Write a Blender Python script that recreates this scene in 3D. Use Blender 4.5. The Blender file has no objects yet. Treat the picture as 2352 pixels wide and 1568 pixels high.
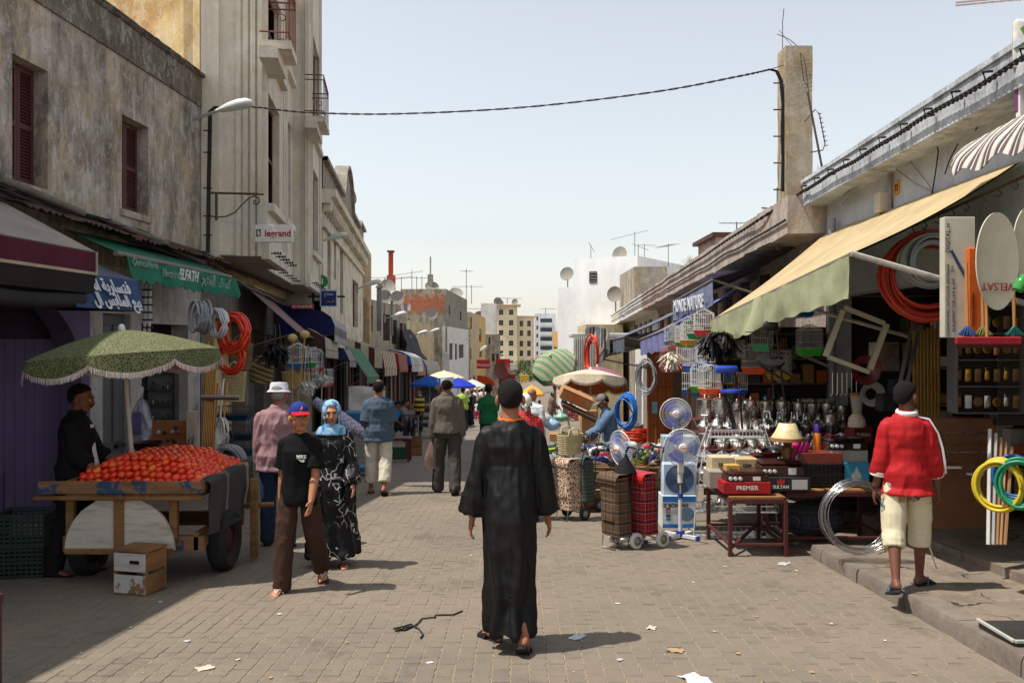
import bpy, bmesh, math, random
from mathutils import Vector as V, Matrix as MX, noise
R = random.Random(7)
PI = math.pi
S = bpy.context.scene
C = S.collection
# ---------------------------------------------------------------- camera
FPX, CX, CY, EH, SL = 2000.0, 1176.0, 784.0, 1.72, 0.0505   # focal length in px of a 2352 px wide picture, eye height, street slope
cam = bpy.data.cameras.new('camera'); camo = bpy.data.objects.new('camera', cam); C.objects.link(camo)
cam.sensor_width = 36; cam.lens = 36*FPX/2352; cam.clip_end = 3000; cam.clip_start = .05
camo.location = (0, 0, EH); camo.rotation_euler = (PI/2, 0, 0)
S.camera = camo
# ---------------------------------------------------------------- sky and sun
SUN_EL = math.radians(64.2)
SDX, SDY = -.985, -.172          # horizontal direction towards the sun
W = bpy.data.worlds.new('World'); S.world = W; W.use_nodes = True
nt = W.node_tree; bg = nt.nodes['Background']
sky = nt.nodes.new('ShaderNodeTexSky'); sky.sky_type = 'NISHITA'; sky.sun_disc = False
sky.sun_elevation = SUN_EL; sky.sun_rotation = math.atan2(SDX, SDY)
sky.air_density = 1.45; sky.dust_density = .9; sky.ozone_density = 2.0; sky.altitude = 0
hs = nt.nodes.new('ShaderNodeHueSaturation'); hs.inputs['Saturation'].default_value = .34
nt.links.new(sky.outputs[0], hs.inputs['Color']); nt.links.new(hs.outputs[0], bg.inputs[0]); bg.inputs[1].default_value = .15
sun = bpy.data.lights.new('sun', 'SUN'); suno = bpy.data.objects.new('sun', sun); C.objects.link(suno)
sun.energy = 4.8; sun.angle = math.radians(.53); sun.color = (1, .95, .87)
suno.location = (-20, -6, 40)
suno.rotation_euler = V((-SDX*math.cos(SUN_EL), -SDY*math.cos(SUN_EL), -math.sin(SUN_EL))).to_track_quat('-Z', 'Y').to_euler()
S.view_settings.view_transform = 'Standard'; S.view_settings.look = 'None'
S.view_settings.gamma = 1; S.view_settings.use_curve_mapping = False; S.view_settings.exposure = 0.2
# ---------------------------------------------------------------- places
def gz(y): return -SL*min(y, 140.0)
def Pt(u, v, Y): return V(((u-CX)/FPX*Y, Y, EH+(CY-v)/FPX*Y))
def Gp(u, v, h=0.0):
 Y = FPX*(EH-h)/(v-885.0); return V(((u-CX)/FPX*Y, Y, gz(Y)+h))
def lerp(a, b, t): return a+(b-a)*t
# ---------------------------------------------------------------- mesh builder
class B:
 def __init__(s): s.v = []; s.f = []; s.m = []; s.T = None; s.mi = 0
 def add(s, vs, fs, mi=None):
  o = len(s.v); T = s.T
  s.v += [tuple(T @ V(p)) for p in vs] if T is not None else [tuple(p) for p in vs]
  s.f += [tuple(i+o for i in f) for f in fs]; s.m += [s.mi if mi is None else mi]*len(fs); return s
 def bx(s, x0, x1, y0, y1, z0, z1, mi=None):
  return s.add([(x0,y0,z0),(x1,y0,z0),(x1,y1,z0),(x0,y1,z0),(x0,y0,z1),(x1,y0,z1),(x1,y1,z1),(x0,y1,z1)],
                     [(3,2,1,0),(4,5,6,7),(0,1,5,4),(1,2,6,5),(2,3,7,6),(3,0,4,7)], mi)
 def box(s, c, d, mi=None):
  x, y, z = c; a, b, e = d[0]/2, d[1]/2, d[2]/2
  return s.bx(x-a, x+a, y-b, y+b, z-e, z+e, mi)
 def cbox(s, c, d, b=.01, mi=None):          # box with chamfered edges
  h = [max(q/2, b*1.01) for q in d]; vs = []; idx = {}
  for i in range(8):
   sg = [1 if i >> k & 1 else -1 for k in range(3)]
   for a in range(3):
    p = [sg[k]*(h[k] if k == a else h[k]-b)+c[k] for k in range(3)]
    idx[(i, a)] = len(vs); vs.append(p)
  fs = []
  for a in range(3):
   o = [k for k in range(3) if k != a]
   for sg in (0, 1):
    q = []
    for t in ((0,0),(1,0),(1,1),(0,1)): q.append(idx[(sg << a | t[0] << o[0] | t[1] << o[1], a)])
    fs.append(q)
  for a in range(3):
   o = [k for k in range(3) if k != a]
   for t in ((0,0),(1,0),(1,1),(0,1)):
    i0 = t[0] << o[0] | t[1] << o[1]; i1 = i0 | 1 << a
    fs.append([idx[(i0,o[0])], idx[(i0,o[1])], idx[(i1,o[1])], idx[(i1,o[0])]])
  for i in range(8): fs.append([idx[(i,0)], idx[(i,1)], idx[(i,2)]])
  return s.add(vs, fs, mi)
 def tube(s, pts, r, n=6, closed=False, caps=True, mi=None, sq=1.0):
  pts = [V(p) for p in pts]; N = len(pts)
  if N < 2: return s
  rs = r if isinstance(r, (list, tuple)) else [r]*N
  vs = []; ref = None
  for i in range(N):
   if closed: t = pts[(i+1) % N]-pts[i-1]
   else: t = pts[min(i+1, N-1)]-pts[max(i-1, 0)]
   if t.length < 1e-9: t = V((0,0,1))
   t.normalize()
   if ref is None:
    ref = V((0,0,1)) if abs(t.z) < .9 else V((0,1,0))
   a = t.cross(ref)
   if a.length < 1e-6: a = t.orthogonal()
   a.normalize(); b = a.cross(t).normalized(); ref = b
   for k in range(n):
    an = 2*PI*(k+.5)/n
    vs.append(pts[i]+a*(math.cos(an)*rs[i])+b*(math.sin(an)*rs[i]*sq))
  fs = []
  for i in range(N if closed else N-1):
   j = (i+1) % N
   for k in range(n):
    l = (k+1) % n
    fs.append((i*n+k, j*n+k, j*n+l, i*n+l))
  if caps and not closed: fs += [tuple(range(n)), tuple(range(N*n-1, (N-1)*n-1, -1))]
  return s.add(vs, fs, mi)
 def cyl(s, p0, p1, r0, r1=None, n=12, caps=True, mi=None):
  return s.tube([p0, p1], [r0, r0 if r1 is None else r1], n, False, caps, mi)
 def bar(s, p0, p1, w, h, mi=None):
  return s.tube([p0, p1], [w*.7071]*2, 4, mi=mi, sq=h/w)
 def lathe(s, prof, n=16, c=(0,0,0), mi=None, a0=0, a1=2*PI, cap=False):
  c = V(c); full = abs(a1-a0-2*PI) < 1e-6; m = n if full else n+1; vs = []; fs = []
  for (r, z) in prof:
   for k in range(m):
    a = a0+(a1-a0)*k/n
    vs.append(c+V((r*math.cos(a), r*math.sin(a), z)))
  for i in range(len(prof)-1):
   for k in range(n):
    l = (k+1) % m
    fs.append((i*m+k, i*m+l, (i+1)*m+l, (i+1)*m+k))
  if cap:
   fs.append(tuple(range(m-1, -1, -1))); fs.append(tuple(range((len(prof)-1)*m, len(prof)*m)))
  return s.add(vs, fs, mi)
 def ball(s, c, r, nu=12, nv=8, mi=None):
  if not isinstance(r, (tuple, list)): r = (r, r, r)
  vs = []; fs = []
  for i in range(nv+1):
   ph = PI*i/nv
   for k in range(nu):
    a = 2*PI*k/nu
    vs.append((c[0]+r[0]*math.sin(ph)*math.cos(a), c[1]+r[1]*math.sin(ph)*math.sin(a), c[2]-r[2]*math.cos(ph)))
  for i in range(nv):
   for k in range(nu):
    l = (k+1) % nu; fs.append((i*nu+k, i*nu+l, (i+1)*nu+l, (i+1)*nu+k))
  return s.add(vs, fs, mi)
 def poly(s, pts, mi=None): return s.add(pts, [tuple(range(len(pts)))], mi)
 def slab(s, pts, off, mi=None):             # polygon extruded by the vector off
  n = len(pts); off = V(off); a = [V(p) for p in pts]; b = [p+off for p in a]
  fs = [tuple(range(n)), tuple(range(2*n-1, n-1, -1))]+[(i, (i+1) % n, n+(i+1) % n, n+i) for i in range(n)]
  return s.add(a+b, fs, mi)
 def grid(s, fn, nu, nv, cu=False, mi=None, thick=None):
  m = nu if cu else nu+1
  vs = [fn(i/nu, j/nv) for j in range(nv+1) for i in range(m)]
  fs = [(j*m+i, j*m+(i+1) % m, (j+1)*m+(i+1) % m, (j+1)*m+i) for j in range(nv) for i in range(nu)]
  s.add(vs, fs, mi)
  if thick is not None:
   t = V(thick); s.add([V(p)+t for p in vs], [tuple(reversed(f)) for f in fs], mi)
  return s
 def mesh(s, name, mats, smooth=40):
  me = bpy.data.meshes.new(name); me.from_pydata(s.v, [], s.f)
  if not isinstance(mats, (list, tuple)): mats = [mats]
  for m in mats: me.materials.append(m)
  if len(mats) > 1: me.polygons.foreach_set('material_index', s.m)
  if smooth:
   me.polygons.foreach_set('use_smooth', [True]*len(me.polygons))
   me.set_sharp_from_angle(angle=math.radians(smooth))
  me.update(); return me
 def obj(s, name, mats, parent=None, smooth=40, fix=False, **kw):
  me = s.mesh(name, mats, smooth)
  if fix:
   bm = bmesh.new(); bm.from_mesh(me); bmesh.ops.recalc_face_normals(bm, faces=bm.faces); bm.to_mesh(me); bm.free()
  return link(name, me, parent, **kw)
def link(name, me, parent=None, loc=None, rot=None, **kw):
 o = bpy.data.objects.new(name, me); C.objects.link(o)
 if parent is not None: o.parent = parent
 if loc is not None: o.location = loc
 if rot is not None: o.rotation_euler = rot if isinstance(rot, (tuple, list)) else (0, 0, rot)
 for k, v in kw.items(): o[k] = v
 return o
def tag(o, label, cat, group=None):
 o['label'] = label; o['category'] = cat
 if group: o['group'] = group
 return o
def thing(name, label, cat, loc=(0,0,0), rz=0.0, group=None):
 o = bpy.data.objects.new(name, None); C.objects.link(o); o.empty_display_size = .1
 o.location = loc; o.rotation_euler = rz if isinstance(rz, (tuple, list)) else (0, 0, rz)
 return tag(o, label, cat, group)
def copytree(o, parent=None, **kw):
 c = o.copy(); C.objects.link(c); c.parent = parent
 for k, v in kw.items():
  if k == 'loc': c.location = v
  elif k == 'rz': c.rotation_euler = v if isinstance(v, (tuple, list)) else (0, 0, v)
  elif k == 'scale': c.scale = v if isinstance(v, (tuple, list)) else (v, v, v)
  elif k == 'cat': c['category'] = v
  else: c[k] = v
 for ch in list(o.children): copytree(ch, c)
 return c
# ---------------------------------------------------------------- materials
MATS = {}
def srgb(*c):
 return tuple(((q/255)/12.92 if q <= 10 else (((q/255)+.055)/1.055)**2.4) for q in c)
class NT:
 def __init__(s, name):
  s.m = bpy.data.materials.new(name); s.m.use_nodes = True; s.t = s.m.node_tree
  s.b = s.t.nodes['Principled BSDF']; s.o = s.t.nodes['Material Output']; s._c = None
 def n(s, ty, **kw):
  q = s.t.nodes.new('ShaderNode'+ty)
  for k, v in kw.items(): setattr(q, k, v)
  return q
 def l(s, a, b): s.t.links.new(a, b)
 def co(s):
  if s._c is None: s._c = s.n('TexCoord').outputs['Object']
  return s._c
 def mp(s, scale=(1,1,1), rot=(0,0,0), loc=(0,0,0), src=None):
  q = s.n('Mapping'); q.inputs['Scale'].default_value = scale; q.inputs['Rotation'].default_value = rot; q.inputs['Location'].default_value = loc
  s.l(src or s.co(), q.inputs[0]); return q.outputs[0]
 def noise(s, scale=5, detail=4, rough=.6, src=None, dist=0):
  q = s.n('TexNoise'); q.inputs['Scale'].default_value = scale; q.inputs['Detail'].default_value = detail
  q.inputs['Roughness'].default_value = rough; q.inputs['Distortion'].default_value = dist
  s.l(src or s.co(), q.inputs['Vector']); return q.outputs['Fac']
 def ramp(s, src, stops, const=False):
  q = s.n('ValToRGB'); e = q.color_ramp.elements
  if const: q.color_ramp.interpolation = 'CONSTANT'
  while len(e) < len(stops): e.new(.5)
  for i, (p, c) in enumerate(stops):
   e[i].position = p
   if not isinstance(c, (tuple, list)): c = (c, c, c)
   e[i].color = (*c[:3], 1)
  s.l(src, q.inputs[0]); return q.outputs[0]
 def mix(s, f, a, b, mode='MIX'):
  q = s.n('Mix', data_type='RGBA', blend_type=mode)
  for i, x in ((0, f), (6, a), (7, b)):
   if isinstance(x, (int, float)): q.inputs[i].default_value = x if i == 0 else (x, x, x, 1)
   elif isinstance(x, (tuple, list)): q.inputs[i].default_value = (*x[:3], 1)
   else: s.l(x, q.inputs[i])
  return q.outputs[2]
 def math(s, op, a, b=0.0):
  q = s.n('Math', operation=op)
  for i, x in ((0, a), (1, b)):
   if isinstance(x, (int, float)): q.inputs[i].default_value = x
   else: s.l(x, q.inputs[i])
  return q.outputs[0]
 def bump(s, h, st=.3, dist=.01):
  q = s.n('Bump'); q.inputs['Strength'].default_value = st; q.inputs['Distance'].default_value = dist
  s.l(h, q.inputs['Height']); s.l(q.outputs[0], s.b.inputs['Normal'])
 def set(s, col=None, rough=None, metal=None, spec=None):
  for k, v in (('Base Color', col), ('Roughness', rough), ('Metallic', metal), ('Specular IOR Level', spec)):
   if v is None: continue
   if isinstance(v, (int, float)): s.b.inputs[k].default_value = v
   elif isinstance(v, (tuple, list)): s.b.inputs[k].default_value = (*v[:3], 1)
   else: s.l(v, s.b.inputs[k])
  return s.m
def mat(name, col=None, rough=.65, var=.18, sc=6.0, bump=0.0, bsc=40.0, metal=0.0, spec=.35, trans=0.0, dirt=0.0, sheen=0.0, sss=0.0, bdist=.004, streak=1.0):
 if name in MATS: return MATS[name]
 col = col or (.3, .3, .3)
 q = NT(name)
 c0 = tuple(min(1, x*(1-var)) for x in col); c1 = tuple(min(1, x*(1+var*.8)) for x in col)
 src = q.mp((sc, sc, sc*streak)) if streak != 1 else None
 f = q.noise(1 if src else sc, 4, .65, src)
 c = q.mix(q.ramp(f, [(.3, 0), (.7, 1)]), c0, c1)
 if dirt:
  g = q.ramp(q.noise(sc*.45, 6, .7), [(.48, 0), (.72, dirt)])
  c = q.mix(g, c, srgb(70, 60, 50))
 rg = q.ramp(f, [(.25, max(0, rough-.08)), (.75, min(1, rough+.1))])
 q.set(c, rg, metal, spec)
 if bump: q.bump(q.noise(bsc, 3, .6), bump, bdist)
 if trans: q.b.inputs['Transmission Weight'].default_value = trans
 if sheen: q.b.inputs['Sheen Weight'].default_value = sheen
 if sss:
  q.b.inputs['Subsurface Weight'].default_value = sss; q.b.inputs['Subsurface Radius'].default_value = (.02, .008, .004)
 MATS[name] = q.m; return q.m
def cmat(r, g, b, rough=.6, **kw):          # plain coloured material from an sRGB triple
 k = 'c_%d_%d_%d_%d_%s' % (r, g, b, rough*100, '_'.join('%s%s' % i for i in sorted(kw.items())))
 return mat(k, srgb(r, g, b), rough, **kw)
def cloth(r, g, b, rough=.85, var=.12, sheen=.0):
 return mat('cloth_%d_%d_%d' % (r, g, b), srgb(r, g, b), rough, var, 5, bump=.25, bsc=300, spec=.15, sheen=sheen, bdist=.002)
def plaster(name, base, stain=(70,64,58), pale=(196,186,176), ochre=None, amt=.55, peel=.4, sc=1.0, streak=.35, rough=.92):
 if name in MATS: return MATS[name]
 q = NT(name); b = srgb(*base); st = srgb(*stain); pl = srgb(*pale)
 n0 = q.noise(.9*sc, 5, .6); n1 = q.noise(1, 8, .72, q.mp((2.2*sc, 2.2*sc, 2.2*sc*streak))); n2 = q.noise(3.1*sc, 9, .68, q.mp((1,1,.75), loc=(7,3,1)), .6)
 n3 = q.noise(1, 6, .75, q.mp((9*sc, 9*sc, .9*sc)))
 c = q.mix(q.ramp(n0, [(.3, 0), (.7, 1)]), tuple(x*.82 for x in b), tuple(x*1.12 for x in b))
 if ochre: c = q.mix(q.ramp(q.noise(1.7*sc, 5, .6, q.mp(loc=(3,9,4))), [(.46, 0), (.64, .75)]), c, srgb(*ochre))
 c = q.mix(q.ramp(n2, [(.54, 0), (.57, peel)]), c, pl)
 c = q.mix(q.ramp(n1, [(.45, 0), (.66, amt)]), c, st)
 c = q.mix(q.math('MULTIPLY', q.ramp(n3, [(.5, 0), (.72, 1)]), amt*.55), c, st)
 n4 = q.noise(10*sc, 9, .72, q.mp((1,1,.7), loc=(2,8,5)), .8); n5 = q.noise(26*sc, 6, .75, q.mp((1,1,.45)))
 c = q.mix(q.math('MULTIPLY', q.ramp(n4, [(.565, 0), (.585, 1)]), peel*.7), c, pl)
 c = q.mix(q.math('MULTIPLY', q.ramp(n4, [(.37, 1), (.4, 0)]), amt*.5), c, st)
 c = q.mix(q.ramp(n5, [(.58, 0), (.68, amt*.6)]), c, tuple(x*.7 for x in st))
 q.set(c, rough, 0, .2)
 h = q.mix(.5, q.mix(.5, n2, n4), q.noise(28, 5, .7)); q.bump(h, .7, .02)
 MATS[name] = q.m; return q.m
def stripes(name, axis, freq, stops, rough=.85, off=0.0, bumpy=.2, tint=.12):
 """constant colour bands along one local axis (or a vector) ; stops in 0..1"""
 if name in MATS: return MATS[name]
 q = NT(name); ax = V(axis)
 d = q.n('VectorMath', operation='DOT_PRODUCT'); q.l(q.co(), d.inputs[0]); d.inputs[1].default_value = ax*freq
 f = q.math('FRACT', q.math('ADD', d.outputs['Value'], off+50))
 c = q.ramp(f, [(p, srgb(*k)) for p, k in stops], True)
 c = q.mix(q.ramp(q.noise(4, 5, .65), [(.35, 0), (.75, tint*2.5)]), c, srgb(90, 80, 70))
 q.set(c, rough, 0, .2); q.bump(q.noise(60, 3), bumpy, .004); MATS[name] = q.m; return q.m
def plaid(name, base, b1, b2, line, freq=7.0, ua=(1,1,0), va=(0,0,1), rough=.8):
 if name in MATS: return MATS[name]
 q = NT(name)
 def fr(a, fq, ofs):
  d = q.n('VectorMath', operation='DOT_PRODUCT'); q.l(q.co(), d.inputs[0]); d.inputs[1].default_value = V(a)*fq
  return q.math('FRACT', q.math('ADD', d.outputs['Value'], 50+ofs))
 c = srgb(*base)
 for a in (ua, va):
  c = q.mix(q.ramp(fr(a, freq, 0), [(0, 0), (.3, .6), (.58, 0)], True), c, srgb(*b1))
  c = q.mix(q.ramp(fr(a, freq, .3), [(0, 0), (.1, .6), (.2, 0), (.8, .45), (.9, 0)], True), c, srgb(*b2))
  c = q.mix(q.ramp(fr(a, freq, .13), [(0, 0), (.46, .55), (.49, 0), (.9, .35), (.92, 0)], True), c, srgb(*line))
 q.set(c, rough, 0, .2); q.bump(q.noise(200, 2), .2, .002); MATS[name] = q.m; return q.m
def metal(name, col=(180,180,178), rough=.3, dirt=.0, sc=5):
 return mat(name, srgb(*col), rough, .1, sc, metal=1.0, spec=.5, dirt=dirt)
def glassy(name, col=(225,232,235), rough=.12, alpha=.45):
 if name in MATS: return MATS[name]
 q = NT(name); q.set(srgb(*col), rough, 0, .5); q.b.inputs['Alpha'].default_value = alpha
 MATS[name] = q.m; return q.m
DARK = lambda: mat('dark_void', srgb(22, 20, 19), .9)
WOOD = lambda: mat('raw_wood', srgb(150, 112, 70), .75, .3, 3, bump=.4, bsc=22, dirt=.5, streak=6)
PLAST = lambda r, g, b, ro=.4: cmat(r, g, b, ro, var=.1, spec=.45)
def text(body, size, parent, mtl, loc=(0,0,0), rot=(PI/2,0,0), ext=.002, name='lettering', align='CENTER', sx=1.0, shear=0.0, space=1.0, bold=0.0):
 cu = bpy.data.curves.new('txt', 'FONT'); cu.body = body; cu.size = size; cu.extrude = ext; cu.align_x = align; cu.align_y = 'CENTER'
 cu.shear = shear; cu.space_character = space; cu.resolution_u = 3; cu.offset = bold
 o = bpy.data.objects.new('txt', cu); C.objects.link(o)
 me = bpy.data.meshes.new_from_object(o.evaluated_get(bpy.context.evaluated_depsgraph_get()))
 bpy.data.objects.remove(o); bpy.data.curves.remove(cu)
 me.materials.clear(); me.materials.append(mtl)
 q = link(name, me, parent, loc, rot)
 if sx != 1: q.scale = (sx, 1, 1)
 return q
ISO = {0x627:(1,0),0x628:(0xFE8F,4),0x62a:(0xFE95,4),0x629:(0xFE93,2),0x62c:(0xFE9D,4),0x62d:(0xFEA1,4),0x62e:(0xFEA5,4),0x62f:(0xFEA9,2),0x631:(0xFEAD,2),0x632:(0xFEAF,2),0x633:(0xFEB1,4),0x634:(0xFEB5,4),0x639:(0xFEC9,4),0x641:(0xFED1,4),0x642:(0xFED5,4),0x643:(0xFED9,4),0x644:(0xFEDD,4),0x645:(0xFEE1,4),0x646:(0xFEE5,4),0x647:(0xFEE9,4),0x648:(0xFEED,2),0x64a:(0xFEF1,4),0x647+0:(0xFEE9,4)}
ISO[0x627] = (0xFE8D, 2)
def arabic(s):
 """shape a word for a font engine that does not join letters: presentation forms in visual order"""
 out = []
 for w in s.split(' '):
  r = []
  for i, ch in enumerate(w):
   if ord(ch) not in ISO: r.append(ch); continue
   b, k = ISO[ord(ch)]
   pv = i > 0 and ISO.get(ord(w[i-1]), (0, 0))[1] == 4
   nx = i+1 < len(w) and ord(w[i+1]) in ISO
   if k == 2: r.append(chr(b+(1 if pv else 0)))
   else: r.append(chr(b+(3 if pv and nx else 2 if nx else 1 if pv else 0)))
  out.append(''.join(reversed(r)))
 return ' '.join(reversed(out))
class Fac:
 """a facade plane: local X runs along it, local -Y points out of it; pixel positions project onto it"""
 def __init__(s, a, b):
  s.a = V((a[0], a[1], 0)); d = V((b[0]-a[0], b[1]-a[1], 0)); s.len = d.length; s.d = d.normalized()
  s.n = V((s.d.y, -s.d.x, 0)); s.rz = math.atan2(s.d.y, s.d.x)
 def uz(s, px, py, off=0.0):
  o = s.a+s.n*off; r = V(((px-CX)/FPX, 1, (CY-py)/FPX))
  t = (o-V((0,0,0))).dot(s.n)/r.dot(s.n)
  p = r*t; return ((V((p.x, p.y, 0))-s.a).dot(s.d), EH+p.z)
 def w(s, u, off=0.0, z=0.0):
  p = s.a+s.d*u+s.n*off; return V((p.x, p.y, z))
def wall(b, u0, u1, z0, z1, ops=(), depth=.22, y=0.0):
 """flat wall in the local XZ plane at y with reveals going in (+Y); ops = (u0,u1,z0,z1[,depth])"""
 us = sorted({u0, u1, *[min(max(q, u0), u1) for o in ops for q in o[:2]]}); zs = sorted({z0, z1, *[min(max(q, z0), z1) for o in ops for q in o[2:4]]})
 for i in range(len(us)-1):
  for j in range(len(zs)-1):
   cu, cz = (us[i]+us[i+1])/2, (zs[j]+zs[j+1])/2
   if any(o[0] < cu < o[1] and o[2] < cz < o[3] for o in ops): continue
   b.poly([(us[i],y,zs[j]), (us[i+1],y,zs[j]), (us[i+1],y,zs[j+1]), (us[i],y,zs[j+1])])
 for o in ops:
  d = y+(o[4] if len(o) > 4 else depth); a, c, e, f = o[:4]
  b.poly([(a,y,e), (a,d,e), (c,d,e), (c,y,e)]); b.poly([(a,y,f), (c,y,f), (c,d,f), (a,d,f)])
  b.poly([(a,y,e), (a,y,f), (a,d,f), (a,d,e)]); b.poly([(c,y,e), (c,d,e), (c,d,f), (c,y,f)])
 return b
# ================================================================ ground
def ground_mat():
 q = NT('street_paving')
 sep = q.n('SeparateXYZ'); q.l(q.co(), sep.inputs[0])
 br = q.n('TexBrick'); br.offset = .5
 q.l(q.mp((1,1,1), (0,0,PI/2)), br.inputs['Vector'])
 br.inputs['Scale'].default_value = 1; br.inputs['Brick Width'].default_value = .225; br.inputs['Row Height'].default_value = .1125
 br.inputs['Mortar Size'].default_value = .006; br.inputs['Mortar Smooth'].default_value = .3
 br.inputs['Color1'].default_value = (*srgb(116,107,98), 1); br.inputs['Color2'].default_value = (*srgb(126,115,105), 1); br.inputs['Mortar'].default_value = (*srgb(134,121,101), 1)
 far = q.mix(q.ramp(q.noise(.5, 6, .7), [(.3, 0), (.7, .5)]), br.outputs['Color'], srgb(104, 97, 90))
 sand = q.mix(q.ramp(q.noise(30, 4, .7), [(.35, 0), (.65, 1)]), srgb(112,100,84), srgb(158,140,114))
 f = q.ramp(q.math('MULTIPLY', sep.outputs['Y'], .02), [(.319, 0), (.321, 1)])   # 16 m
 c = q.mix(f, sand, far); q.set(c, .9, 0, .2); q.bump(q.noise(60, 4), .4, .006); return q.m
b = B()
ys = [-12, 0, 6, 12, 20, 30, 45, 70, 100, 140, 200, 400, 900]; xs = [-500, -60, -10, -5, 0, 5, 10, 60, 500]
vs = [(x, y, gz(y)-.0035) for y in ys for x in xs]; n = len(xs)
b.add(vs, [(j*n+i, j*n+i+1, (j+1)*n+i+1, (j+1)*n+i) for j in range(len(ys)-1) for i in range(n-1)])
street = b.obj('street', ground_mat(), None, 0, kind='structure', label='street paved with grey brown interlocking pavers')
def paver_mat():
 q = NT('concrete_paver')
 w = q.n('NewGeometry').outputs['Position']
 rnd = q.n('ObjectInfo').outputs['Random']
 base = q.mix(q.ramp(q.noise(.55, 5, .65, w), [(.32, 0), (.7, 1)]), srgb(114,105,94), srgb(131,118,101))
 base = q.mix(q.ramp(q.noise(.8, 4, .6, q.mp(loc=(5,2,0), src=w)), [(.55, 0), (.75, .6)]), base, srgb(126,108,96))
 base = q.mix(q.ramp(q.noise(7, 5, .75, w), [(.5, 0), (.8, .55)]), base, srgb(90,82,74))
 base = q.mix(q.ramp(q.noise(1.7, 6, .75, q.mp(loc=(9,4,0), src=w)), [(.54, 0), (.68, .6)]), base, srgb(82,74,66))
 base = q.mix(q.ramp(q.noise(90, 3, .7, w), [(.5, 0), (.85, .5)]), base, srgb(160,148,132))
 base = q.mix(q.math('MULTIPLY', rnd, .22), base, srgb(92,86,80))
 q.set(base, .86, 0, .25); q.bump(q.noise(140, 4, .7, w), .5, .004); return q.m
PAV = paver_mat()
PW, PL = .1125, .225
def paver(b, x, y, ln=1.0, hz=0.0, tilt=(0,0)):
 L = PL/2-.001; w = PW/2-.0034; m = 6
 def e(t): return .004*math.sin(2*PI*(y+t-4.15)/PL*2)
 p = [(w+e(lerp(-L, L, k/m)), lerp(-L, L, k/m)) for k in range(m+1)]+[(-w+e(lerp(L, -L, k/m)), lerp(L, -L, k/m)) for k in range(m+1)]; n = len(p)
 def z(px, py): return gz(y+py)+hz+tilt[0]*px+tilt[1]*py
 top = [(x+px*.95, y+py*.98, z(px, py)) for px, py in p]; mid = [(x+px, y+py, z(px, py)-.004) for px, py in p]; bot = [(x+px, y+py, z(px, py)-.02) for px, py in p]
 b.add(top+mid+bot, [tuple(range(n))]+[(i, n+i, n+(i+1) % n, (i+1) % n) for i in range(n)]+[(n+i, 2*n+i, 2*n+(i+1) % n, n+(i+1) % n) for i in range(n)])
rest = B(); cnt = 0
cols = range(-52, 38)
for j in range(0, 53):
 for i in cols:
  x = i*PW; y = 4.15+j*PL+(PL/2 if i % 2 else 0)
  x += .009*y
  vis = abs(x)/y < .60
  if not vis or x > (3.02 if y < 8.7 else 4.1): continue
  hz = R.uniform(-.002, .002); tl = (R.uniform(-.014, .014), R.uniform(-.008, .008))
  if y > 4.32 and y < 5.9 and abs(x) < 2.9 and cnt < 300:
   q = B(); paver(q, x, y, 1, hz, tl); q.obj('paver', PAV, street, 30); cnt += 1
  else: paver(rest, x, y, 1, hz, tl)
rest.obj('paver_field', PAV, street, 30, kind='stuff')
# ---------------------------------------------------------------- right pavement with kerb stones
def cement():
 q = NT('worn_cement'); w = q.n('NewGeometry').outputs['Position']
 c = q.mix(q.ramp(q.noise(1.3, 7, .7, w), [(.3, 0), (.7, 1)]), srgb(112,101,90), srgb(140,126,110))
 c = q.mix(q.ramp(q.noise(2.6, 8, .75, q.mp(loc=(4,1,0), src=w)), [(.5, 0), (.68, .65)]), c, srgb(78,70,63)); c = q.mix(q.ramp(q.noise(5, 6, .7, q.mp(loc=(1,7,0), src=w)), [(.55, 0), (.66, .5)]), c, srgb(166,146,118))
 c = q.mix(q.ramp(q.noise(40, 5, .75, w), [(.5, 0), (.75, .5)]), c, srgb(90,82,74))
 v = q.n('TexVoronoi', feature='DISTANCE_TO_EDGE'); v.inputs['Scale'].default_value = 1.1; m = q.n('VectorMath', operation='MULTIPLY_ADD'); nz = q.n('TexNoise'); nz.inputs['Scale'].default_value = 3; nz.inputs['Detail'].default_value = 6
 q.l(w, nz.inputs['Vector']); q.l(nz.outputs['Color'], m.inputs[0]); m.inputs[1].default_value = (.5,.5,.5); q.l(w, m.inputs[2]); q.l(m.outputs[0], v.inputs['Vector'])
 ck = q.math('MULTIPLY', q.math('LESS_THAN', v.outputs['Distance'], .012), q.ramp(q.noise(1.1, 3, .5, q.mp(loc=(8,3,0), src=w)), [(.5, 0), (.56, 1)]))
 c = q.mix(ck, c, srgb(52,46,42)); q.set(c, .9, 0, .2); q.bump(q.mix(.4, q.noise(30, 6, .7, w), q.noise(4, 5, .6, w)), .7, .012); return q.m
PVM = cement()
KERB = mat('kerb_stone', srgb(118,108,98), .9, .22, 5, bump=.8, bsc=26, dirt=.5, spec=.2, bdist=.008)
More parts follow.
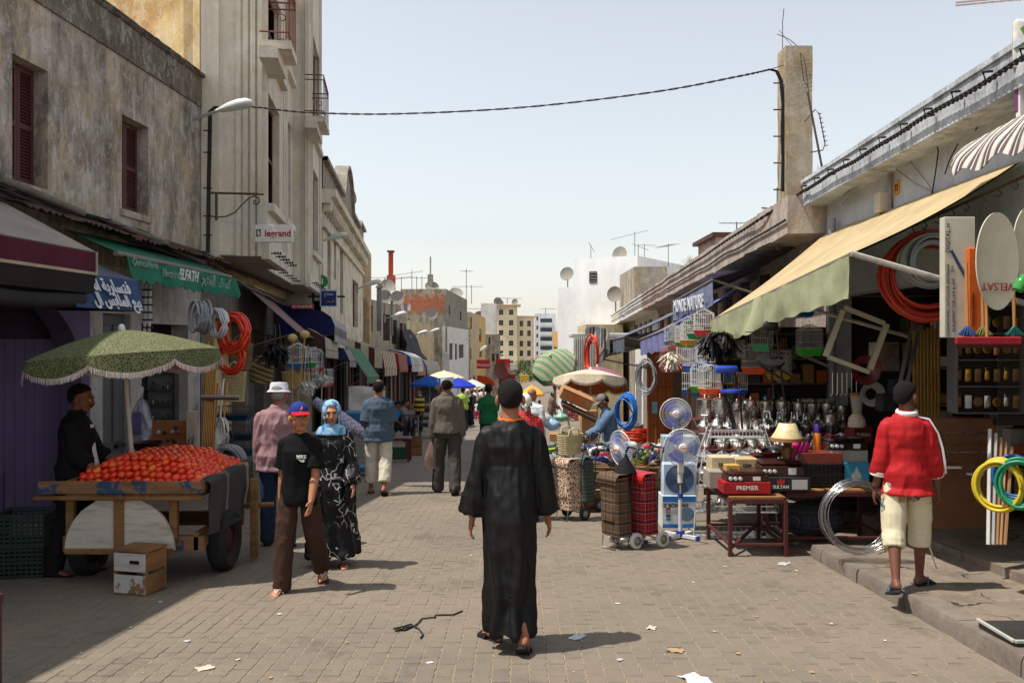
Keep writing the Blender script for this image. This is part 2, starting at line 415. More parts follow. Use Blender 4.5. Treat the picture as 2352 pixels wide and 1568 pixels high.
def pave(x0, x1, y0, y1, h, name, step=.5):
 n = max(2, int((y1-y0)/step)); m = max(2, int((x1-x0)/.35)); b = B()
 def fn(u, v):
  x, y = lerp(x0, x1, u), lerp(y0, y1, v)
  return (x, y, gz(y)+h+.012*noise.noise(V((x*1.3, y*1.3, 2.1))))
 b.grid(fn, m, n); b.poly([(x0,y0,gz(y0)-.1), (x0,y1,gz(y1)-.1), (x0,y1,gz(y1)+h), (x0,y0,gz(y0)+h)])
 b.poly([(x0,y1,gz(y1)-.1), (x1,y1,gz(y1)-.1), (x1,y1,gz(y1)+h), (x0,y1,gz(y1)+h)])
 b.poly([(x0,y0,gz(y0)-.1), (x1,y0,gz(y0)-.1), (x1,y0,gz(y0)+h), (x0,y0,gz(y0)+h)])
 b.poly([(x1,y0,gz(y0)-.1), (x1,y1,gz(y1)-.1), (x1,y1,gz(y1)+h), (x1,y0,gz(y0)+h)])
 return b.obj(name, PVM, None, 60, kind='structure')
def kerb(parent, x, y0, y1, h, w=.2, L=.78):
 y = y0
 while y < y1-.1:
  e = min(y+L*R.uniform(.85, 1.15), y1); b = B(); c = .018; m = 6
  jit = R.uniform(-.012, .012)
  def pr(t):
   yy = lerp(y+.006, e-.006, t); d = .008*noise.noise(V((yy*5, 3, 1)))+jit; z = gz(yy)
   k = .012*noise.noise(V((yy*7, 9, 4)))
   return [(x+d, yy, z-.05), (x+d+.004, yy, z+h-c*2+k), (x+d+c, yy, z+h+k*.5), (x+d+w, yy, z+h+.004), (x+d+w, yy, z-.05)]
  P = [pr(i/m) for i in range(m+1)]
  b.add([p for r in P for p in r], [(i*5+k, (i+1)*5+k, (i+1)*5+k+1, i*5+k+1) for i in range(m) for k in range(4)]+[(0,1,2,3,4), tuple(m*5+k for k in (4,3,2,1,0))])
  b.obj('kerb_stone', KERB, parent, 50); y = e
pv = pave(3.2, 4.6, 1.0, 8.75, .12, 'pavement'); kerb(pv, 3.0, 2.0, 8.75, .125)
st = pave(4.12, 7.5, 1.0, 12.2, .2, 'shop_floor')
pv2 = pave(3.4, 5.0, 10.9, 42, .12, 'pavement_beyond_table'); kerb(pv2, 3.2, 10.9, 24, .125)
pl = pave(-9, -5.0, 2.0, 27, .1, 'pavement_left')
# ================================================================ helpers for buildings
SHUT = mat('maroon_shutter', srgb(82,40,38), .6, .2, 10, dirt=.3)
GLASS = mat('window_glass', srgb(38,42,46), .12, .2, 2, spec=.6)
BRN = mat('brown_frame', srgb(74,48,40), .6, .2, 8)
def shutter(parent, u0, u1, z0, z1, y, mtl=None, leafs=2, th=.035):
 """louvred shutter leaf(s) as sub-parts of a window part"""
 mtl = mtl or SHUT
 w = (u1-u0)/leafs
 for k in range(leafs):
  b = B(); a, c = u0+k*w+.004, u0+(k+1)*w-.004; f = .05
  for (p, q, r, s) in ((a, a+f, z0, z1), (c-f, c, z0, z1), (a+f, c-f, z0, z0+f*1.4), (a+f, c-f, z1-f*1.2, z1), (a+f, c-f, (z0+z1)/2-f*.6, (z0+z1)/2+f*.6)): b.bx(p, q, y-th, y, r, s)
  n = max(4, int((z1-z0)/.042));
  for i in range(n):
   z = lerp(z0+f*1.4, z1-f*1.3, (i+.5)/n)
   b.poly([(a+f, y-th+.004, z-.016), (c-f, y-th+.004, z-.016), (c-f, y-.004, z+.02), (a+f, y-.004, z+.02)])
  b.bx(a+f, c-f, y-.003, y, z0+f, z1-f)
  b.obj('shutter', mtl, parent, 0)
def glazing(parent, u0, u1, z0, z1, y, fr=None, nx=2, nz=3, fw=.05, gl=None):
 b = B()
 for i in range(nx+1):
  x = lerp(u0, u1, i/nx); w = fw if i in (0, nx) else fw*.7; b.bx(max(u0, x-w/2), min(u1, x+w/2), y-.04, y, z0, z1)
 for j in range(nz+1):
  z = lerp(z0, z1, j/nz); b.bx(u0, u1, y-.035, y-.002, max(z0, z-fw/2), min(z1, z+fw/2))
 b.obj('frame', fr or BRN, parent, 0)
 B().bx(u0, u1, y-.012, y-.008, z0, z1).obj('pane', gl or GLASS, parent, 0)
def wgrille(parent, u0, u1, z0, z1, y, mtl, sp=.13):
 b = B(); n = max(2, int((u1-u0)/sp)); m = max(2, int((z1-z0)/sp))
 for i in range(n+1): x = lerp(u0, u1, i/n); b.bx(x-.008, x+.008, y-.008, y+.008, z0, z1)
 for j in range(m+1): z = lerp(z0, z1, j/m); b.bx(u0, u1, y-.006, y+.006, z-.008, z+.008)
 b.obj('grille', mtl, parent, 0)
def sill(b, u0, u1, z, out=.1, th=.07): b.bx(u0-.08, u1+.08, -out, .05, z-th, z)
# ================================================================ left: stained plaster house
L1 = Fac((-5.64+.062*(1-9.85), 1.0), (-5.33, 14.88))
PL1 = plaster('stained_plaster', (172,160,148), (66,62,58), (196,188,184), (176,156,124), .82, .6, 1.15, .4)
h1 = thing('plaster_house', 'two storey house of blackened peeling plaster with two shuttered windows above the awnings', 'house', L1.w(0), L1.rz)
w1 = (*[L1.uz(28, 122)[0], L1.uz(110, 122)[0]], L1.uz(28, 413)[1], L1.uz(28, 122)[1])
w2 = (*[L1.uz(280, 262)[0], L1.uz(341, 262)[0]], L1.uz(280, 479)[1], L1.uz(280, 262)[1])
ZT = L1.uz(458, 171)[1]; zl = 2.75
UE = L1.len
b = B(); wall(b, 0, UE, zl, ZT-.55, (w1, w2), .26)
wm = b.obj('wall', PL1, h1, 0)
b = B(); b.bx(0, UE, -.03, .3, ZT-.55, ZT-.05); b.bx(0, UE, -.06, .34, ZT-.06, ZT)
for k in range(60):
 u = R.uniform(8.3, UE-.1); b.box((u, -.03, ZT-R.uniform(0, .02)), (R.uniform(.1, .5), .1, R.uniform(.03, .07)))
b.obj('parapet', plaster('parapet_plaster', (120,110,100), (52,48,45), (200,194,188), None, .8, .35, 1.3, .4), h1, 0)
b = B(); b.bx(0, UE-.02, .34, 6, -1.6, ZT-.4); b.obj('rear_block', PL1, h1, 0)
for (a, c, e, f) in (w1, w2):
 wd = B().bx(a+.01, c-.01, .215, .259, e, f).obj('window', BRN, h1, 0); shutter(wd, a+.02, c-.02, e+.02, f-.02, .2)
 sb = B(); sb.bx(a-.05, c+.05, -.035, .2, e-.1, e-.005); sb.obj('sill', PL1, wd, 0)
PUR = mat('purple_paint', srgb(100,86,120), .8, .22, 2.2, bump=.3, bsc=14, dirt=.35)
PURD = mat('purple_planks', srgb(86,74,108), .75, .2, 3, bump=.3, bsc=30, dirt=.25, streak=.3)
ua, ub = L1.uz(-120, 700)[0], L1.uz(187, 700)[0]; uw = L1.uz(207, 700)[0]; um = (ua+ub)/2; zs, za = 1.25, 2.28
def arch(t): return zs+(za-zs)*math.sqrt(max(0, 1-(2*t-1)**2))
b = B(); N = 24
for i in range(N):
 t0, t1 = i/N, (i+1)/N; p0, p1 = lerp(ua, ub, t0), lerp(ua, ub, t1)
 b.poly([(p0,0,arch(t0)), (p1,0,arch(t1)), (p1,0,zl), (p0,0,zl)]); b.poly([(p0,0,arch(t0)), (p0,.3,arch(t0)), (p1,.3,arch(t1)), (p1,0,arch(t1))])
b.poly([(ub,0,-1.6), (uw,0,-1.6), (uw,0,zl), (ub,0,zl)]); b.poly([(0,0,-1.6), (ua,0,-1.6), (ua,0,zl), (0,0,zl)])
b.poly([(ub,0,-1.6), (ub,0,zs), (ub,.3,zs), (ub,.3,-1.6)]); b.poly([(ua,0,-1.6), (ua,.3,-1.6), (ua,.3,zs), (ua,0,zs)])
b.obj('gate_wall', PUR, h1, 0)
gd = B().bx(ua, ub, .32, .34, -1.6, za).obj('gate', mat('purple_black', srgb(34,26,44), .8), h1, 0)
p = ua
while p < ub-.02:
 q = min(p+.19, ub); B().cbox(((p+q)/2, .305, (zs+.55)/2-.55), (q-p-.008, .03, zs+.55+1.0), .004).obj('plank', PURD, gd, 0); p = q
B().cbox((ub-1.05, .28, -.05), (.16, .03, .5), .005).obj('hatch', PURD, gd, 0)
WPNT = plaster('grubby_white', (188,184,180), (96,90,84), (214,210,206), None, .6, .3, 1.5, .4)
so = (L1.uz(236, 760)[0], L1.uz(300, 760)[0], -1.6, L1.uz(300, 722)[1]); so2 = (L1.uz(325, 760)[0], L1.uz(432, 760)[0], -1.6, L1.uz(400, 745)[1])
b = B(); wall(b, uw, UE, -1.6, zl, (so, so2), .3); b.obj('shop_wall', WPNT, h1, 0)
DGR = mat('grey_metal_door', srgb(92,94,98), .55, .15, 4, dirt=.35)
dd = B(); dd.bx(so[0], so[1], .1, .14, so[2], so[3]); dob = dd.obj('door', DGR, h1, 0)
for k in range(2):
 x0 = lerp(so[0], so[1], .08+.48*k); x1 = x0+(so[1]-so[0])*.36
 B().cbox(((x0+x1)/2, .09, so[3]-.4), (x1-x0, .03, .5), .012).obj('door_panel', DGR, dob, 0); B().cbox(((x0+x1)/2, .09, so[3]-1.3), (x1-x0, .03, 1.0), .012).obj('door_panel', DGR, dob, 0)
B().cbox((lerp(so[0], so[1], .75), .06, .25), (.2, .05, .06), .006).obj('bolt', mat('rust_dark', srgb(48,38,34), .8), dob, 0)
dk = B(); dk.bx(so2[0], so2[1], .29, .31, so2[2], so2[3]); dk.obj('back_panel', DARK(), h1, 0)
RUST = mat('rusty_sheet', srgb(84,58,50), .85, .35, 6, bump=.5, bsc=20, dirt=.6)
def ledge(fac, par, pa, pb, out, name='ledge_roof', rag=.06, n=90):
 (u0, z0), (u1, z1) = fac.uz(*pa), fac.uz(*pb); b = B()
 def fn(u, v):
  x = lerp(u0, u1, u); z = lerp(z0, z1, u); o = out*v+rag*noise.noise(V((x*3, 5, 1)))*v
  return (x, -.01-o, z-.22*v+.018*math.sin(x*52)*min(1, v*3)-.06*v*abs(noise.noise(V((x*2, 1, 1)))))
 b.grid(fn, n, 3, thick=(0,0,-.006)); return b.obj(name, RUST, par, 0)
ledge(L1, h1, (-40, 425), (470, 578), .5)
# ================================================================ left: tall building with corbelled bays
d2 = V((-.138, 1)).normalized()
L2 = Fac((-5.33, 14.92), (-5.33-.138*11.9, 14.92+11.9))
PL2 = plaster('beige_render', (212,203,188), (146,136,124), (226,220,210), (206,194,170), .36, .4, .8, .2)
PL2y = plaster('ochre_gable', (226,198,148), (150,120,84), (232,214,180), (186,142,84), .5, .5, .9, .5)
h2 = thing('tall_building', 'tall beige building with corbelled fluted bays and red balconies', 'building', L2.w(0), L2.rz)
B1, B2, B3, PR, RC, ZS, ZH, ZR, ZB = 2.93, 7.9, 11.85, 1.08, .68, 3.2, 9.0, 10.9, 12.5
def flutes(b, p, q, z0, z1, k=4):
 """stepped vertical fluting on the plane from p to q (local xy)"""
 p, q = V(p), V(q); d = (q-p); n = V((d.y, -d.x)).normalized()
 for i in range(k):
  t0 = .52+.11*i; t1 = t0+.075; o = .03+.012*i
  a, c = p+d*t0, p+d*t1
  b.slab([(a.x,a.y,z0), (c.x,c.y,z0), (c.x+n.x*o,c.y+n.y*o,z0), (a.x+n.x*o,a.y+n.y*o,z0)], (0,0,z1-z0))
b = B()
sk = .16                                       # the street-side cheek is turned a little to the street
b.slab([(-.02,.0,ZS), (sk,-PR,ZS), (B1,-PR,ZS), (B1,-RC,ZS), (B2,-RC,ZS), (B2,-PR,ZS), (B3,-PR,ZS), (B3,0,ZS)], (0,0,.02))
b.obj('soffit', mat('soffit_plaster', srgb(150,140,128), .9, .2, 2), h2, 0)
def l2win(off, pxs, y0, y1, yb=None):
 a = L2.uz(pxs[0], 300, off)[0]; c = L2.uz(pxs[1], 300, off)[0]
 return (a, c, L2.uz(pxs[0], y1, off)[1], L2.uz(pxs[0], y0, off)[1])
wa = l2win(PR, (616, 642), 212, 468); wb = l2win(PR, (616, 646), -60, 120); wc = l2win(RC, (650, 668), 255, 500); wdn = l2win(RC, (655, 670), -40, 150)
we = l2win(PR, (714, 731), 375, 575); wf = l2win(PR, (714, 733), 60, 300); wg = l2win(RC, (650, 668), 520, 640)
b = B(); b.poly([(-.02,0,ZS), (-.02,0,ZH), (sk,-PR,ZH), (sk,-PR,ZS)][::-1])
wall(b, sk, B1, ZS, ZH, (wa, wb), .2, -PR); b.poly([(B1,-PR,ZS), (B1,-RC,ZS), (B1,-RC,ZH), (B1,-PR,ZH)])
wall(b, B1, B2, ZS, ZR, (wc, wdn), .2, -RC); b.poly([(B2,-RC,ZS), (B2,-PR,ZS), (B2,-PR,ZB), (B2,-RC,ZB)])
wall(b, B2, B3, ZS, ZB, (we, wf), .2, -PR); b.poly([(B3,-PR,ZS), (B3,0,ZS), (B3,0,ZB), (B3,-PR,ZB)])
flutes(b, (-.02, 0), (sk, -PR), ZS, ZH, 4); flutes(b, (B2, -RC), (B2, -PR), ZS, ZB, 3); b.bx(B1, B2, -RC+.25, .3, ZH-.5, ZR); b.bx(B2+.02, B3-.02, -PR+.25, .3, ZH-.5, ZB); b.bx(.3, B1, -PR+.25, .3, ZH-.5, ZH)
for k in range(3):
 for (x0, yy) in ((B1-.55, -PR), (B2+.25, -PR), (B3-.75, -PR)): b.bx(x0+.17*k, x0+.17*k+.1, yy-.03-.01*k, yy+.01, ZS, ZH if x0 < B1 else ZB)
b.bx(-.03, .4, -.3, -.02, ZS-.03, ZH)
for (x0, x1, yy) in ((sk-.03, B1+.02, -PR), (B2-.02, B3+.02, -PR)): b.bx(x0, x1, yy-.04, yy+.1, ZS-.04, ZS+.3)
b.obj('wall', PL2, h2, 0)
b = B(); b.poly([(0,.02,0), (2.6,6.5,0), (2.6,6.5,9.2), (0,.02,9.2)]); b.bx(2.6, B3, .3, 7, -2, 9.2); b.bx(.05, B3, -.02, .3, ZS-.2, ZH)
gb = b.obj('gable', PL2y, h2, 0)
for (o, yy, sl) in ((wa, -PR, 1), (wb, -PR, 1), (wc, -RC, 0), (wdn, -RC, 0), (we, -PR, 1), (wf, -PR, 1)):
 wd = B().bx(o[0], o[1], yy+.17, yy+.2, o[2], o[3]).obj('window', DARK(), h2, 0)
 (shutter if sl else glazing)(wd, o[0]+.01, o[1]-.01, o[2]+.01, o[3]-.01, yy+.165)
 B().bx(o[0]-.1, o[1]+.1, yy-.12, yy+.02, o[2]-.14, o[2]-.003).obj('sill', PL2, wd, 0)
for (px, yb, yt, off, x2) in ((617, 135, -30, PR, 660), (714, 300, 188, PR, 742)):     # balconies
 u0 = L2.uz(px, yb, off)[0]; u1 = L2.uz(x2, yb, off+.45)[0]; z0 = L2.uz(px, yb, off)[1]; y0 = -PR
 if u1-u0 > 3: u1 = u0+2.6
 bl = B().bx(u0-.1, u1+.1, y0-.5, y0, z0-.14, z0).bx(u0+.05, u1-.05, y0-.3, y0, z0-.34, z0-.14).obj('balcony', PL2, h2, 0)
 g = B(); zt = z0+1.0; yy = y0-.46
 for z in (zt, z0+.1, zt-.12): g.tube([(u0,y0,z), (u0,yy,z), (u1,yy,z), (u1,y0,z)], .016, 5)
 n = max(5, int((u1-u0)/.11))
 for i in range(n+1): x = lerp(u0, u1, i/n); g.cyl((x,yy,z0), (x,yy,zt), .009, n=5)
 for yk in (.15, .3): g.cyl((u0,y0-yk,z0), (u0,y0-yk,zt), .009, n=5)
 for zc in (z0+.28, zt-.28):
  g.tube([(u0, y0-.23+.1*math.cos(a*.5)*(1-a/16), zc+.1*math.sin(a*.5)*(1-a/16)) for a in range(14)], .009, 5)
 g.obj('railing', mat('red_oxide_iron', srgb(112,54,44), .7, .3, 12, dirt=.3), bl, 40)
for k, (px, py) in enumerate(((487, 97), (486, 221))):                        # vent holes
 u = .05; z = EH+(CY-py)/FPX*14.9; x = (px-CX)/FPX*14.9
 t = -(x+5.33)
 B().box((.02-.16*t, t, z), (.06, .1, .1)).obj('vent_hole', DARK(), h2, 0)
for (s0, s1, yy, n) in ((.35, B1-.1, -PR-.06, 5), (B1+.2, B2-.4, -RC-.06, 6), (B2+.4, B3-.2, -PR-.06, 5)):
 for i in range(n):
  x = lerp(s0, s1, i/(n-1)); g = B(); g.cyl((x,yy+.05,ZS+.08), (x,yy-.16,ZS+.08), .012, n=5)
  for k in range(3): g.cyl((x-.0,yy-.04-.05*k,ZS+.08), (x,yy-.06-.05*k,ZS+.08), .028, n=6)
  g.obj('insulator', mat('black_iron', srgb(38,34,32), .6), h2, 40)
b = B(); sp2 = (.25, 4.6, -2.4, 2.15, .35); sp3 = (5.0, 7.4, -2.6, 2.0, .3); sp4 = (7.8, 11.5, -2.8, 1.9, .3)
wall(b, 0, B3, -3, ZS, (sp2, sp3, sp4), .3); b.obj('shop_wall', plaster('shop_grey', (120,112,104), (60,56,52), (160,152,144), None, .6, .3), h2, 0)
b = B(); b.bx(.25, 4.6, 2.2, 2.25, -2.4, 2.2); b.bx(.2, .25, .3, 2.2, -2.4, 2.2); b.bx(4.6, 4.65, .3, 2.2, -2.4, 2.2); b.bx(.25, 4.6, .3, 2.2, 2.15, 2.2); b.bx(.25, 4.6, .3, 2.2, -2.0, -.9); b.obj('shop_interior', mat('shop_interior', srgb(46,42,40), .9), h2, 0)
CORR = mat('grey_shutter', srgb(108,108,106), .6, .2, 3, dirt=.4)
for o in (sp3, sp4):
 b = B(); n = int((o[1]-o[0])/.14)
 for i in range(n): x = lerp(o[0], o[1], (i+.5)/n); b.cbox((x, .24, (o[2]+o[3])/2), (.1, .05, o[3]-o[2]), .02)
 b.obj('metal_shutter', CORR, h2, 0)
ledge(L2, h2, (470, 585), (735, 690), .3, n=60)
# ================================================================ left: classical house with arched parapet
L3 = Fac((-5.86, 26.75), (-8.04, 46.9))
PL3 = plaster('cream_classical', (214,206,188), (128,120,108), (210,202,188), (180,160,124), .45, .4, .7, .3)
h3 = thing('classical_house', 'cream classical house with cornice and arched parapet behind the blue awnings', 'house', L3.w(0), L3.rz)
LE = L3.len; zc = L3.uz(824, 575)[1]; zp = L3.uz(824, 507)[1]
ops = []
for (x0, x1, y0, y1) in ((737.5, 741, 470, 690), (752, 759.5, 520, 690), (767, 772, 545, 640), (781, 788, 570, 720), (810, 822, 640, 750)):
 ops.append((max(.1, L3.uz(x0, y0)[0]), L3.uz(x1, y0)[0], L3.uz(x0, y1)[1], min(zc-.8, L3.uz(x0, y0)[1])))
b = B(); wall(b, 0, LE, -3.5, zc, ops, .25); b.bx(0, LE, .3, 8, -3.5, zc); b.obj('wall', PL3, h3, 0)
for o in ops:
 wd = B().bx(o[0], o[1], .22, .25, o[2], o[3]).obj('window', DARK(), h3, 0); shutter(wd, o[0], o[1], o[2], o[3], .21)
b = B(); b.bx(-.0, LE+.2, -.45, .02, zc-.12, zc+.12); b.bx(0, LE+.1, -.28, .02, zc-.3, zc-.12); b.bx(0, LE+.05, -.12, .02, zc-1.05, zc-.9)
n = 26
for i in range(n): x = lerp(.3, LE-.3, i/(n-1)); b.cbox((x, -.16, zc-.4), (.22, .3, .3), .04)
b.obj('cornice', PL3, h3, 0)
b = B(); N = 60; uc = L3.uz(795, 460)[0]; hw = 2.3
def ptop(u): return zp-.5+(1.5*math.sqrt(max(0, 1-((u-uc)/hw)**2)) if abs(u-uc) < hw else 0)+(.3 if u > LE-4 else 0)
for i in range(N):
 a, c = LE*i/N, LE*(i+1)/N; za_, zb_ = ptop(a), ptop(c)
 b.add([(a,-.05,zc), (c,-.05,zc), (c,-.05,zb_), (a,-.05,za_), (a,.3,zc), (c,.3,zc), (c,.3,zb_), (a,.3,za_)], [(0,1,2,3), (4,7,6,5), (3,2,6,7)])
 b.add([(a,-.2,za_), (c,-.2,zb_), (c,-.2,zb_+.14), (a,-.2,za_+.14), (a,.34,za_), (c,.34,zb_), (c,.34,zb_+.14), (a,.34,za_+.14)], [(0,1,2,3), (3,2,6,7), (0,4,5,1), (4,7,6,5)])
b.bx(LE, LE+.02, -.05, .3, zc, ptop(LE)); b.obj('parapet', plaster('grey_parapet', (150,142,130), (84,78,72), (176,168,158), None, .7, .3), h3, 0)
SFM = [mat('maroon_door', srgb(84,36,34), .7, .2, 5, dirt=.3), mat('dark_doorway', srgb(34,29,27), .9), CORR]
def shopfronts(t, n, L, z0, z1, u0=.3):
 for i in range(n):
  a = u0+(L-u0)*i/n; w = (L-u0)/n*.86
  f = B().bx(a, a+w, -.03, -.005, z0, z1).obj('shopfront', DARK(), t, 0)  # near-black flat panel stands in for the shade inside an open shop
  if i % 3 != 1: B().cbox((a+w*.16, -.12, (z0+z1)/2), (w*.28, .12, z1-z0), .01).obj('door_leaf', SFM[(i*2) % 3], f, 0)
  B().cbox((a+w*.86, -.1, (z0+z1)/2), (w*.2, .1, z1-z0), .01).obj('door_leaf', SFM[i % 3], f, 0)
  for k in range(5): B().cbox((a+w*(.36+.09*k), -.2, z0+.9+.3*(k % 3)), (w*.08, .2, .5), .02).obj('hung_goods', cloth(*[(120,40,50), (60,70,100), (150,140,120), (70,50,60), (110,100,80)][(i+k) % 5]), f, 0)
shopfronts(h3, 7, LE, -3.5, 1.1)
# ================================================================ generic far houses
def house(name, label, cat, a, b_, z0, z1, back, mtl, wins=(), roof=None, group=None, wk='glass', frame=None, gl=None, px=True, wd=.14):
 """box house on a facade from a to b_ ; wins are pixel rectangles on the facade"""
 f = Fac(a, b_); t = thing(name, label, cat, f.w(0), f.rz, group); ops = []
 for w in wins:
  if px:
   (u0, q1), (u1, q0) = f.uz(w[0], w[1]), f.uz(w[2], w[3]); u0, u1 = min(u0, u1), max(u0, u1); q1 = f.uz((w[0]+w[2])/2, w[1])[1]; q0 = f.uz((w[0]+w[2])/2, w[3])[1]
  else: u0, q0, u1, q1 = w
  ops.append((max(.02, u0), min(f.len-.02, u1), max(z0, q0), min(z1-.02, q1)))
 q = B(); wall(q, 0, f.len, z0, z1, ops, wd)
 q.poly([(0,0,z0), (0,0,z1), (0,back,z1), (0,back,z0)]); q.poly([(f.len,0,z0), (f.len,back,z0), (f.len,back,z1), (f.len,0,z1)])
 q.poly([(0,back,z0), (0,back,z1), (f.len,back,z1), (f.len,back,z0)]); q.poly([(0,0,z1), (f.len,0,z1), (f.len,back,z1), (0,back,z1)])
 q.obj('wall', mtl, t, 0)
 for o in ops:
  if o[1] <= o[0] or o[3] <= o[2]: continue
  wdo = B().bx(o[0], o[1], wd-.03, wd, o[2], o[3]).obj('window', gl or DARK(), t, 0)
  if wk == 'shutter': shutter(wdo, o[0], o[1], o[2], o[3], wd-.04)
  elif wk == 'grille': wgrille(wdo, o[0], o[1], o[2], o[3], wd-.1, frame or BRN)
  else: glazing(wdo, o[0], o[1], o[2], o[3], wd-.04, frame, 2, 2, .1 if o[1]-o[0] > 1 else .06)
 if roof:
  r = B(); r.bx(-roof, f.len+roof, -roof, back, z1, z1+.22); r.obj('cornice', mtl, t, 0)
 return t, f
PLG = plaster('grey_old', (156,148,136), (88,82,76), (186,178,168), (170,148,110), .6, .45, .8, .4)
PLY = plaster('yellow_old', (206,188,152), (122,110,94), (220,204,170), (176,140,84), .45, .4, .8, .35)
PLW = plaster('white_old', (220,216,210), (150,144,136), (236,234,230), None, .35, .3, .8, .35)
PLDK = plaster('blackened', (152,145,134), (70,66,62), (184,176,166), (160,144,118), .8, .35, .9, .4)
PLPK = plaster('pink_old', (196,140,158), (120,96,100), (212,180,186), None, .4, .3, .8, .35)
h4, f4 = house('low_shop_house', 'low grey house with grilled upstairs windows behind the striped awning', 'house', (-8.1, 47.0), (-7.35, 60.5), -4, 4.1, 7, PLG,
 [(842, 700, 856, 762), (880, 722, 896, 782), (900, 735, 912, 790), (918, 742, 926, 800)], wk='grille')
shopfronts(h4, 5, f4.len, -4, .5)
h4b, f4b = house('ochre_shop_house', 'low ochre fronted house with washing line on its roof', 'house', (-7.35, 60.7), (-6.75, 75.5), -4.5, 3.2, 7, PLY, [], wk='grille')
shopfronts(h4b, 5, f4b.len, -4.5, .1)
h5, f5 = house('brick_topped_house', 'blackened house whose raw red brick top floor faces the street corner', 'house', (-5.75, 76), (-4.95, 96), -5, 6.3, 4, PLDK,
 [(1031, 702, 1034, 722), (1056, 715, 1060, 735)])
W5 = B(); BRK = mat('raw_brick', srgb(160,98,76), .95, .3, 6, bump=.5, bsc=18)
B().bx(-.02, 0, 0, 4, -5, 6.3).obj('side_wall', PLDK, h5, 0)
bp = B().bx(-.03, -.02, .05, 3.9, 4.3, 5.9).obj('brick_panel', mat('mortar_grey', srgb(150,132,116), .95), h5, 0)
for j in range(8):
 for i in range(13):
  y = .2+i*.28+(.14 if j % 2 else 0)
  if y > 3.75 or (j > 5 and R.random() < .3): continue
  B().cbox((-.035, y, 4.42+j*.19), (.04, .26, .165), .006).obj('brick', BRK, bp, 0)
hw5, fw5 = house('white_shutter_house', 'white fronted house with maroon shutters and iron balcony', 'house', (-5.45, 75.7), (-4.75, 95.5), -5, 3.0, .6, PLW,
 [(1032, 788, 1040, 826), (1045, 789, 1050, 826), (1054, 791, 1065, 822)], wk='shutter')
h6, f6 = house('pink_shed_house', 'small pink walled house set back under the brick topped house', 'house', (-9.6, 73.5), (-6.9, 73.5), -4.5, 3.0, 2, PLPK, [(975, 780, 984, 810)])
h7, f7 = house('setback_house', 'patched white and ochre house with a satellite dish on its terrace', 'house', (-10.5, 77), (-5.85, 77), -5, 5.5, 5, PLY, [])
h8, f8 = house('beige_narrow_house', 'narrow beige house with a flat grey roof hut beyond the white shuttered front', 'house', (-4.6, 96.3), (-4.3, 110), -6, 5.0, 5, PLY, [(1080, 728, 1084, 755), (1078, 800, 1083, 825)])
h9, f9 = house('orange_house', 'narrow orange yellow house beside the lamp posts far down the street', 'house', (-4.4, 112), (-3.9, 128), -6, 5.2, 5, plaster('orange_wall', (218,180,116), (150,124,84), (230,200,150), None, .35, .25), [(1100, 755, 1106, 785), (1101, 800, 1107, 820)])
h10, f10 = house('dark_corner_house', 'dark corner house with white roof room at the end of the left row', 'house', (-4.4, 131), (-1.9, 131), -6.5, 2.8, 10, PLDK, [(1122, 775, 1126, 790), (1130, 812, 1136, 830), (1140, 812, 1145, 830)])
B().bx(-.3, 2.0, 1, 7, 2.8, 7.5).obj('roof_room', PLW, h10, 0)
PLF = plaster('flats_yellow', (228,212,176), (190,174,146), (236,218,180), None, .2, .15, .15, .4)  # yellow kept pale, distance haze put into the colour
def flats(name, label, x0, x1, top, Y, mtl, colsx, rowsy, ww, hh, cor=.0):
 a = ((x0-CX)/FPX*Y, Y); c = ((x1-CX)/FPX*Y, Y); z1 = EH+(CY-top)/FPX*Y
 ws = [(cx-ww/2, ry-hh/2, cx+ww/2, ry+hh/2) for cx in colsx for ry in rowsy]
 return house(name, label, 'building', a, c, -9, z1, 14, mtl, ws, roof=cor or None, wd=.3, frame=mat('flat_frame', srgb(120,116,108), .6), gl=mat('flat_glass', srgb(58,62,66), .2, spec=.5))
rows = [717, 741, 764, 788, 811, 834]
flats('yellow_flats_tower', 'yellow block of flats with flat overhanging roof closing the street', 1133, 1188, 701, 240, PLF, [1151, 1174], rows, 10, 12, 1.0)
flats('yellow_flats_wing', 'lower right wing of the yellow block of flats', 1188.3, 1227, 727, 242, PLF, [1197.5, 1215], [743, 765, 789, 811, 834], 8, 13, .5)
flats('yellow_flats_left_wing', 'lower left wing of the yellow block of flats', 1096, 1132.6, 724, 243, PLF, [1104, 1122], [743, 765, 789, 811], 8, 12, .5)
WFL = plaster('flats_white', (226,228,232), (176,176,178), (240,240,240), None, .15, .1, .15)
wt, wf_ = flats('white_flats', 'white modern block of flats with recessed balconies at the street end', 1228, 1276, 720, 262, WFL, [1234], [731, 752, 771, 791, 811, 831], 4, 9)
for k in range(6):
 u0 = wf_.uz(1241, 700)[0]; u1 = wf_.uz(1268, 700)[0]; z = wf_.uz(1241, 748+21*k)[1]
 lg = B(); lg.bx(u0, u1, -.9, -.02, z, z+.95); lg.bx(u0, u1, -.05, -.01, z+.95, z+2.2, 1); lg.obj('balcony', [WFL, mat('flat_glass')], wt, 0)
flats('far_grey_flats', 'distant grey block of flats behind the right hand houses', 1290, 1420, 800, 250, WFL, [1300, 1320], [820], 5, 8)
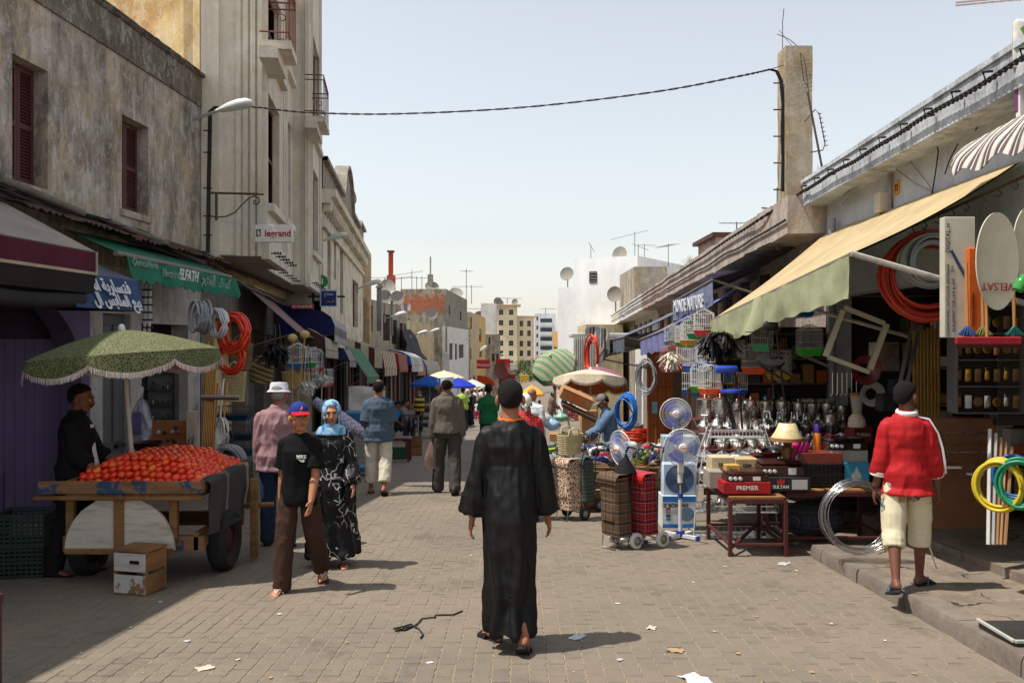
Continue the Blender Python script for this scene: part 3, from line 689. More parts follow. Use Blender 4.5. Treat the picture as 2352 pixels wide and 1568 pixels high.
# ================================================================ right: grey painted shop house
RX = lambda Y: 4.36+.03*(Y-8)
R1 = Fac((RX(12.4), 12.4), (RX(2.0), 2.0))
PR1 = plaster('pale_grey_paint', (198,203,210), (140,134,132), (214,217,221), None, .34, .3, .9, .3)
PR1c = plaster('pale_blue_cornice', (186,192,198), (92,84,80), (214,218,220), None, .62, .5, 1.6, .35)
r1 = thing('grey_shop_house', 'pale grey painted shop house with cracked cornice and open shopfront', 'shop', R1.w(0), R1.rz)
zt0, zt1 = R1.uz(1893, 384, .34)[1], R1.uz(2326, 102, .34)[1]; ub2 = R1.uz(2326, 102, .34)[0]
RE = R1.len
def ztop(u): return lerp(zt0, zt1, u/ub2)
def slope_box(b, u0, u1, y0, y1, za, zb, n=1):
 for i in range(n):
  a, c = lerp(u0, u1, i/n), lerp(u0, u1, (i+1)/n)
  b.add([(a,y0,ztop(a)+za), (c,y0,ztop(c)+za), (c,y1,ztop(c)+za), (a,y1,ztop(a)+za), (a,y0,ztop(a)+zb), (c,y0,ztop(c)+zb), (c,y1,ztop(c)+zb), (a,y1,ztop(a)+zb)],
              [(3,2,1,0), (4,5,6,7), (0,1,5,4), (1,2,6,5), (2,3,7,6), (3,0,4,7)])
b = B(); slope_box(b, -.02, RE, -.34, .3, -.37, -.05, 24); slope_box(b, -.05, RE, -.36, .3, -.05, 0, 24); b.obj('cornice', PR1c, r1, 0)
zo = 2.35
b = B(); so = (.25, RE-.1, -1.5, zo, .25)
us = [0, .25, RE-.1, RE]
wall(b, 0, .25, -1.5, zo, (), 0); wall(b, RE-.1, RE, -1.5, zo, (), 0)
n = 20
for i in range(n):
 a, c = RE*i/n, RE*(i+1)/n
 b.poly([(a,0,zo), (c,0,zo), (c,0,ztop(c)-.3), (a,0,ztop(a)-.3)])
b.poly([(0,0,zo), (RE,0,zo), (RE,.25,zo), (0,.25,zo)]); b.poly([(.25,0,-1.5), (.25,.25,-1.5), (.25,.25,zo), (.25,0,zo)])
b.bx(0, RE, 3.4, 3.5, -1.5, 4.2); b.bx(-.02, 0, 0, 3.5, -1.5, 4.0)
slope_box(b, 0, RE, .3, 3.5, -.35, -.3, 1)
b.obj('wall', PR1, r1, 0)
b = B(); b.bx(.0, .02, .25, 3.4, -1.5, zo); b.bx(0, RE, 3.3, 3.38, -1.5, zo+.3); b.bx(0, RE, .25, 3.4, zo+.02, zo+.05); b.bx(RE-.02, RE, .25, 3.4, -1.5, zo)
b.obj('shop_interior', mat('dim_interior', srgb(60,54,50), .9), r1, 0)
dp = B(); u = R1.uz(1908, 600, .12)[0]; dp.tube([(u, -.1, zo+1.05), (u, -.1, -1.2)], .05, 10); dp.obj('downpipe', mat('grey_pipe', srgb(150,154,160), .6, .2, 4, dirt=.5), r1, 40)
B().tube([(u+.3, -.1, zo+1.2), (u+2.2, -.1, zo+1.6), (u+2.6, .02, zo+1.7)], .03, 8).obj('wall_pipe', mat('grey_pipe'), r1, 40)
jb = R1.uz(2040, 465); B().cbox((jb[0], -.07, jb[1]), (.17, .14, .24), .015).obj('junction_box', mat('dusty_plastic', srgb(196,186,166), .6, .15), r1, 0)
g = B()
for k in range(5): g.tube([(jb[0]+.1+.015*k, -.03, jb[1]-.2), (jb[0]+.12+.01*k, -.04, jb[1]+.2), (jb[0]+.05*k, -.06, jb[1]+.8)], .008, 5)
g.obj('cables', mat('old_cable', srgb(150,140,132), .7), r1, 40)
nb = B().bx(jb[0]+.2, jb[0]+.34, -.012, -.004, jb[1]+.05, jb[1]+.2).obj('number_patch', cmat(214, 150, 40), r1, 0)
text('22', .1, nb, cmat(60, 40, 20), (jb[0]+.27, -.016, jb[1]+.125))
# ================================================================ right: row of low shops beyond, with overhanging fascia
R2 = Fac((RX(42), 42), (RX(12.45), 12.45))
PR2 = plaster('brown_fascia', (184,172,160), (108,98,90), (208,200,190), (168,140,122), .5, .35, 1.0, .3)
secs = [(0, 12.0, PLW, 'white low shop house with thick cable along its fascia', 'white_low_shop'), (12.05, 19.0, plaster('red_fascia', (182,156,144), (104,90,82), (208,198,188), None, .6, .4, 1.0), 'low shop house with peeling red brown fascia and grilled vents', 'red_fascia_shop'), (19.05, R2.len, PR2, 'brown shop house with deep shaded overhang beside the concrete post', 'overhang_shop')]
ZA = lambda u: lerp(R2.uz(1432, 712, .5)[1], R2.uz(1885, 408, .5)[1], u/R2.len)
for (u0, u1, m, lab, nm) in secs:
 t = thing(nm, lab, 'shop', R2.w(0), R2.rz); b = B(); n = 12
 for i in range(n):
  a, c = lerp(u0, u1, i/n), lerp(u0, u1, (i+1)/n); za, zb = ZA(a)+R.uniform(-.03, .03), ZA(c)
  b.add([(a,-.55,za-.55), (c,-.55,zb-.55), (c,.3,zb-.55), (a,.3,za-.55), (a,-.55,za), (c,-.55,zb), (c,.3,zb), (a,.3,za)], [(3,2,1,0), (4,5,6,7), (0,1,5,4), (1,2,6,5), (2,3,7,6), (3,0,4,7)])
 b.obj('fascia', m, t, 0)
 b = B(); wins = []
 k = u0+.5
 while k+1.1 < u1: wins.append((k, k+1.0, ZA(k)-1.5, ZA(k)-.75)); k += 1.5
 lo = -2.9; op = []
 kk = u0+.3
 while kk+2.2 < u1: op.append((kk, kk+2.1, lo, ZA(kk)-2.4, .5)); kk += 2.5
 zmax = max(ZA(u0), ZA(u1))
 wall(b, u0, u1, lo, ZA((u0+u1)/2)-.3, wins+op, .2); b.bx(u0, u1, .55, 5, lo, min(ZA(u0), ZA(u1))-.1)
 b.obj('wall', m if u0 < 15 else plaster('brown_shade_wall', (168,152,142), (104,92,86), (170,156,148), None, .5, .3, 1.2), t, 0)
 for w in wins:
  wd = B().bx(w[0], w[1], .17, .2, w[2], w[3]).obj('vent_window', DARK(), t, 0); wgrille(wd, w[0], w[1], w[2], w[3], .08, mat('iron_grey', srgb(96,88,80), .7), .11)
 for o in op: B().bx(o[0], o[1], .4, .45, o[2], o[3]).obj('doorway', DARK(), t, 0)
cpY = 12.9; cpA = Pt(1804, 440, cpY); cpB = Pt(1866, 105, cpY)
CONC = plaster('bare_concrete', (172,160,138), (116,106,94), (196,188,170), (150,122,84), .45, .35, 1.5, .4)
cp = thing('concrete_post', 'tall bare concrete post carrying cables above the right hand roofs', 'post', (cpA.x, cpY, 3.7))
b = B(); x1 = cpB.x-cpA.x; zt = cpB.z-3.7
N = 14
def pp(x, y, z): return (x+.012*noise.noise(V((x*3, y*3, z*2))), y+.012*noise.noise(V((x*3+5, y*3, z*2))), z)
vs = [pp(*p) for i in range(N+1) for p in ((0,0,zt*i/N), (x1,0,zt*i/N), (x1,.38,zt*i/N), (0,.38,zt*i/N))]
b.add(vs, [(i*4+k, i*4+(k+1) % 4, (i+1)*4+(k+1) % 4, (i+1)*4+k) for i in range(N) for k in range(4)]+[(N*4, N*4+1, N*4+2, N*4+3)])
b.obj('shaft', CONC, cp, 0)
IRON = mat('rust_iron', srgb(84,66,54), .75, .25, 12)
for k in range(5): B().cyl((-.005, .19, .3+k*.4), (-.12, .19, .3+k*.4), .012, n=5).obj('cable_peg', IRON, cp, 40)
for pts, r in (([(.02,.2,zt-.02), (.02,.2,zt+.42), (.04,.2,zt+.62)], .006), ([(.34,.2,zt-.02), (.12,.2,zt+.16), (-.06,.2,zt+.24)], .006), ([(.22,.2,zt-.02), (.05,.2,zt+.2), (-.03,.2,zt+.3)], .004)): B().tube(pts, r, 5).obj('iron_bar', IRON, cp, 40)
def yagi(t, base, top, boomdir, n, L, el, m, loop=True):
 b = B(); b.cyl(base, top, .016, n=6); top = V(top); d = V(boomdir).normalized(); e = V(el)
 b.cyl(top-d*L*.4, top+d*L*.6, .01, n=5)
 for i in range(n):
  p = top+d*L*(-.38+i/n); q = e*(1-.4*i/n); b.cyl(p-q, p+q, .004, n=4)
 return b.obj('aerial_rod', m, t, 40)
a1 = thing('leaning_aerial', 'rusty aerial with bent loops leaning against the concrete post', 'aerial', Pt(1890, 395, 12.8))
q = B(); w = lambda u, v: Pt(u, v, 12.8)-Pt(1890, 395, 12.8)
q.tube([w(1890,395), w(1866,270), w(1855,212)], .016, 6); q.tube([w(1848,280), w(1872,252), w(1882,262), w(1895,330), w(1890,345), w(1862,350)], .009, 6)
for i in range(8): p = w(lerp(1879, 1894, i/7), lerp(262, 335, i/7)); q.cyl(p, p+V((.05,0,.01)), .007, n=5)
q.tube([w(1858,215), w(1848,135), w(1838,122), w(1846,185), w(1856,200)], .006, 5)
for i in range(9): p = w(lerp(1846, 1857, i/8), lerp(140, 210, i/8)); q.cyl(p-V((.06,0,.01)), p+V((.08,0,.02)), .003, n=4)
q.obj('rod', IRON, a1, 40)
WB = plaster('bright_whitewash', (240,240,240), (206,204,200), (250,250,250), None, .3, .3, .5, .3)
wbY = 45.0
def wbx(px): return (px-CX)/FPX*wbY
wb, fwb = house('white_block_house', 'big whitewashed windowless gable house with one small opening', 'house', (wbx(1281), wbY), (wbx(1478)*.945, wbY*.945), -4, EH+(CY-660)/FPX*wbY, 12, WB, [(1354, 623, 1371, 650)], wd=.35)
B().bx(wbx(1322)-wbx(1281), wbx(1478)-wbx(1281), .002, 9, EH+(CY-660)/FPX*wbY-.02, EH+(CY-597)/FPX*wbY).obj('upper_storey', WB, wb, 0)
o = [(1354, 623, 1371, 650)]
u0, z0 = fwb.uz(1354, 650); u1, z1 = fwb.uz(1371, 623); B().bx(u0, u1, -.03, .0, z0, z1).obj('small_window', mat('window_black', srgb(40,40,42), .5), wb, 0)
g = B()
for k in range(4): z = lerp(z0, z1, (k+.5)/4); g.bx(u0, u1, -.05, -.031, z-.03, z+.03)
g.obj('louvre', cmat(120, 120, 118), wb, 0)
hh, fh = house('rough_brown_house', 'rough brown house behind the white block with a tank on its roof', 'house', (wbx(1470), 46), (wbx(1550), 46), -4, EH+(CY-632)/FPX*46, 8, PLDK, [])
B().lathe([(.75, 0), (.75, .7), (.0, .72)], 14, (1.0, 2, EH+(CY-632)/FPX*46)).obj('water_tank', cmat(150, 146, 140), hh, 40)
hy, fy = house('ochre_low_house', 'low ochre house with rough parapet before the white block', 'house', (wbx(1345)*.86, 38.5), (wbx(1430)*.86, 38.5), -4, EH+(CY-745)/FPX*38.5, 5, plaster('ochre_rough', (206,190,150), (120,108,92), (220,212,196), None, .5, .4), [])
hz_, fz_ = house('grey_chimney_house', 'grey house with a square chimney in front of the white block', 'house', (5.2, 37), (6.6, 37), -4, 4.9, 5, PLG, [])
tp = thing('tile_porch', 'wooden porch with tiled roof in front of the ochre house', 'porch', Gp(1300, 948)); Y0 = tp.location.y
b = B(); a, c = Pt(1268, 790, Y0+1), Pt(1345, 765, Y0+1); L = tp.location
b.slab([V((a.x-L.x, -1.2, a.z-L.z-.25)), V((c.x-L.x, -1.2, a.z-L.z-.25)), V((c.x-L.x, 1.5, c.z-L.z)), V((a.x-L.x, 1.5, c.z-L.z))], (0,0,.1)); b.obj('roof', mat('porch_wood', srgb(150,112,60), .8, .2, 4, dirt=.4), tp, 0)
b = B()
for x in (a.x-L.x+.1, c.x-L.x-.1): b.bx(x-.06, x+.06, -.9, -.8, 0, a.z-L.z-.2)
b.obj('post', PLDK, tp, 0)
mat('awning_iron', srgb(120,112,104), .6, .2, 8, dirt=.3); mat('grimy_pipe', srgb(104,98,92), .8, .25, 6, dirt=.5); mat('stove_zinc', srgb(128,130,130), .5, .15, 4, metal=.6, dirt=.3); mat('grey_galv', srgb(150,152,150), .5)
# ================================================================ awnings
def awn(name, label, prof, Y0, d, L, side, sweep, wallb=None, val=None, vh=.16, sc=.14, thick=.012, group=None, bot=None):
 """awning: profile in pixels at depth Y0 (wall top first, front bottom last), swept along d for L metres"""
 P = [Pt(u, v, Y0) for u, v in prof]; o = P[0].copy(); t = thing(name, label, 'awning', o, 0, group); dv = V((d, 1, -SL*.6)).normalized()*L; P = [p-o for p in P]
 b = B(); n = max(4, int(L/.35)); m = len(P)
 def fn(u, v):
  i = min(int(u*(m-1)), m-2); f = u*(m-1)-i; p = P[i].lerp(P[i+1], f)+dv*v
  return p+V((0,0,-.03*math.sin(PI*((v*L/1.3) % 1))*(1 if 0 < u < 1 else 0)))
 b.grid(fn, (m-1)*2, n, thick=(0,0,-thick)); b.obj('canopy', sweep, t, 30)
 if wallb:
  q = [p for p in P]+[Pt(u, v, Y0)-o for u, v in wallb]
  B().slab(q, (0,.01,0)).obj('side_panel', side, t, 0)
  B().slab([p+dv for p in q], (0,-.01,0)).obj('side_panel', side, t, 0)
 if val is not False:
  b = B(); e = P[-1]; n2 = max(8, int(L/.06))
  def fv(u, v): return e+dv*u+V((.004,0,-.005-v*(vh+.35*sc*abs(math.sin(u*L/sc*PI*.5)))+.01*noise.noise(V((u*L*3, v, 2)))))
  b.grid(fv, n2, 2, thick=(-.008,0,0)); b.obj('valance', val or sweep, t, 30)
 b = B()
 for s in (0, 1): b.cyl(P[-1]+dv*s*.999, V((P[0].x, P[-1].y, P[-1].z-.35))+dv*s*.999, .014, n=6)
 arms = [B().cyl(P[-1]+dv*s*.98+V((0,0,.02)), V((P[0].x, P[-1].y, P[-1].z-.35))+dv*s*.98, .014, n=6).obj('arm', mat('awning_iron', srgb(120,112,104), .6, .2, 8, dirt=.3), t, 40) for s in (.02, 1)]
 B().cyl(P[-1]+V((0,0,.012)), P[-1]+dv+V((0,0,.012)), .014, n=6).obj('front_bar', mat('awning_iron'), t, 40)
 return t
FAB = lambda n, r=0, g=0, b_=0, d=.35: mat('awn_'+n, srgb(r, g, b_), .9, .18, 2.2, bump=.35, bsc=9, dirt=d, spec=.1, bdist=.02, streak=.35)
def lproj(u, v, off): q = L1.uz(u, v, off); return V((q[0], -off, q[1]))
t = thing('burgundy_awning', 'burgundy and beige box awning over the purple gate at the left edge', 'awning', L1.w(0), L1.rz)
o = 1.3; e = lproj(222, 579, o); e2 = lproj(221, 626, o); e3 = lproj(213, 674, o-.1); u0 = 2.5; w0 = V((u0, -.12, e.z+.62)); w1_ = V((e.x, -.12, e.z+.62))
b = B(); b.slab([V((u0,-o,e.z)), e, w1_, w0], (0,0,-.012)); b.obj('canopy', FAB('beige_top', 150,140,130), t, 0)
b = B(); b.slab([V((u0,-o,e.z)), e, e2, V((u0,-o,e2.z))], (0,.012,0)); b.obj('front_band', FAB('burgundy', 84,38,52, .15), t, 0)
b = B(); b.bx(u0, e.x+.005, -o-.012, -o+.01, e2.z-.03, e2.z); b.bx(e.x-.02, e.x+.005, -o-.012, -o+.01, e2.z, e.z); b.obj('trim', FAB('trim', 178,160,138), t, 0)
b = B(); b.slab([V((u0,-o,e2.z-.03)), V((e2.x,-o,e2.z-.03)), e3, V((u0,-o+.1,e3.z))], (0,.012,0)); b.obj('lower_flap', FAB('dark_flap', 58,56,56, .2), t, 0)
b = B(); b.grid(lambda u, v: (lerp(u0, e3.x-.1, u), -o+.2+.1*math.cos(2*PI*v), e3.z-.09-.02*math.sin(u*17)+.09*math.sin(2*PI*v)), 40, 8); b.obj('rolled_cloth', FAB('dark_flap'), t, 60)
B().slab([e, e2, e3, V((e.x,-.1,e3.z)), w1_], (-.012,0,0)).obj('end_panel', FAB('dark_flap'), t, 0)
t = thing('blue_sign_awning', 'faded blue awning with white Arabic lettering beside the burgundy awning', 'awning', L1.w(0), L1.rz)
o = 1.15; A = lproj(205, 622, o-.12); Bq = lproj(317, 645, o-.12); Cq = lproj(332, 716, o+.05); D_ = lproj(202, 686, o+.05)
A = V((D_.x-.2, -o+.12, Bq.z+.0)); D_ = V((D_.x-.2, -o-.05, Cq.z))
b = B(); b.slab([D_, Cq, Bq, A], (0,.012,0)); fp = b.obj('front_panel', FAB('sign_blue', 58,78,112, .3), t, 0)
T1 = V((Bq.x-.42, -.15, Bq.z+.4))
b = B(); b.slab([A, Bq, T1, V((A.x,-.15,A.z+.4))], (0,0,-.012)); b.obj('canopy', FAB('grey_blue', 92,100,112), t, 0)
b = B(); b.slab([Bq, Cq, V((Cq.x,-.1,Cq.z+.02)), T1], (-.012,0,0)); b.obj('end_panel', DARK(), t, 0)
LET = mat('white_lettering', srgb(206,208,212), .8, .15, 9)
ang = math.atan2((o+.05)-(o-.12), Bq.z-Cq.z); mx_ = (D_.x+Cq.x)/2+.2; hh = Bq.z-Cq.z
text(arabic('\u0641\u062a\u0633\u0627\u0631\u064a\u0629 \u0627\u0647'), .21, fp, LET, (mx_-.1, -o+.02, Cq.z+hh*.68), (PI/2-ang, 0, 0), .004, bold=.006, sx=.95)
text(arabic('\u0628\u064a\u0639 \u0627\u0644\u0645\u0644\u0627\u0628\u0633 \u0627\u0644'), .2, fp, LET, (mx_-.06, -o-.03, Cq.z+hh*.27), (PI/2-ang, 0, 0), .004, bold=.006, sx=.88)
t = thing('green_sign_awning', 'green scalloped awning lettered ELFATH above the hanging hoses', 'awning', L1.w(0), L1.rz)  # dark panel added so its colour stands for the shaded shop depth
o = .9; A = lproj(291, 588, o); Bq = lproj(543, 640, o); C2 = lproj(543, 676, o+.06); D_ = lproj(293, 632, o+.06)
za = lambda f: lerp(A.z, Bq.z, f)
GRN = FAB('green', 46,110,88, .35)
b = B(); n = 150
def fv(u, v):
 x = lerp(A.x, Bq.x, u); z0 = lerp(A.z, Bq.z, u)-.03*math.sin(u*PI*5)**2; h = lerp(A.z-D_.z, Bq.z-C2.z, u)+.05*abs(math.sin(u*PI*17))
 return (x, -o-.06*v-.015*math.sin(u*40)*v+.01*noise.noise(V((u*14, v*2, 0))), z0-h*v)
b.grid(fv, n, 6, thick=(0,.008,0)); fp = b.obj('valance', GRN, t, 60)
b = B(); b.grid(lambda u, v: (lerp(A.x, Bq.x, u), lerp(-o, -.1, v), lerp(A.z, Bq.z, u)+.34*v-.03*math.sin(u*PI*5)**2*(1-v)), 40, 3, thick=(0,0,-.008)); b.obj('canopy', GRN, t, 60)
B().cyl((A.x-.15,-o+.06,A.z+.02), (Bq.x-.1,-o+.06,Bq.z+.02), .035, n=8).obj('roller', mat('awning_iron'), t, 40)
def on(u, dz, s, size, m=LET, **k): text(s, size, fp, m, (lerp(A.x, Bq.x, u), -o-.045, lerp(A.z, Bq.z, u)-dz), (PI/2+.12, math.atan2(A.z-Bq.z, Bq.x-A.x), 0), .004, **k)
FLT = mat('faded_lettering', srgb(128,158,142), .85, .2, 12)
on(.11, .06, 'Quincaillerie', .13, FLT); on(.32, .13, 'Electricite', .14, FLT, bold=.002); on(.47, .11, 'ELFATH', .21, LET, bold=.006, sx=.85); on(.66, .13, arabic('\u0627\u0644\u0641\u062a\u062d'), .24, FLT, bold=.004); on(.83, .13, arabic('\u0643\u0647\u0631\u0628\u0627\u0621'), .2, FLT, bold=.004)
awn('pink_brown_awning', 'long faded pink brown awning sloping down over the basket shop', [(547,642), (686,764)], 18.5, -.138, 4.5, None, FAB('pinkbrown', 136,112,108), val=False)
awn('navy_barrel_awning', 'rounded navy blue awning with pale ribbed front', [(640,700), (700,707), (742,715), (760,727), (768,745), (768,768)], 24, -.12, 5, FAB('navy', 38,42,86, .1), FAB('ribbed', 168,166,170), [(640,768)])
awn('brown_box_awning', 'brown awning with pale front below the navy one', [(705,752), (746,774), (748,802)], 22, -.12, 4, FAB('brown', 78,60,58), FAB('palefront', 176,164,152), [(705,800)])
awn('grey_blue_awning', 'grey and dark blue awning behind the feather dusters', [(742,790), (790,800), (803,828)], 27, -.11, 3, FAB('slateblue', 52,60,92), FAB('greyfront', 140,138,140), [(742,826)])
awn('green_slope_awning', 'sloping pale green awning beside the white sheet', [(797,796), (843,866)], 30, -.06, 4.5, None, FAB('palegreen', 86,126,106), vh=.22, sc=.05)
awn('striped_awning', 'burgundy and cream striped awning halfway down the left side', [(797,777), (878,806), (884,846)], 36, -.03, 5, stripes('awn_stripes', (1,0,0), 1.75, [(0, (206,200,172)), (.56, (86,40,48))], .9), stripes('awn_stripes2', (0,1,0), 1.6, [(0, (196,188,166)), (.56, (110,70,70))], .9), [(797,838)], vh=.3, sc=.06)
awn('red_lettered_awning', 'small red awning with faded lettering past the striped awning', [(886,803), (914,813), (918,845)], 42, -.02, 4, FAB('redawn', 150,48,44), FAB('redfront', 146,92,84), [(886,842)])
awn('bright_blue_awning', 'bright blue rounded awning with ragged white front', [(892,801), (925,808), (942,818), (946,838)], 47, .0, 6, FAB('bblue', 44,92,164, .1), FAB('ragged', 168,168,166), [(892,836)], vh=.35, sc=.05)
awn('maroon_rounded_awning', 'maroon rounded awning between the two blue awnings', [(930,826), (955,832), (960,855)], 53, .02, 4, FAB('maroon', 120,40,44), FAB('maroonf', 150,104,96), [(930,853)])
awn('sky_blue_awning', 'sky blue rounded awning with grey front further along', [(950,822), (972,827), (980,840), (982,852)], 60, .03, 8, FAB('skyblue', 60,120,170, .1), FAB('greyfr', 162,156,146), [(950,850)])
awn('teal_shop_awning', 'pale teal lettered awning at the white shuttered house', [(1000,868), (1040,874)], 76, .03, 10, None, FAB('teal', 120,152,152))
awn('orange_red_awning', 'rounded orange red awning far down the left side', [(1096,862), (1120,866), (1132,874), (1136,886)], 100, .0, 5, FAB('orred', 186,70,40, .1), FAB('orred'), [(1096,886)])
tp = thing('draped_tarpaulin', 'large dark grey tarpaulin draped from roof to awning', 'tarpaulin', Pt(927, 742, 56))
b = B(); q = [Pt(927,742,56), Pt(930,806,56), Pt(982,824,66), Pt(942,756,62)]
b.grid(lambda u, v: q[0].lerp(q[1], v).lerp(q[3].lerp(q[2], v), u)-q[0]+V((.25*noise.noise(V((u*5, v*2, 0))), 0, -.5*math.sin(PI*u)*(.4+.6*v))), 20, 14); b.obj('sheet', FAB('tarp', 72,74,82, .1), tp, 60)
def rawn(name, label, fa, fb, X, wallz, top, val, vh, lab=None, sc=.1, Xw=4.6, arms=True, sag=.05):
 """fa,fb: near and far pixel of the front edge at side position X; canopy rises to the wall at wallz above the front edge"""
 Ya, Yb = X*FPX/(fa[0]-CX), X*FPX/(fb[0]-CX); a, b_ = Pt(fa[0], fa[1], Ya), Pt(fb[0], fb[1], Yb); o = a.copy()
 t = thing(name, label, 'awning', o); a -= o; b_ -= o; wa_ = V((RX(Ya)-o.x-.02, 0, wallz)); wb_ = V((RX(Yb)-o.x-.02, b_.y, b_.z+wallz))
 b = B(); b.grid(lambda u, v: a.lerp(b_, u).lerp(wa_.lerp(wb_, u), v)+V((0,0,-sag*math.sin(PI*v)-.03*abs(math.sin(u*PI*3)))), 24, 8, thick=(0,0,-.01)); b.obj('canopy', top, t, 60)
 b = B(); n = max(20, int((b_-a).length/.06))
 b.grid(lambda u, v: a.lerp(b_, u)+V((-.02*math.sin(u*31)*v-.03*noise.noise(V((u*9, v*2, 4)))*v, 0, -.03*abs(math.sin(u*PI*3))-v*(vh*(1-.1*u)+.35*sc*abs(math.sin(u*n*.5))*(v > .9)))), n, 5, thick=(.008,0,0)); vo = b.obj('valance', val, t, 60)
 if arms:
  for s in (.01, .99):
   p = a.lerp(b_, s); w = wa_.lerp(wb_, s); B().cyl(p+V((0,0,-.01)), V((w.x, w.y, p.z-.45)), .022, n=8).obj('arm', mat('awning_iron'), t, 40)
  B().cyl(a+V((0,0,-.015)), b_+V((0,0,-.015)), .02, n=8).obj('front_bar', mat('awning_iron'), t, 40)
 return t, vo, a, b_
TAN = FAB('tan_top', 178,158,122, .25); LGR = FAB('sage_green', 158,160,128, .35)
c0, c1 = Pt(1955, 582, 7.3), Pt(1634, 735, 12.5); cw0 = V((RX(7.3)-.03, 7.35, 3.26)); cw1 = V((RX(12.4)-.03, 12.35, 3.26)); o = c0.copy()
t = thing('sage_awning', 'large sun bleached tan and sage green awning over the hardware shop', 'awning', o)
b = B(); b.grid(lambda u, v: c0.lerp(c1, u).lerp(cw0.lerp(cw1, u), v)-o+V((0,0,-.05*math.sin(PI*v)+.02*noise.noise(V((u*8, v*2, 1))))), 40, 10); b.obj('canopy', TAN, t, 60)
b = B(); b.grid(lambda u, v: c0.lerp(c1, u).lerp(cw0.lerp(cw1, u), v)-o+V((0,0,-.02-.05*math.sin(PI*v)+.02*noise.noise(V((u*8, v*2, 1))))), 40, 10); b.obj('lining', FAB('lime_lining', 116,142,52, .1), t, 60)
b = B(); b.grid(lambda u, v: c0.lerp(c1, u)-o+V((-.02+.04*noise.noise(V((u*16, v*1.5, 4)))*v-(.1*v if .5 < u < .56 else 0), 0, -v*lerp(.38, .3, u)-.06*(u > .5)*v+.01*math.sin(u*60)*v)), 120, 8, thick=(.008,0,0)); b.obj('valance', LGR, t, 60)
for (p, q, r) in ((c0, Pt(2420, 715, 7.2), .026), (c1+V((0,-.05,0)), V((4.5, 12.2, 1.35)), .022), (c0.lerp(c1, .5), V((4.45, 9.6, 1.75)), .022)): B().cyl(p-o, q-o, r, n=8).obj('arm', mat('chipped_white_arm', srgb(176,170,162), .6, .2, 14, dirt=.6), t, 40)
B().cyl(c0-o+V((0,0,-.01)), c1-o+V((0,0,-.01)), .022, n=8).obj('front_bar', mat('awning_iron'), t, 40)
t, vo, a, b_ = rawn('banner_awning', 'black awning whose grey blue banner reads MONDE NATURE', (1637,640), (1545,692), 3.2, .52, FAB('blackawn', 58,60,68, .1), FAB('greyblue_banner', 118,124,150, .25), .42, sc=.0)
dv = (b_-a); yaw = math.atan2(dv.y, dv.x)
text('MONDE NATURE', .33, vo, LET, a.lerp(b_, .5)+V((-.06, 0, -.24)), (PI/2, 0, yaw+PI), .004, bold=.004, sx=1.0, space=1.05)
rawn('violet_blue_awning', 'faded violet blue awning below the banner', (1536,752), (1470,778), 2.9, .95, FAB('violet', 112,116,158, .35), FAB('violet'), .36, sc=.12)
rawn('slate_awning', 'faded slate blue awning over the dark doorway', (1434,772), (1401,780), 2.8, .95, FAB('slate', 96,102,116, .4), FAB('slate'), .36, sc=.1)
rawn('small_slate_awning', 'small grey slate awning past the dark doorway', (1399,784), (1373,822), 2.7, .6, FAB('slate2', 112,114,122, .4), FAB('slate2'), .3, sc=.1)
t = thing('brown_striped_awning', 'small brown and cream striped awning high on the grey wall', 'awning', Pt(2190, 400, 7.2)); o = Pt(2190, 400, 7.2)
P = [Pt(2190,405,7.2), Pt(2380,325,6.3), Pt(2400,235,6.6), Pt(2215,335,7.5)]; P = [p-o for p in P]
b = B(); b.grid(lambda u, v: P[0].lerp(P[1], u).lerp(P[3].lerp(P[2], u), v)+V((-.06*math.sin(PI*v)-.0, 0, -.0+.035*math.sin(u*4.5*PI)*(1-v))), 70, 8, thick=(.008,0,0)); b.obj('canopy', stripes('small_stripes', (0,1,0), 6.5, [(0, (206,200,188)), (.35, (96,80,76)), (.62, (206,200,188)), (.72, (70,66,82)), (.9, (140,120,108))], .85), t, 60)
sg = thing('pharmacy_sign', 'weathered white sign board with green dot at the top right edge', 'sign', Pt(2350, 250, 6.9)); o = Pt(2350, 250, 6.9)
b = B(); b.cbox(Pt(2366, 105, 6.9)-o, (.28,.08,.42), .035); b.obj('board', mat('dirty_white_sign', srgb(190,186,176), .7, .15, 8, dirt=.4), sg, 60)
b = B(); b.cyl(Pt(2378, 90, 6.84)-o, Pt(2378, 90, 6.83)-o, .14, n=20); b.obj('green_dot', cmat(104,150,52), sg, 40)
b = B(); b.cbox(Pt(2362, 210, 6.92)-o, (.2,.05,.34), .01); b.obj('purple_panel', cmat(120,50,112), sg, 0); B().bx(-.04,-.0,-.03,.03,-.1,.3).obj('white_strip', cmat(214,210,206), sg, 0)
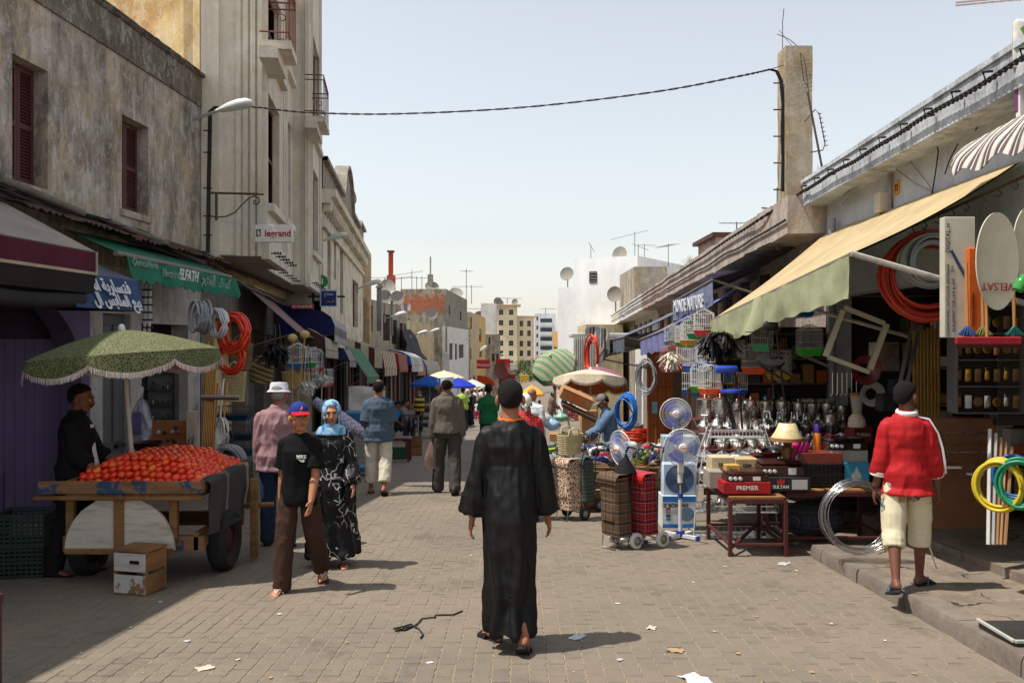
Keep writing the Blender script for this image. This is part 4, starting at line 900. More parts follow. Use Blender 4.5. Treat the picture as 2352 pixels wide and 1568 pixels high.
# ================================================================ street lamps
LMP = mat('lamp_white', srgb(206,210,208), .45, .08, 5); LGL = mat('lamp_glass', srgb(150,154,150), .25, .1, 6)
def lamp(label, pw, ph, pe, Y, group='street lamps on brackets', s=1.0):
 """pw wall plate pixel, ph joint of arm and head, pe end of head"""
 o = Pt(*pw, Y); t = thing('street_lamp', label, 'lamp', o, 0, group); a, e = Pt(*ph, Y-.1*s)-o, Pt(*pe, Y-.25*s)-o
 B().cbox((0,0,0), (.05*s,.12*s,.42*s), .008).obj('wall_plate', mat('grey_galv', srgb(150,152,150), .5), t, 0)
 b = B(); b.cyl((0,0,0), a, .028*s, n=8); b.obj('arm', mat('grey_galv'), t, 40)
 ax = (e-a); L = ax.length; ax.normalize(); sd = V((0,1,0)); upv = ax.cross(sd); upv = upv if upv.z > 0 else -upv
 pr = [(0,.035,.03), (.12,.06,.05), (.35,.1,.085), (.6,.12,.1), (.82,.115,.09), (.95,.075,.055), (1,.02,.015)]
 b = B(); n = 16; vs = []
 for f, w, h in pr:
  for k in range(n):
   an = 2*PI*k/n; q = math.sin(an); vs.append(a+ax*L*f+sd*math.cos(an)*w*L*1.5+upv*(q*h*L*1.7 if q > 0 else q*h*L*.9))
 b.add(vs, [(i*n+k, i*n+(k+1) % n, (i+1)*n+(k+1) % n, (i+1)*n+k) for i in range(len(pr)-1) for k in range(n)]+[tuple(range(n)), tuple(range((len(pr)-1)*n, len(pr)*n))]); b.obj('lamp_head', LMP, t, 60, True)
 b = B(); b.ball(a+ax*L*.68-upv*.02*L, (.22*L,.1*L,.06*L), 14, 8); b.obj('lamp_glass', LGL, t, 60)
lamp('white street lamp on the corner of the tall building', (440,276), (497,256), (582,236), 14.55)
lamp('grey street lamp on the classical house past the white sign board', (737,551), (745,552), (797,538), 27.5)
lamp('street lamp on the far end of the classical house', (822,664), (833,658), (876,645), 40)
lamp('street lamp over the bright blue awning', (884,732), (897,728), (934,718), 48)
lamp('nearer lamp of the pair above the pink wall', (942,775), (957,767), (983,760), 60)
lamp('farther lamp of the pair above the pink wall', (975,766), (988,762), (1010,755), 64)
lamp('small street lamp on the beige narrow house', (1064,782), (1070,780), (1082,777), 92)
for i, (u, v) in enumerate(((1100,806), (1101,802))): lamp(['lower lamp of the far pair by the orange house', 'upper lamp of the far pair by the orange house'][i], (u-2,v+2), (u+2,v), (u+18,v-8), 112)
for i, (u, v) in enumerate(((1150,814), (1152,824), (1148,838))): lamp(['top lamp on the dark corner house', 'middle lamp on the dark corner house', 'lowest lamp on the dark corner house'][i], (u-4,v+1), (u,v), (u+9,v-2), 130)
# ================================================================ cables
CBL = mat('black_cable', srgb(34,32,32), .6, .2, 10)
def twisted(name, label, pts, r, n=200, turns=30, parent=None, cat='cable', m=None):
 P = [V(p) for p in pts]; o = P[0].copy()
 def at(t):
  t *= len(P)-1; i = min(int(t), len(P)-2); f = t-i; p0, p1, p2, p3 = P[max(i-1, 0)], P[i], P[i+1], P[min(i+2, len(P)-1)]
  return .5*((2*p1)+(p2-p0)*f+(2*p0-5*p1+4*p2-p3)*f*f+(3*p1-p0-3*p2+p3)*f**3)
 t = thing(name, label, cat, o) if parent is None else None
 if parent is not None: o = V((0,0,0))
 for s in range(2):
  q = []
  for i in range(n+1):
   f = i/n; a = 2*PI*turns*f+s*PI; q.append(at(f)-o+V((0, math.cos(a), math.sin(a)))*r*.8)
  B().tube(q, r*.72, 6).obj('strand', m or CBL, t or parent, 60)
 return t
twisted('overhead_cable', 'black twisted cable strung across the street from lamp to concrete post', [Pt(500,247,14.6), Pt(582,246,14.5), Pt(700,258,14.3), Pt(900,262,14.1), Pt(1200,247,13.8), Pt(1500,212,13.4), Pt(1700,175,13.1), Pt(1768,160,13)], .0115, 240, 26)
ob = thing('post_cable', 'black cable bundle running down the side of the concrete post', 'cable', Pt(1768,160,12.95)); o = Pt(1768,160,12.95)
for k in range(3):
 q = [Pt(u+2*k, v, 12.95)-o for u, v in ((1768,160), (1782,164), (1792,185), (1797,240), (1795,300), (1797,360), (1796,440))]; B().tube(q, .016, 6).obj('strand', CBL, ob, 60)
B().cyl(Pt(1768,160,12.95)-o, Pt(1800,150,12.95)-o, .006, n=5).obj('stay_wire', CBL, ob, 40)
wc_ = thing('wall_cable', 'black cable bundle clipped down the corner of the tall building', 'cable', Pt(480,250,14.75)); o = Pt(480,250,14.75)
for k in range(3): B().tube([Pt(u+2.5*k, v, 14.7)-o for u, v in ((508,248), (492,246), (480,256), (479,330), (477,420), (476,500), (475,578))], .018, 6).obj('strand', CBL, wc_, 60)
for v in (300, 350, 432, 496, 540): B().cyl(Pt(468,v,14.75)-o, Pt(486,v,14.65)-o, .012, n=5).obj('clip', CBL, wc_, 40)
lb = thing('ledge_cables', 'tangle of black cables and pipes lying along the left ledge roof', 'cables', Pt(200, 500, 11))
o = Pt(200,500,11)
def lw(u, v, off): q = L1.uz(u, v, off); return L1.w(q[0], off, q[1])-o
for k in range(16):
 ph = R.uniform(0, 6); dy = R.uniform(-14, 14); of = R.uniform(.12, .42)
 B().tube([lw(u, 428+(u+20)*.345+dy+6*noise.noise(V((u*.012+ph, k, 0)))*2.2, of+.05*noise.noise(V((u*.02, k, 3)))) for u in range(-30, 490, 16)], R.choice((.008,.012,.012,.02)), 6).obj('cable', CBL, lb, 60)
for (a, c, r) in (((0,410), (190,490), .045), ((250,508), (385,560), .04), ((395,572), (470,604), .035)): B().cyl(lw(*a, .34), lw(*c, .34), r, n=8).obj('pipe', mat('grimy_pipe', srgb(104,98,92), .8, .25, 6, dirt=.5), lb, 60)
l2b = thing('soffit_cables', 'cables and pipe slung under the soffit of the tall building', 'cables', L2.w(0, .2, 3))
for k in range(7):
 dz = R.uniform(-.12, .1); B().tube([V((L2.w(u, .12+.05*(k % 3), 3.02-.055*u*0+dz+.05*noise.noise(V((u*.7, k, 0)))-.02*u)))-V(L2.w(0, .2, 3)) for u in [i*.4 for i in range(0, 30)]], R.choice((.012,.018,.04)), 6).obj('cable', CBL if k % 3 else mat('grimy_pipe'), l2b, 60)
rp = []
for i in range(25):
 u = R1.len*i/24; z = ztop(u)-.2+.03*noise.noise(V((u*1.1, 2, 0))); p = R1.w(u, .4, z); rp.append(p)
for i in range(1, 25):
 u = R2.len*(1-i/24); rp.insert(0, R2.w(u, .6, ZA(u)-.12+.04*noise.noise(V((u, 4, 0)))))
twisted('cornice_cable', 'thick twisted black cable fixed along the right hand cornices', rp, .02, 700, 130)
for i in range(14):
 u = .3+i*.55; z = ztop(u)-.2; g = B(); p = R1.w(u, .36, z); g.tube([p, p+V((-.08,0,-.02)), p+V((-.1,0,.05)), p+V((-.02,0,.06))], .012, 5)
 tag(g.obj('cable_hook', CBL, None, 60), 'iron hook holding the thick cable to the right cornice', 'hook', 'cable hooks on the cornice')
rp2 = [R2.w(R2.len*(1-i/30), .58, ZA(R2.len*(1-i/30))-.36+.05*noise.noise(V((i*.9, 1, 1)))) for i in range(31)]
twisted('fascia_cable', 'second twisted cable along the fascia of the right hand shops', rp2, .016, 500, 110)
lc = thing('loose_wires', 'loose pale and black wires hanging on the grey wall', 'wires', Pt(2040, 340, 9.5)); o = Pt(2040, 340, 9.5)
def rw(u, v, off=.05): q = R1.uz(u, v, off); return R1.w(q[0], off, q[1])-o
for pts, m in (([(2020,310), (2026,350), (2060,390), (2100,420), (2140,440), (2158,452)], 0), ([(2030,310), (2050,340), (2090,370), (2130,420), (2150,450)], 0), ([(2146,235), (2143,260), (2145,290), (2155,350), (2148,400), (2140,450)], 1), ([(2275,225), (2268,255), (2240,300)], 1), ([(2200,330), (2180,370), (2170,400)], 1)):
 B().tube([rw(u, v, .05+.03*((i % 2))) for i, (u, v) in enumerate(pts)], .007, 5).obj('wire', CBL if m else mat('old_cable'), lc, 60)
# ================================================================ signs and brackets on the left
sg = thing('legrand_sign', 'white projecting sign board reading legrand on the tall building', 'sign', Pt(673, 537, 14.6)); o = Pt(673, 537, 14.6)
cc = Pt(630, 537, 14.6)-o; w_ = 87*14.6/FPX; h_ = 40*14.6/FPX
B().cbox(cc, (w_,.07,h_), .01).obj('board', mat('sign_white', srgb(214,212,206), .6, .06, 6, dirt=.12), sg, 0)
text('legrand', .15, sg, cmat(166,34,52), cc+V((.07,-.04,0)), ext=.003, bold=.003)
for pts in ([(-.29,-.05), (-.29,.07), (-.262,.07), (-.262,.05), (-.272,.05), (-.272,-.032), (-.244,-.032), (-.244,-.05)], [(-.25,.07), (-.218,.07), (-.218,-.042), (-.234,-.042), (-.234,.048), (-.25,.048)]):
 B().slab([cc+V((x,-.042,z)) for x, z in pts], (0,.004,0)).obj('emblem', cmat(24,24,26), sg, 0)
ib = thing('scroll_bracket', 'rusty iron bracket with scroll left of the white sign board', 'bracket', Pt(484, 443, 14.7)); o = Pt(484, 443, 14.7)
Pp = lambda u, v: Pt(u, v, 14.7)-o
B().cyl(Pp(482,443), Pp(606,446), .02, n=8).obj('bar', IRON, ib, 40); B().cyl(Pp(497,444), Pp(497,506), .022, n=8).obj('upright', IRON, ib, 40)
sc_ = [(487,497), (500,499), (520,497), (540,488), (556,470), (572,455), (585,450), (594,455), (596,464), (590,470), (583,467), (583,461), (588,461)]
B().tube([Pp(*p) for p in sc_], .012, 6).obj('scroll', IRON, ib, 60)
sg = thing('phone_sign', 'blue and white lettered sign projecting from the classical house', 'sign', Pt(776, 684, 26)); o = Pt(776, 684, 26)
B().cbox(Pt(755,684,26)-o, (.52,.06,.52), .01).obj('board', cmat(196,206,216), sg, 0); B().cbox(Pt(755,685,25.96)-o, (.44,.02,.44), .004).obj('panel', cmat(36,50,110), sg, 0)
text(arabic('\u0645\u0641\u062a\u0627\u062d'), .12, sg, cmat(220,224,230), Pt(755,675,25.93)-o, ext=.003); text(arabic('\u0627\u0644\u0645\u063a\u0631\u0628') if False else arabic('\u0627\u0644\u0633\u0639\u062f'), .1, sg, cmat(226,150,100), Pt(758,692,25.93)-o, ext=.003)
B().tube([Pt(707,681,26)-o, Pt(792,681,26)-o], .03, 8).obj('pole', cmat(52,46,46), sg, 40)
sg = tag(B().cbox(Pt(694,704,23.8), (.62,.05,.14), .01).obj('revendeur_board', cmat(178,40,40), None, 0), 'small red board reading REVENDEUR above the navy awning', 'sign')
text('REVENDEUR', .1, sg, cmat(230,226,220), Pt(694,704,23.75), ext=.003, bold=.002)
sg = thing('green_round_sign', 'round green sign with a white mark on the classical house', 'sign', Pt(738, 646, 26.3)); o = Pt(738,646,26.3)
B().cyl((0,0,0), (0,.04,0), .2, n=20).obj('disc', cmat(40,130,70), sg, 40); text('i', .22, sg, cmat(230,230,226), (0.03,-.01,0), ext=.003, bold=.01)
sg = tag(B().cbox(Pt(1110,836,99), (1.5,.1,1.0), .02).obj('red_sign', cmat(190,36,34), None, 0), 'red sign board with white lettering above the orange red awning', 'sign'); text('Meditel', .45, sg, cmat(230,226,226), Pt(1110,838,98.9), ext=.004)
sg = tag(B().cbox(Pt(1252,826,48), (.95,.1,.5), .02).obj('hammam_sign', cmat(196,170,150), None, 0), 'beige sign with red Arabic lettering on the right', 'sign'); text(arabic('\u062d\u0645\u0627\u0645'), .45, sg, cmat(150,40,40), Pt(1252,826,47.9), ext=.004, bold=.01)
# ================================================================ dishes, aerials, chimneys
DSH = mat('dish_grey', srgb(146,141,132), .75, .15, 4, dirt=.5, spec=.15)
def dish(label, u, v, Y, D, yaw=.5, pitch=.5, ell=1.0, name='satellite_dish', m=None, pole=.6):
 t = thing(name, label, 'satellite dish', Pt(u, v, Y)+V((0,0,-D*.5)), yaw, 'satellite dishes')
 T = MX.Translation((0,0,D*.5)) @ MX.Rotation(PI/2-pitch, 4, 'X')
 b = B(); b.T = T @ MX.Scale(ell, 4, V((1,0,0))); b.lathe([(D/2*math.sin(a*.45)/math.sin(.45*1.5), D*.55*(1-math.cos(a*.45))+.0) for a in [1.5*i/7 for i in range(8)]][::-1], 24); b.lathe([(D/2*math.sin(a*.45)/math.sin(.45*1.5), D*.55*(1-math.cos(a*.45))+.012) for a in [1.5*i/7 for i in range(8)]], 24); b.obj('reflector', m or DSH, t, 60)
 B().tube([tuple(T @ V((0,-D*.45,-.1))), tuple(T @ V((0,-D*.3,-D*.5)))], .015, 6).obj('feed_arm', mat('awning_iron'), t, 40)
 B().cyl((0,.06,D*.5), (0,.06,-pole), .03, n=8).obj('mast', mat('awning_iron'), t, 40)
dl = [('large rust rimmed dish behind the arched parapet',797,446,40,1.1,1.2,.3), ('dish on the white block gable end',1303,630,46,.75,-.4,.3), ('dish on top of the white block',1425,585,46,.85,-.6,.2), ('lower dish against the white block wall',1413,676,41,.75,-.5,.1), ('left dish of the pair by the red chimney',884,682,52,.85,.5,.3), ('right dish of the pair by the washing',912,684,52,.85,.5,.3), ('dish on the terrace of the patched house',990,720,70,1.0,.4,.2), ('dish beside the thin grey chimney',992,661,78,1.3,.3,.7), ('dish behind the red chimney',890,658,55,.95,.3,.5), ('small dish on the yellow flats roof edge',1143,693,238,2.4,.3,.2), ('middle dish on the yellow flats roof',1150,696,238,1.6,.3,.2), ('dish at the right of the yellow flats roof',1183,694,238,1.8,-.3,.2), ('pink dish on the low roof left of the flats',1103,733,150,2.8,.3,.2), ('second pink dish on the low roof',1119,732,150,2.6,.3,.2), ('dish on the brick topped roof hut',1048,674,88,1.4,.3,.8), ('dish half hidden behind the concrete post',1797,430,13.6,.75,1.0,.2), ('big maroon dish above the shop signs far left',1154,850,120,2.4,-.3,.2)]
for lab, u, v, Y, D, yw, pt in dl: dish(lab, u, v, Y, D, yw, pt, m=cmat(120,70,66) if 'maroon' in lab else None)
ALU = mat('aerial_grey', srgb(110,106,100), .6)
def aerial(label, u, v0, v1, Y, n=6, L=.9, boom=(1,.2,0), el=(0,.25,0)):
 o = Pt(u, v0, Y); t = thing('tv_aerial', label, 'aerial', o, 0, 'rooftop aerials'); h = (v0-v1)/FPX*Y; s = Y/45
 B().cyl((0,0,0), (0,0,h), .018*max(1, s), n=5).obj('mast', ALU, t, 40)
 if n:
  d = V(boom).normalized(); e = V(el)
  b = B(); b.cyl(V((0,0,h*.93))-d*L*.35*s, V((0,0,h*.93))+d*L*.65*s, .012*max(1, s), n=5)
  for i in range(n): p = V((0,0,h*.93))+d*L*s*(-.33+.95*i/n); b.cyl(p-e*s, p+e*s, .007*max(1, s), n=4)
  b.obj('boom', ALU, t, 40)
for a in (('aerial left on the white block',1357,597,562,46,3,.6,(.6,0,-1)), ('tall aerial on the white block',1458,600,532,46,4,2.0,(-1,0,-.25)), ('leaning aerial right of the white block dish',1466,610,562,45,5,.9,(1,0,-.4)), ('thin aerial behind the white block',1480,605,560,47,6,1.0), ('aerial by the roof tank',1535,612,560,44,6,.9,(-1,.3,-.2),(.4,.2,.05)), ('aerial on the flat hut over the right hand shops',1692,545,510,24,5,1.4,(-1,0,0)), ('tall bare mast by the red chimney',946,710,620,60,4,1.6,(-1,0,-.15)), ('aerial near the washing line',922,672,636,60,6,1.4,(-1,0,-.1),(.3,.3,.1)), ('aerial between the chimneys',957,680,635,64,5,1.0), ('mast by the thin chimney',969,668,634,70,0), ('cross shaped mast on the brick topped house',1071,700,617,85,3,.5,(1,0,0),(.2,.2,0)), ('square aerial frame on the brick topped house',1083,698,655,85,4,1.6,(-1,0,0)), ('aerial above the low roof left of the flats',1105,722,708,150,3,2.0), ('aerial on the yellow flats roof',1165,698,684,240,3,1.2), ('aerial on the white flats',1253,720,708,262,3,.8), ('rusty aerial by the concrete chimney left',884,660,636,50,5,1.6,(-1,0,0))): aerial(*a)
ra = thing('log_aerial', 'pale log periodic aerial cut by the top right corner', 'aerial', Pt(2350, 8, 7.6)); o = Pt(2350, 8, 7.6)
for dz in (0, .025): B().cyl(Pt(2195, 13, 7.6)-o+V((0,0,dz)), Pt(2400, -6, 7.6)-o+V((0,0,dz)), .008, n=5).obj('boom', cmat(186,160,150), ra, 40)
for i in range(9): p = Pt(2200+20*i, 13-2*i, 7.6)-o; L_ = .04+.014*i; B().cyl(p+V((-L_*.5,-L_,-L_*.5)), p+V((L_*.5,L_,L_*.5)), .003, n=4).obj('rod', ALU, ra, 0)
B().cyl(Pt(2375, 0, 7.6)-o, V((RX(7.6)-o.x-.02, 0, 3.9-o.z)), .018, n=6).obj('mast', ALU, ra, 40)
def chim(name, label, u0, u1, v0, v1, Y, m, cap=None, cu=None):
 a, c = Pt(u0, v0, Y), Pt(u1, v1, Y); t = thing(name, label, 'chimney', a); w = c.x-a.x; h = c.z-a.z
 b = B(); N = 6
 for i in range(N): b.bx(.01*noise.noise(V((i, 1, 2))), w+.01*noise.noise(V((i, 3, 2))), 0, w, h*i/N, h*(i+1)/N+.001*i)
 b.obj('stack', m, t, 0)
 if cap == 'red': B().bx(w*.2, w*.75, w*.2, w*.75, h, h+1.5).obj('flue', m, t, 0); B().bx(w*.05, w*.9, 0, w, h+1.5, h+1.6).obj('cowl', IRON, t, 0)
 if cap == 'thin': B().cyl((w/2,w/2,h), (w/2,w/2,h+1.6), w*.16, n=8).obj('flue', cmat(150,146,140), t, 40)
 if cap == 'cowl': B().lathe([(w*.9,h), (w*.2,h+.25)], 12, (w/2,w/2,0)).obj('cowl', IRON, t, 40)
chim('chimney_pier', 'tall stained concrete pier standing behind the classical house', 825, 849, 800, 583, 47.5, plaster('pier_stain', (180,160,130), (96,88,78), (200,186,160), (190,150,80), .6, .4, .8, .5))
chim('red_chimney', 'brick red painted chimney with narrow flue on the left roofs', 888, 906, 665, 632, 56, plaster('red_chim', (176,70,52), (120,60,50), (190,110,90), None, .4, .3), 'red')
chim('brown_chimney', 'brown square chimney with thin grey flue', 982, 994, 665, 630, 78, PLDK, 'thin')
chim('metal_stovepipe', 'grey metal stovepipe with rusty cowl over the striped awning', 865, 876, 760, 660, 49, mat('stove_zinc', srgb(128,130,130), .5, .15, 4, metal=.6, dirt=.3), 'cowl')
chim('slim_stovepipe', 'slim zinc stovepipe bent over the grilled windows', 897, 902, 770, 695, 53, mat('stove_zinc'), 'cowl')
chim('drain_pipe', 'thick grey drainpipe at the corner of the white shuttered house', 1023, 1027, 808, 720, 75.3, mat('stove_zinc'))
ht = thing('roof_hut', 'patched brown roof hut above the right hand shops', 'hut', Pt(1645, 600, 26)); o = Pt(1645,600,26)
b = B(); p = Pt(1645,535,26)-o; q = Pt(1745,525,26)-o; b.bx(0, q.x, 0, 2.5, -.5, p.z-.12); b.obj('wall', PR2, ht, 0); B().bx(-.15, q.x+.1, -.2, 2.7, p.z-.12, p.z).obj('roof', RUST, ht, 0)
WC = [(206,120,150), (210,206,200), (64,44,48), (196,150,160), (210,200,190), (150,120,140), (220,214,208)]
ws = thing('washing_line', 'row of pink, white and dark washing hung on a roof terrace', 'washing', Pt(885, 698, 58)); o = Pt(885, 698, 58)
B().cyl((-.3,0,.02), Pt(942,700,58)-o, .012, n=5).obj('line', CBL, ws, 40)
for i in range(7):
 x0 = .1+i*.23; b = B(); b.grid(lambda u, v: (x0+.21*u, .03*noise.noise(V((u*4+i, v*3, 1))), -v*(.45+.1*(i % 3))), 5, 6); b.obj('garment', cloth(*WC[i]), ws, 60)
# ================================================================ people
def remesh(b, vox, it=4):
 me = bpy.data.meshes.new('t'); me.from_pydata(b.v, [], b.f); me.update()
 o = bpy.data.objects.new('t', me); C.objects.link(o)
 m = o.modifiers.new('r', 'REMESH'); m.mode = 'VOXEL'; m.voxel_size = vox; m.use_smooth_shade = True
 if it: k = o.modifiers.new('s', 'SMOOTH'); k.factor = .5; k.iterations = it
 r = bpy.data.meshes.new_from_object(o.evaluated_get(bpy.context.evaluated_depsgraph_get()))
 bpy.data.objects.remove(o); bpy.data.meshes.remove(me); return r
def displace(me, fn):
 co = [v.co.copy() for v in me.vertices]; no = [v.normal.copy() for v in me.vertices]
 for v, c, n in zip(me.vertices, co, no): v.co = c+n*fn(c, n)
 me.update()
def put(me, name, m, parent):
 me.materials.clear(); me.materials.append(m); me.polygons.foreach_set('use_smooth', [True]*len(me.polygons)); me.name = name
 return link(name, me, parent)
def rings(b, rs, n=20, caps=True):
 """rs: list of (center, ax, ay) with half axes as vectors"""
 vs = []
 for c, ax, ay in rs:
  for k in range(n):
   a = 2*PI*k/n; ca, sa = math.cos(a), math.sin(a)
   vs.append(c+ax*ca+ay*sa)
 fs = [(i*n+k, i*n+(k+1) % n, (i+1)*n+(k+1) % n, (i+1)*n+k) for i in range(len(rs)-1) for k in range(n)]
 fs += [tuple(range(n-1, -1, -1)), tuple(range((len(rs)-1)*n, len(rs)*n))]
 b.add(vs, fs)
def limb(b, pts, rs, n=12, sub=5):
 """smooth tapered limb through joints"""
 P = [V(p) for p in pts]; out = []; rr = []
 for i in range(len(P)-1):
  p0 = P[max(i-1, 0)]; p1 = P[i]; p2 = P[i+1]; p3 = P[min(i+2, len(P)-1)]
  for k in range(sub):
   t = k/sub; q = .5*((2*p1)+(p2-p0)*t+(2*p0-5*p1+4*p2-p3)*t*t+(3*p1-p0-3*p2+p3)*t**3)
   out.append(q); rr.append(lerp(rs[i], rs[i+1], t))
 out.append(P[-1]); rr.append(rs[-1]); b.tube(out, rr, n)
TORSO = [(-.11,.14,.105,0), (0,.16,.118,-.01), (.1,.144,.104,0), (.22,.147,.108,.004), (.33,.158,.115,-.002), (.385,.157,.106,-.012), (.43,.138,.09,-.018), (.465,.112,.075,-.018), (.5,.076,.064,-.014), (.525,.06,.058,-.012)]
SK = {}
def skin_mat(tone):
 k = 'skin_%d_%d_%d' % tone
 if k not in MATS:
  q = NT(k); c = srgb(*tone)
  q.set(q.mix(q.ramp(q.noise(14, 4), [(.35, 0), (.7, 1)]), tuple(x*.86 for x in c), (min(1, c[0]*1.12), c[1]*1.02, c[2]*.98)), .5, 0, .35)
  q.b.inputs['Subsurface Weight'].default_value = .12; q.b.inputs['Subsurface Radius'].default_value = (.012, .005, .003)
  q.bump(q.noise(120, 3), .15, .002); MATS[k] = q.m
 return MATS[k]
HAIRB = lambda: mat('black_hair', srgb(20,17,16), .85, .4, 90, bump=1.0, bsc=220, spec=.15, bdist=.008)
def hairmat(name, c):
 if name in MATS: return MATS[name]
 q = NT(name); at = q.n('Attribute', attribute_name='mk'); g = q.noise(260, 3, .7)
 q.set(q.mix(q.ramp(q.noise(60, 3), [(.3, 0), (.7, 1)]), tuple(x*.6 for x in srgb(*c)), srgb(*c)), .75, 0, .25); q.bump(g, 1.0, .012)
 q.l(q.ramp(q.math('SUBTRACT', q.math('MULTIPLY', at.outputs['Fac'], 1.15), g), [(.0, 0), (.12, 1)]), q.b.inputs['Alpha']); MATS[name] = q.m; return q.m
def person(label, at, rz, H=1.75, lean=0.0, arms=((.1,.12,.25),(.1,.12,.25)), legs=((.2,.1,.04),(-.15,.25,.04)), head=(0,0), tone=(150,104,78), top=None, bottom=None,
           robe=None, hair='short', hat=None, feet='shoe', shoe=(40,36,34), sole=(30,28,28), bulk=1.0, vox=.009, face=False, beard=None, group=None, twist=0.0, sit=None, hairm=None, scarf=None, name='person', handvox=None, cat='person'):
 k = H/1.712; t = thing(name, label, cat, at, rz, group)
 J = {}; low = 0
 for i, sx in enumerate((-1, 1)):
  hp, kn, spd = legs[i][:3]
  hip = V((sx*.092, 0, -.04)); d = V((sx*math.sin(spd), math.sin(hp)*math.cos(spd), -math.cos(hp)*math.cos(spd))); knee = hip+d*.43
  a2 = hp-kn; d2_ = V((sx*math.sin(spd)*.4, math.sin(a2), -math.cos(a2))).normalized(); ank = knee+d2_*.42
  fp = legs[i][3] if len(legs[i]) > 3 else 0.0; fy = legs[i][4] if len(legs[i]) > 4 else sx*.14
  J['hip%d' % i], J['kn%d' % i], J['an%d' % i] = hip, knee, ank; J['fp%d' % i] = fp; J['fy%d' % i] = fy
  low = min(low, ank.z-.075+min(0, .0))
 pz = -low if sit is None else sit/k
 Rl = MX.Rotation(-lean, 3, 'X') @ MX.Rotation(twist, 3, 'Z')
 up = lambda p: Rl @ V(p)+V((0, 0, pz))
 dn = lambda p: V(p)+V((0, 0, pz))
 for i in range(2):
  for q in ('hip', 'kn', 'an'): J[q+str(i)] = dn(J[q+str(i)])
  sw, ab, el = arms[i][:3]; ab *= .6; sx = (-1, 1)[i]; inw = arms[i][3]*.6 if len(arms[i]) > 3 else ab*.7
  sh = V((sx*.15*bulk**.5, -.012, .392)); d = V((sx*math.sin(ab), math.sin(sw)*math.cos(ab), -math.cos(sw)*math.cos(ab))); e = sh+d*.285
  f = sw+el; d3 = V((sx*math.sin(ab-inw), math.sin(f), -math.cos(f))).normalized(); w = e+d3*.255
  J['sh%d' % i], J['el%d' % i], J['wr%d' % i] = up(sh), up(e), up(w); J['hd%d' % i] = (Rl @ d3).normalized()
 Sc = MX.Scale(k, 4)
 skin = skin_mat(tone)
 b = B(); b.T = Sc
 rings(b, [(up((0, y, z)), (Rl @ V((rx*bulk*.9, 0, 0))), (Rl @ V((0, ry*bulk*.9, 0)))) for z, rx, ry, y in TORSO])
 hc = up((0, .012, .637)); Hr = Rl @ MX.Rotation(head[0], 3, 'Z') @ MX.Rotation(-head[1], 3, 'X')
 limb(b, [up((0,-.02,.45)), up((0,-.008,.54)), hc+Hr @ V((0,-.01,-.04))], [.07, .057, .058], 12)
 HT = Sc @ (MX.Translation(hc) @ Hr.to_4x4() @ MX.Scale(1.07, 4)); b.T = HT
 for c, r in (((0,-.014,.03), (.075,.095,.086)), ((0,.028,-.03), (.06,.068,.08)), ((0,.046,-.086), (.042,.042,.03)), ((0,.06,.028), (.056,.034,.02))): b.ball(c, r, 18, 12)
 b.tube([(0,.09,.02), (0,.103,-.012), (0,.11,-.03), (0,.095,-.04)], [.006,.009,.014,.008], 8)
 for s in (-1, 1):
  b.ball((s*.082,-.014,-.012), (.013,.024,.034), 8, 8); b.ball((s*.036,.06,-.03), (.024,.03,.026), 8, 6); b.ball((s*.011,.096,-.034), .009, 6, 5)
 b.ball((0,.088,-.058), (.024,.013,.012), 8, 6)
 b.T = Sc
 for i, sx in enumerate((-1, 1)):
  limb(b, [up((sx*.09,-.015,.4)), J['sh%d' % i], J['el%d' % i].lerp(J['sh%d' % i], .5), J['el%d' % i], J['el%d' % i].lerp(J['wr%d' % i], .35), J['wr%d' % i]], [.05,.052*bulk,.046*bulk,.039,.041,.027])
  w, d = J['wr%d' % i], J['hd%d' % i]
  fw = (Rl @ V((0,1,0))); fw = (fw-d*fw.dot(d));
  if fw.length < .3: fw = V((0,0,1))-d*d.z
  fw.normalize(); nn = d.cross(fw)*sx; nn = nn if nn.x*sx < 0 else -nn       # palm looks at the body
  rings(b, [(w+d*.0, fw*.026, nn*.02), (w+d*.03, fw*.034, nn*.019), (w+d*.06, fw*.041, nn*.017), (w+d*.088, fw*.04, nn*.013)], 12)
  for q, (o, L) in enumerate(((.031,.066), (.0105,.078), (-.0105,.074), (-.03,.056))):
   p0 = w+d*.078+fw*o; sp = fw*(o*.35); cu = .3+.12*q
   p1 = p0+d*L*.42+sp*.5+nn*L*.08; p2 = p1+(d*(1-cu*.35)+nn*cu).normalized()*L*.33+sp*.2; p3 = p2+(d*(1-cu*.9)+nn*cu*1.5).normalized()*L*.3
   b.tube([p0, p1, p2, p3], [.0092,.0088,.0082,.0066], 7)
  p0 = w+d*.022+fw*.026; p1 = p0+(d*.7+fw*.55+nn*.3)*.036; p2 = p1+(d*.9+fw*.22+nn*.3)*.03
  b.tube([w+d*.01, p0, p1, p2], [.015,.013,.0105,.0075], 7)
  hp, kn, an = J['hip%d' % i], J['kn%d' % i], J['an%d' % i]
  limb(b, [hp+V((0,0,.06)), hp, hp.lerp(kn, .55), kn, kn.lerp(an, .32)+V((0,-.012,0)), an.lerp(kn, .12), an+V((0,0,-.02))], [.085,.084*bulk,.068*bulk,.05,.052,.034,.036], 12)
 feetT = []
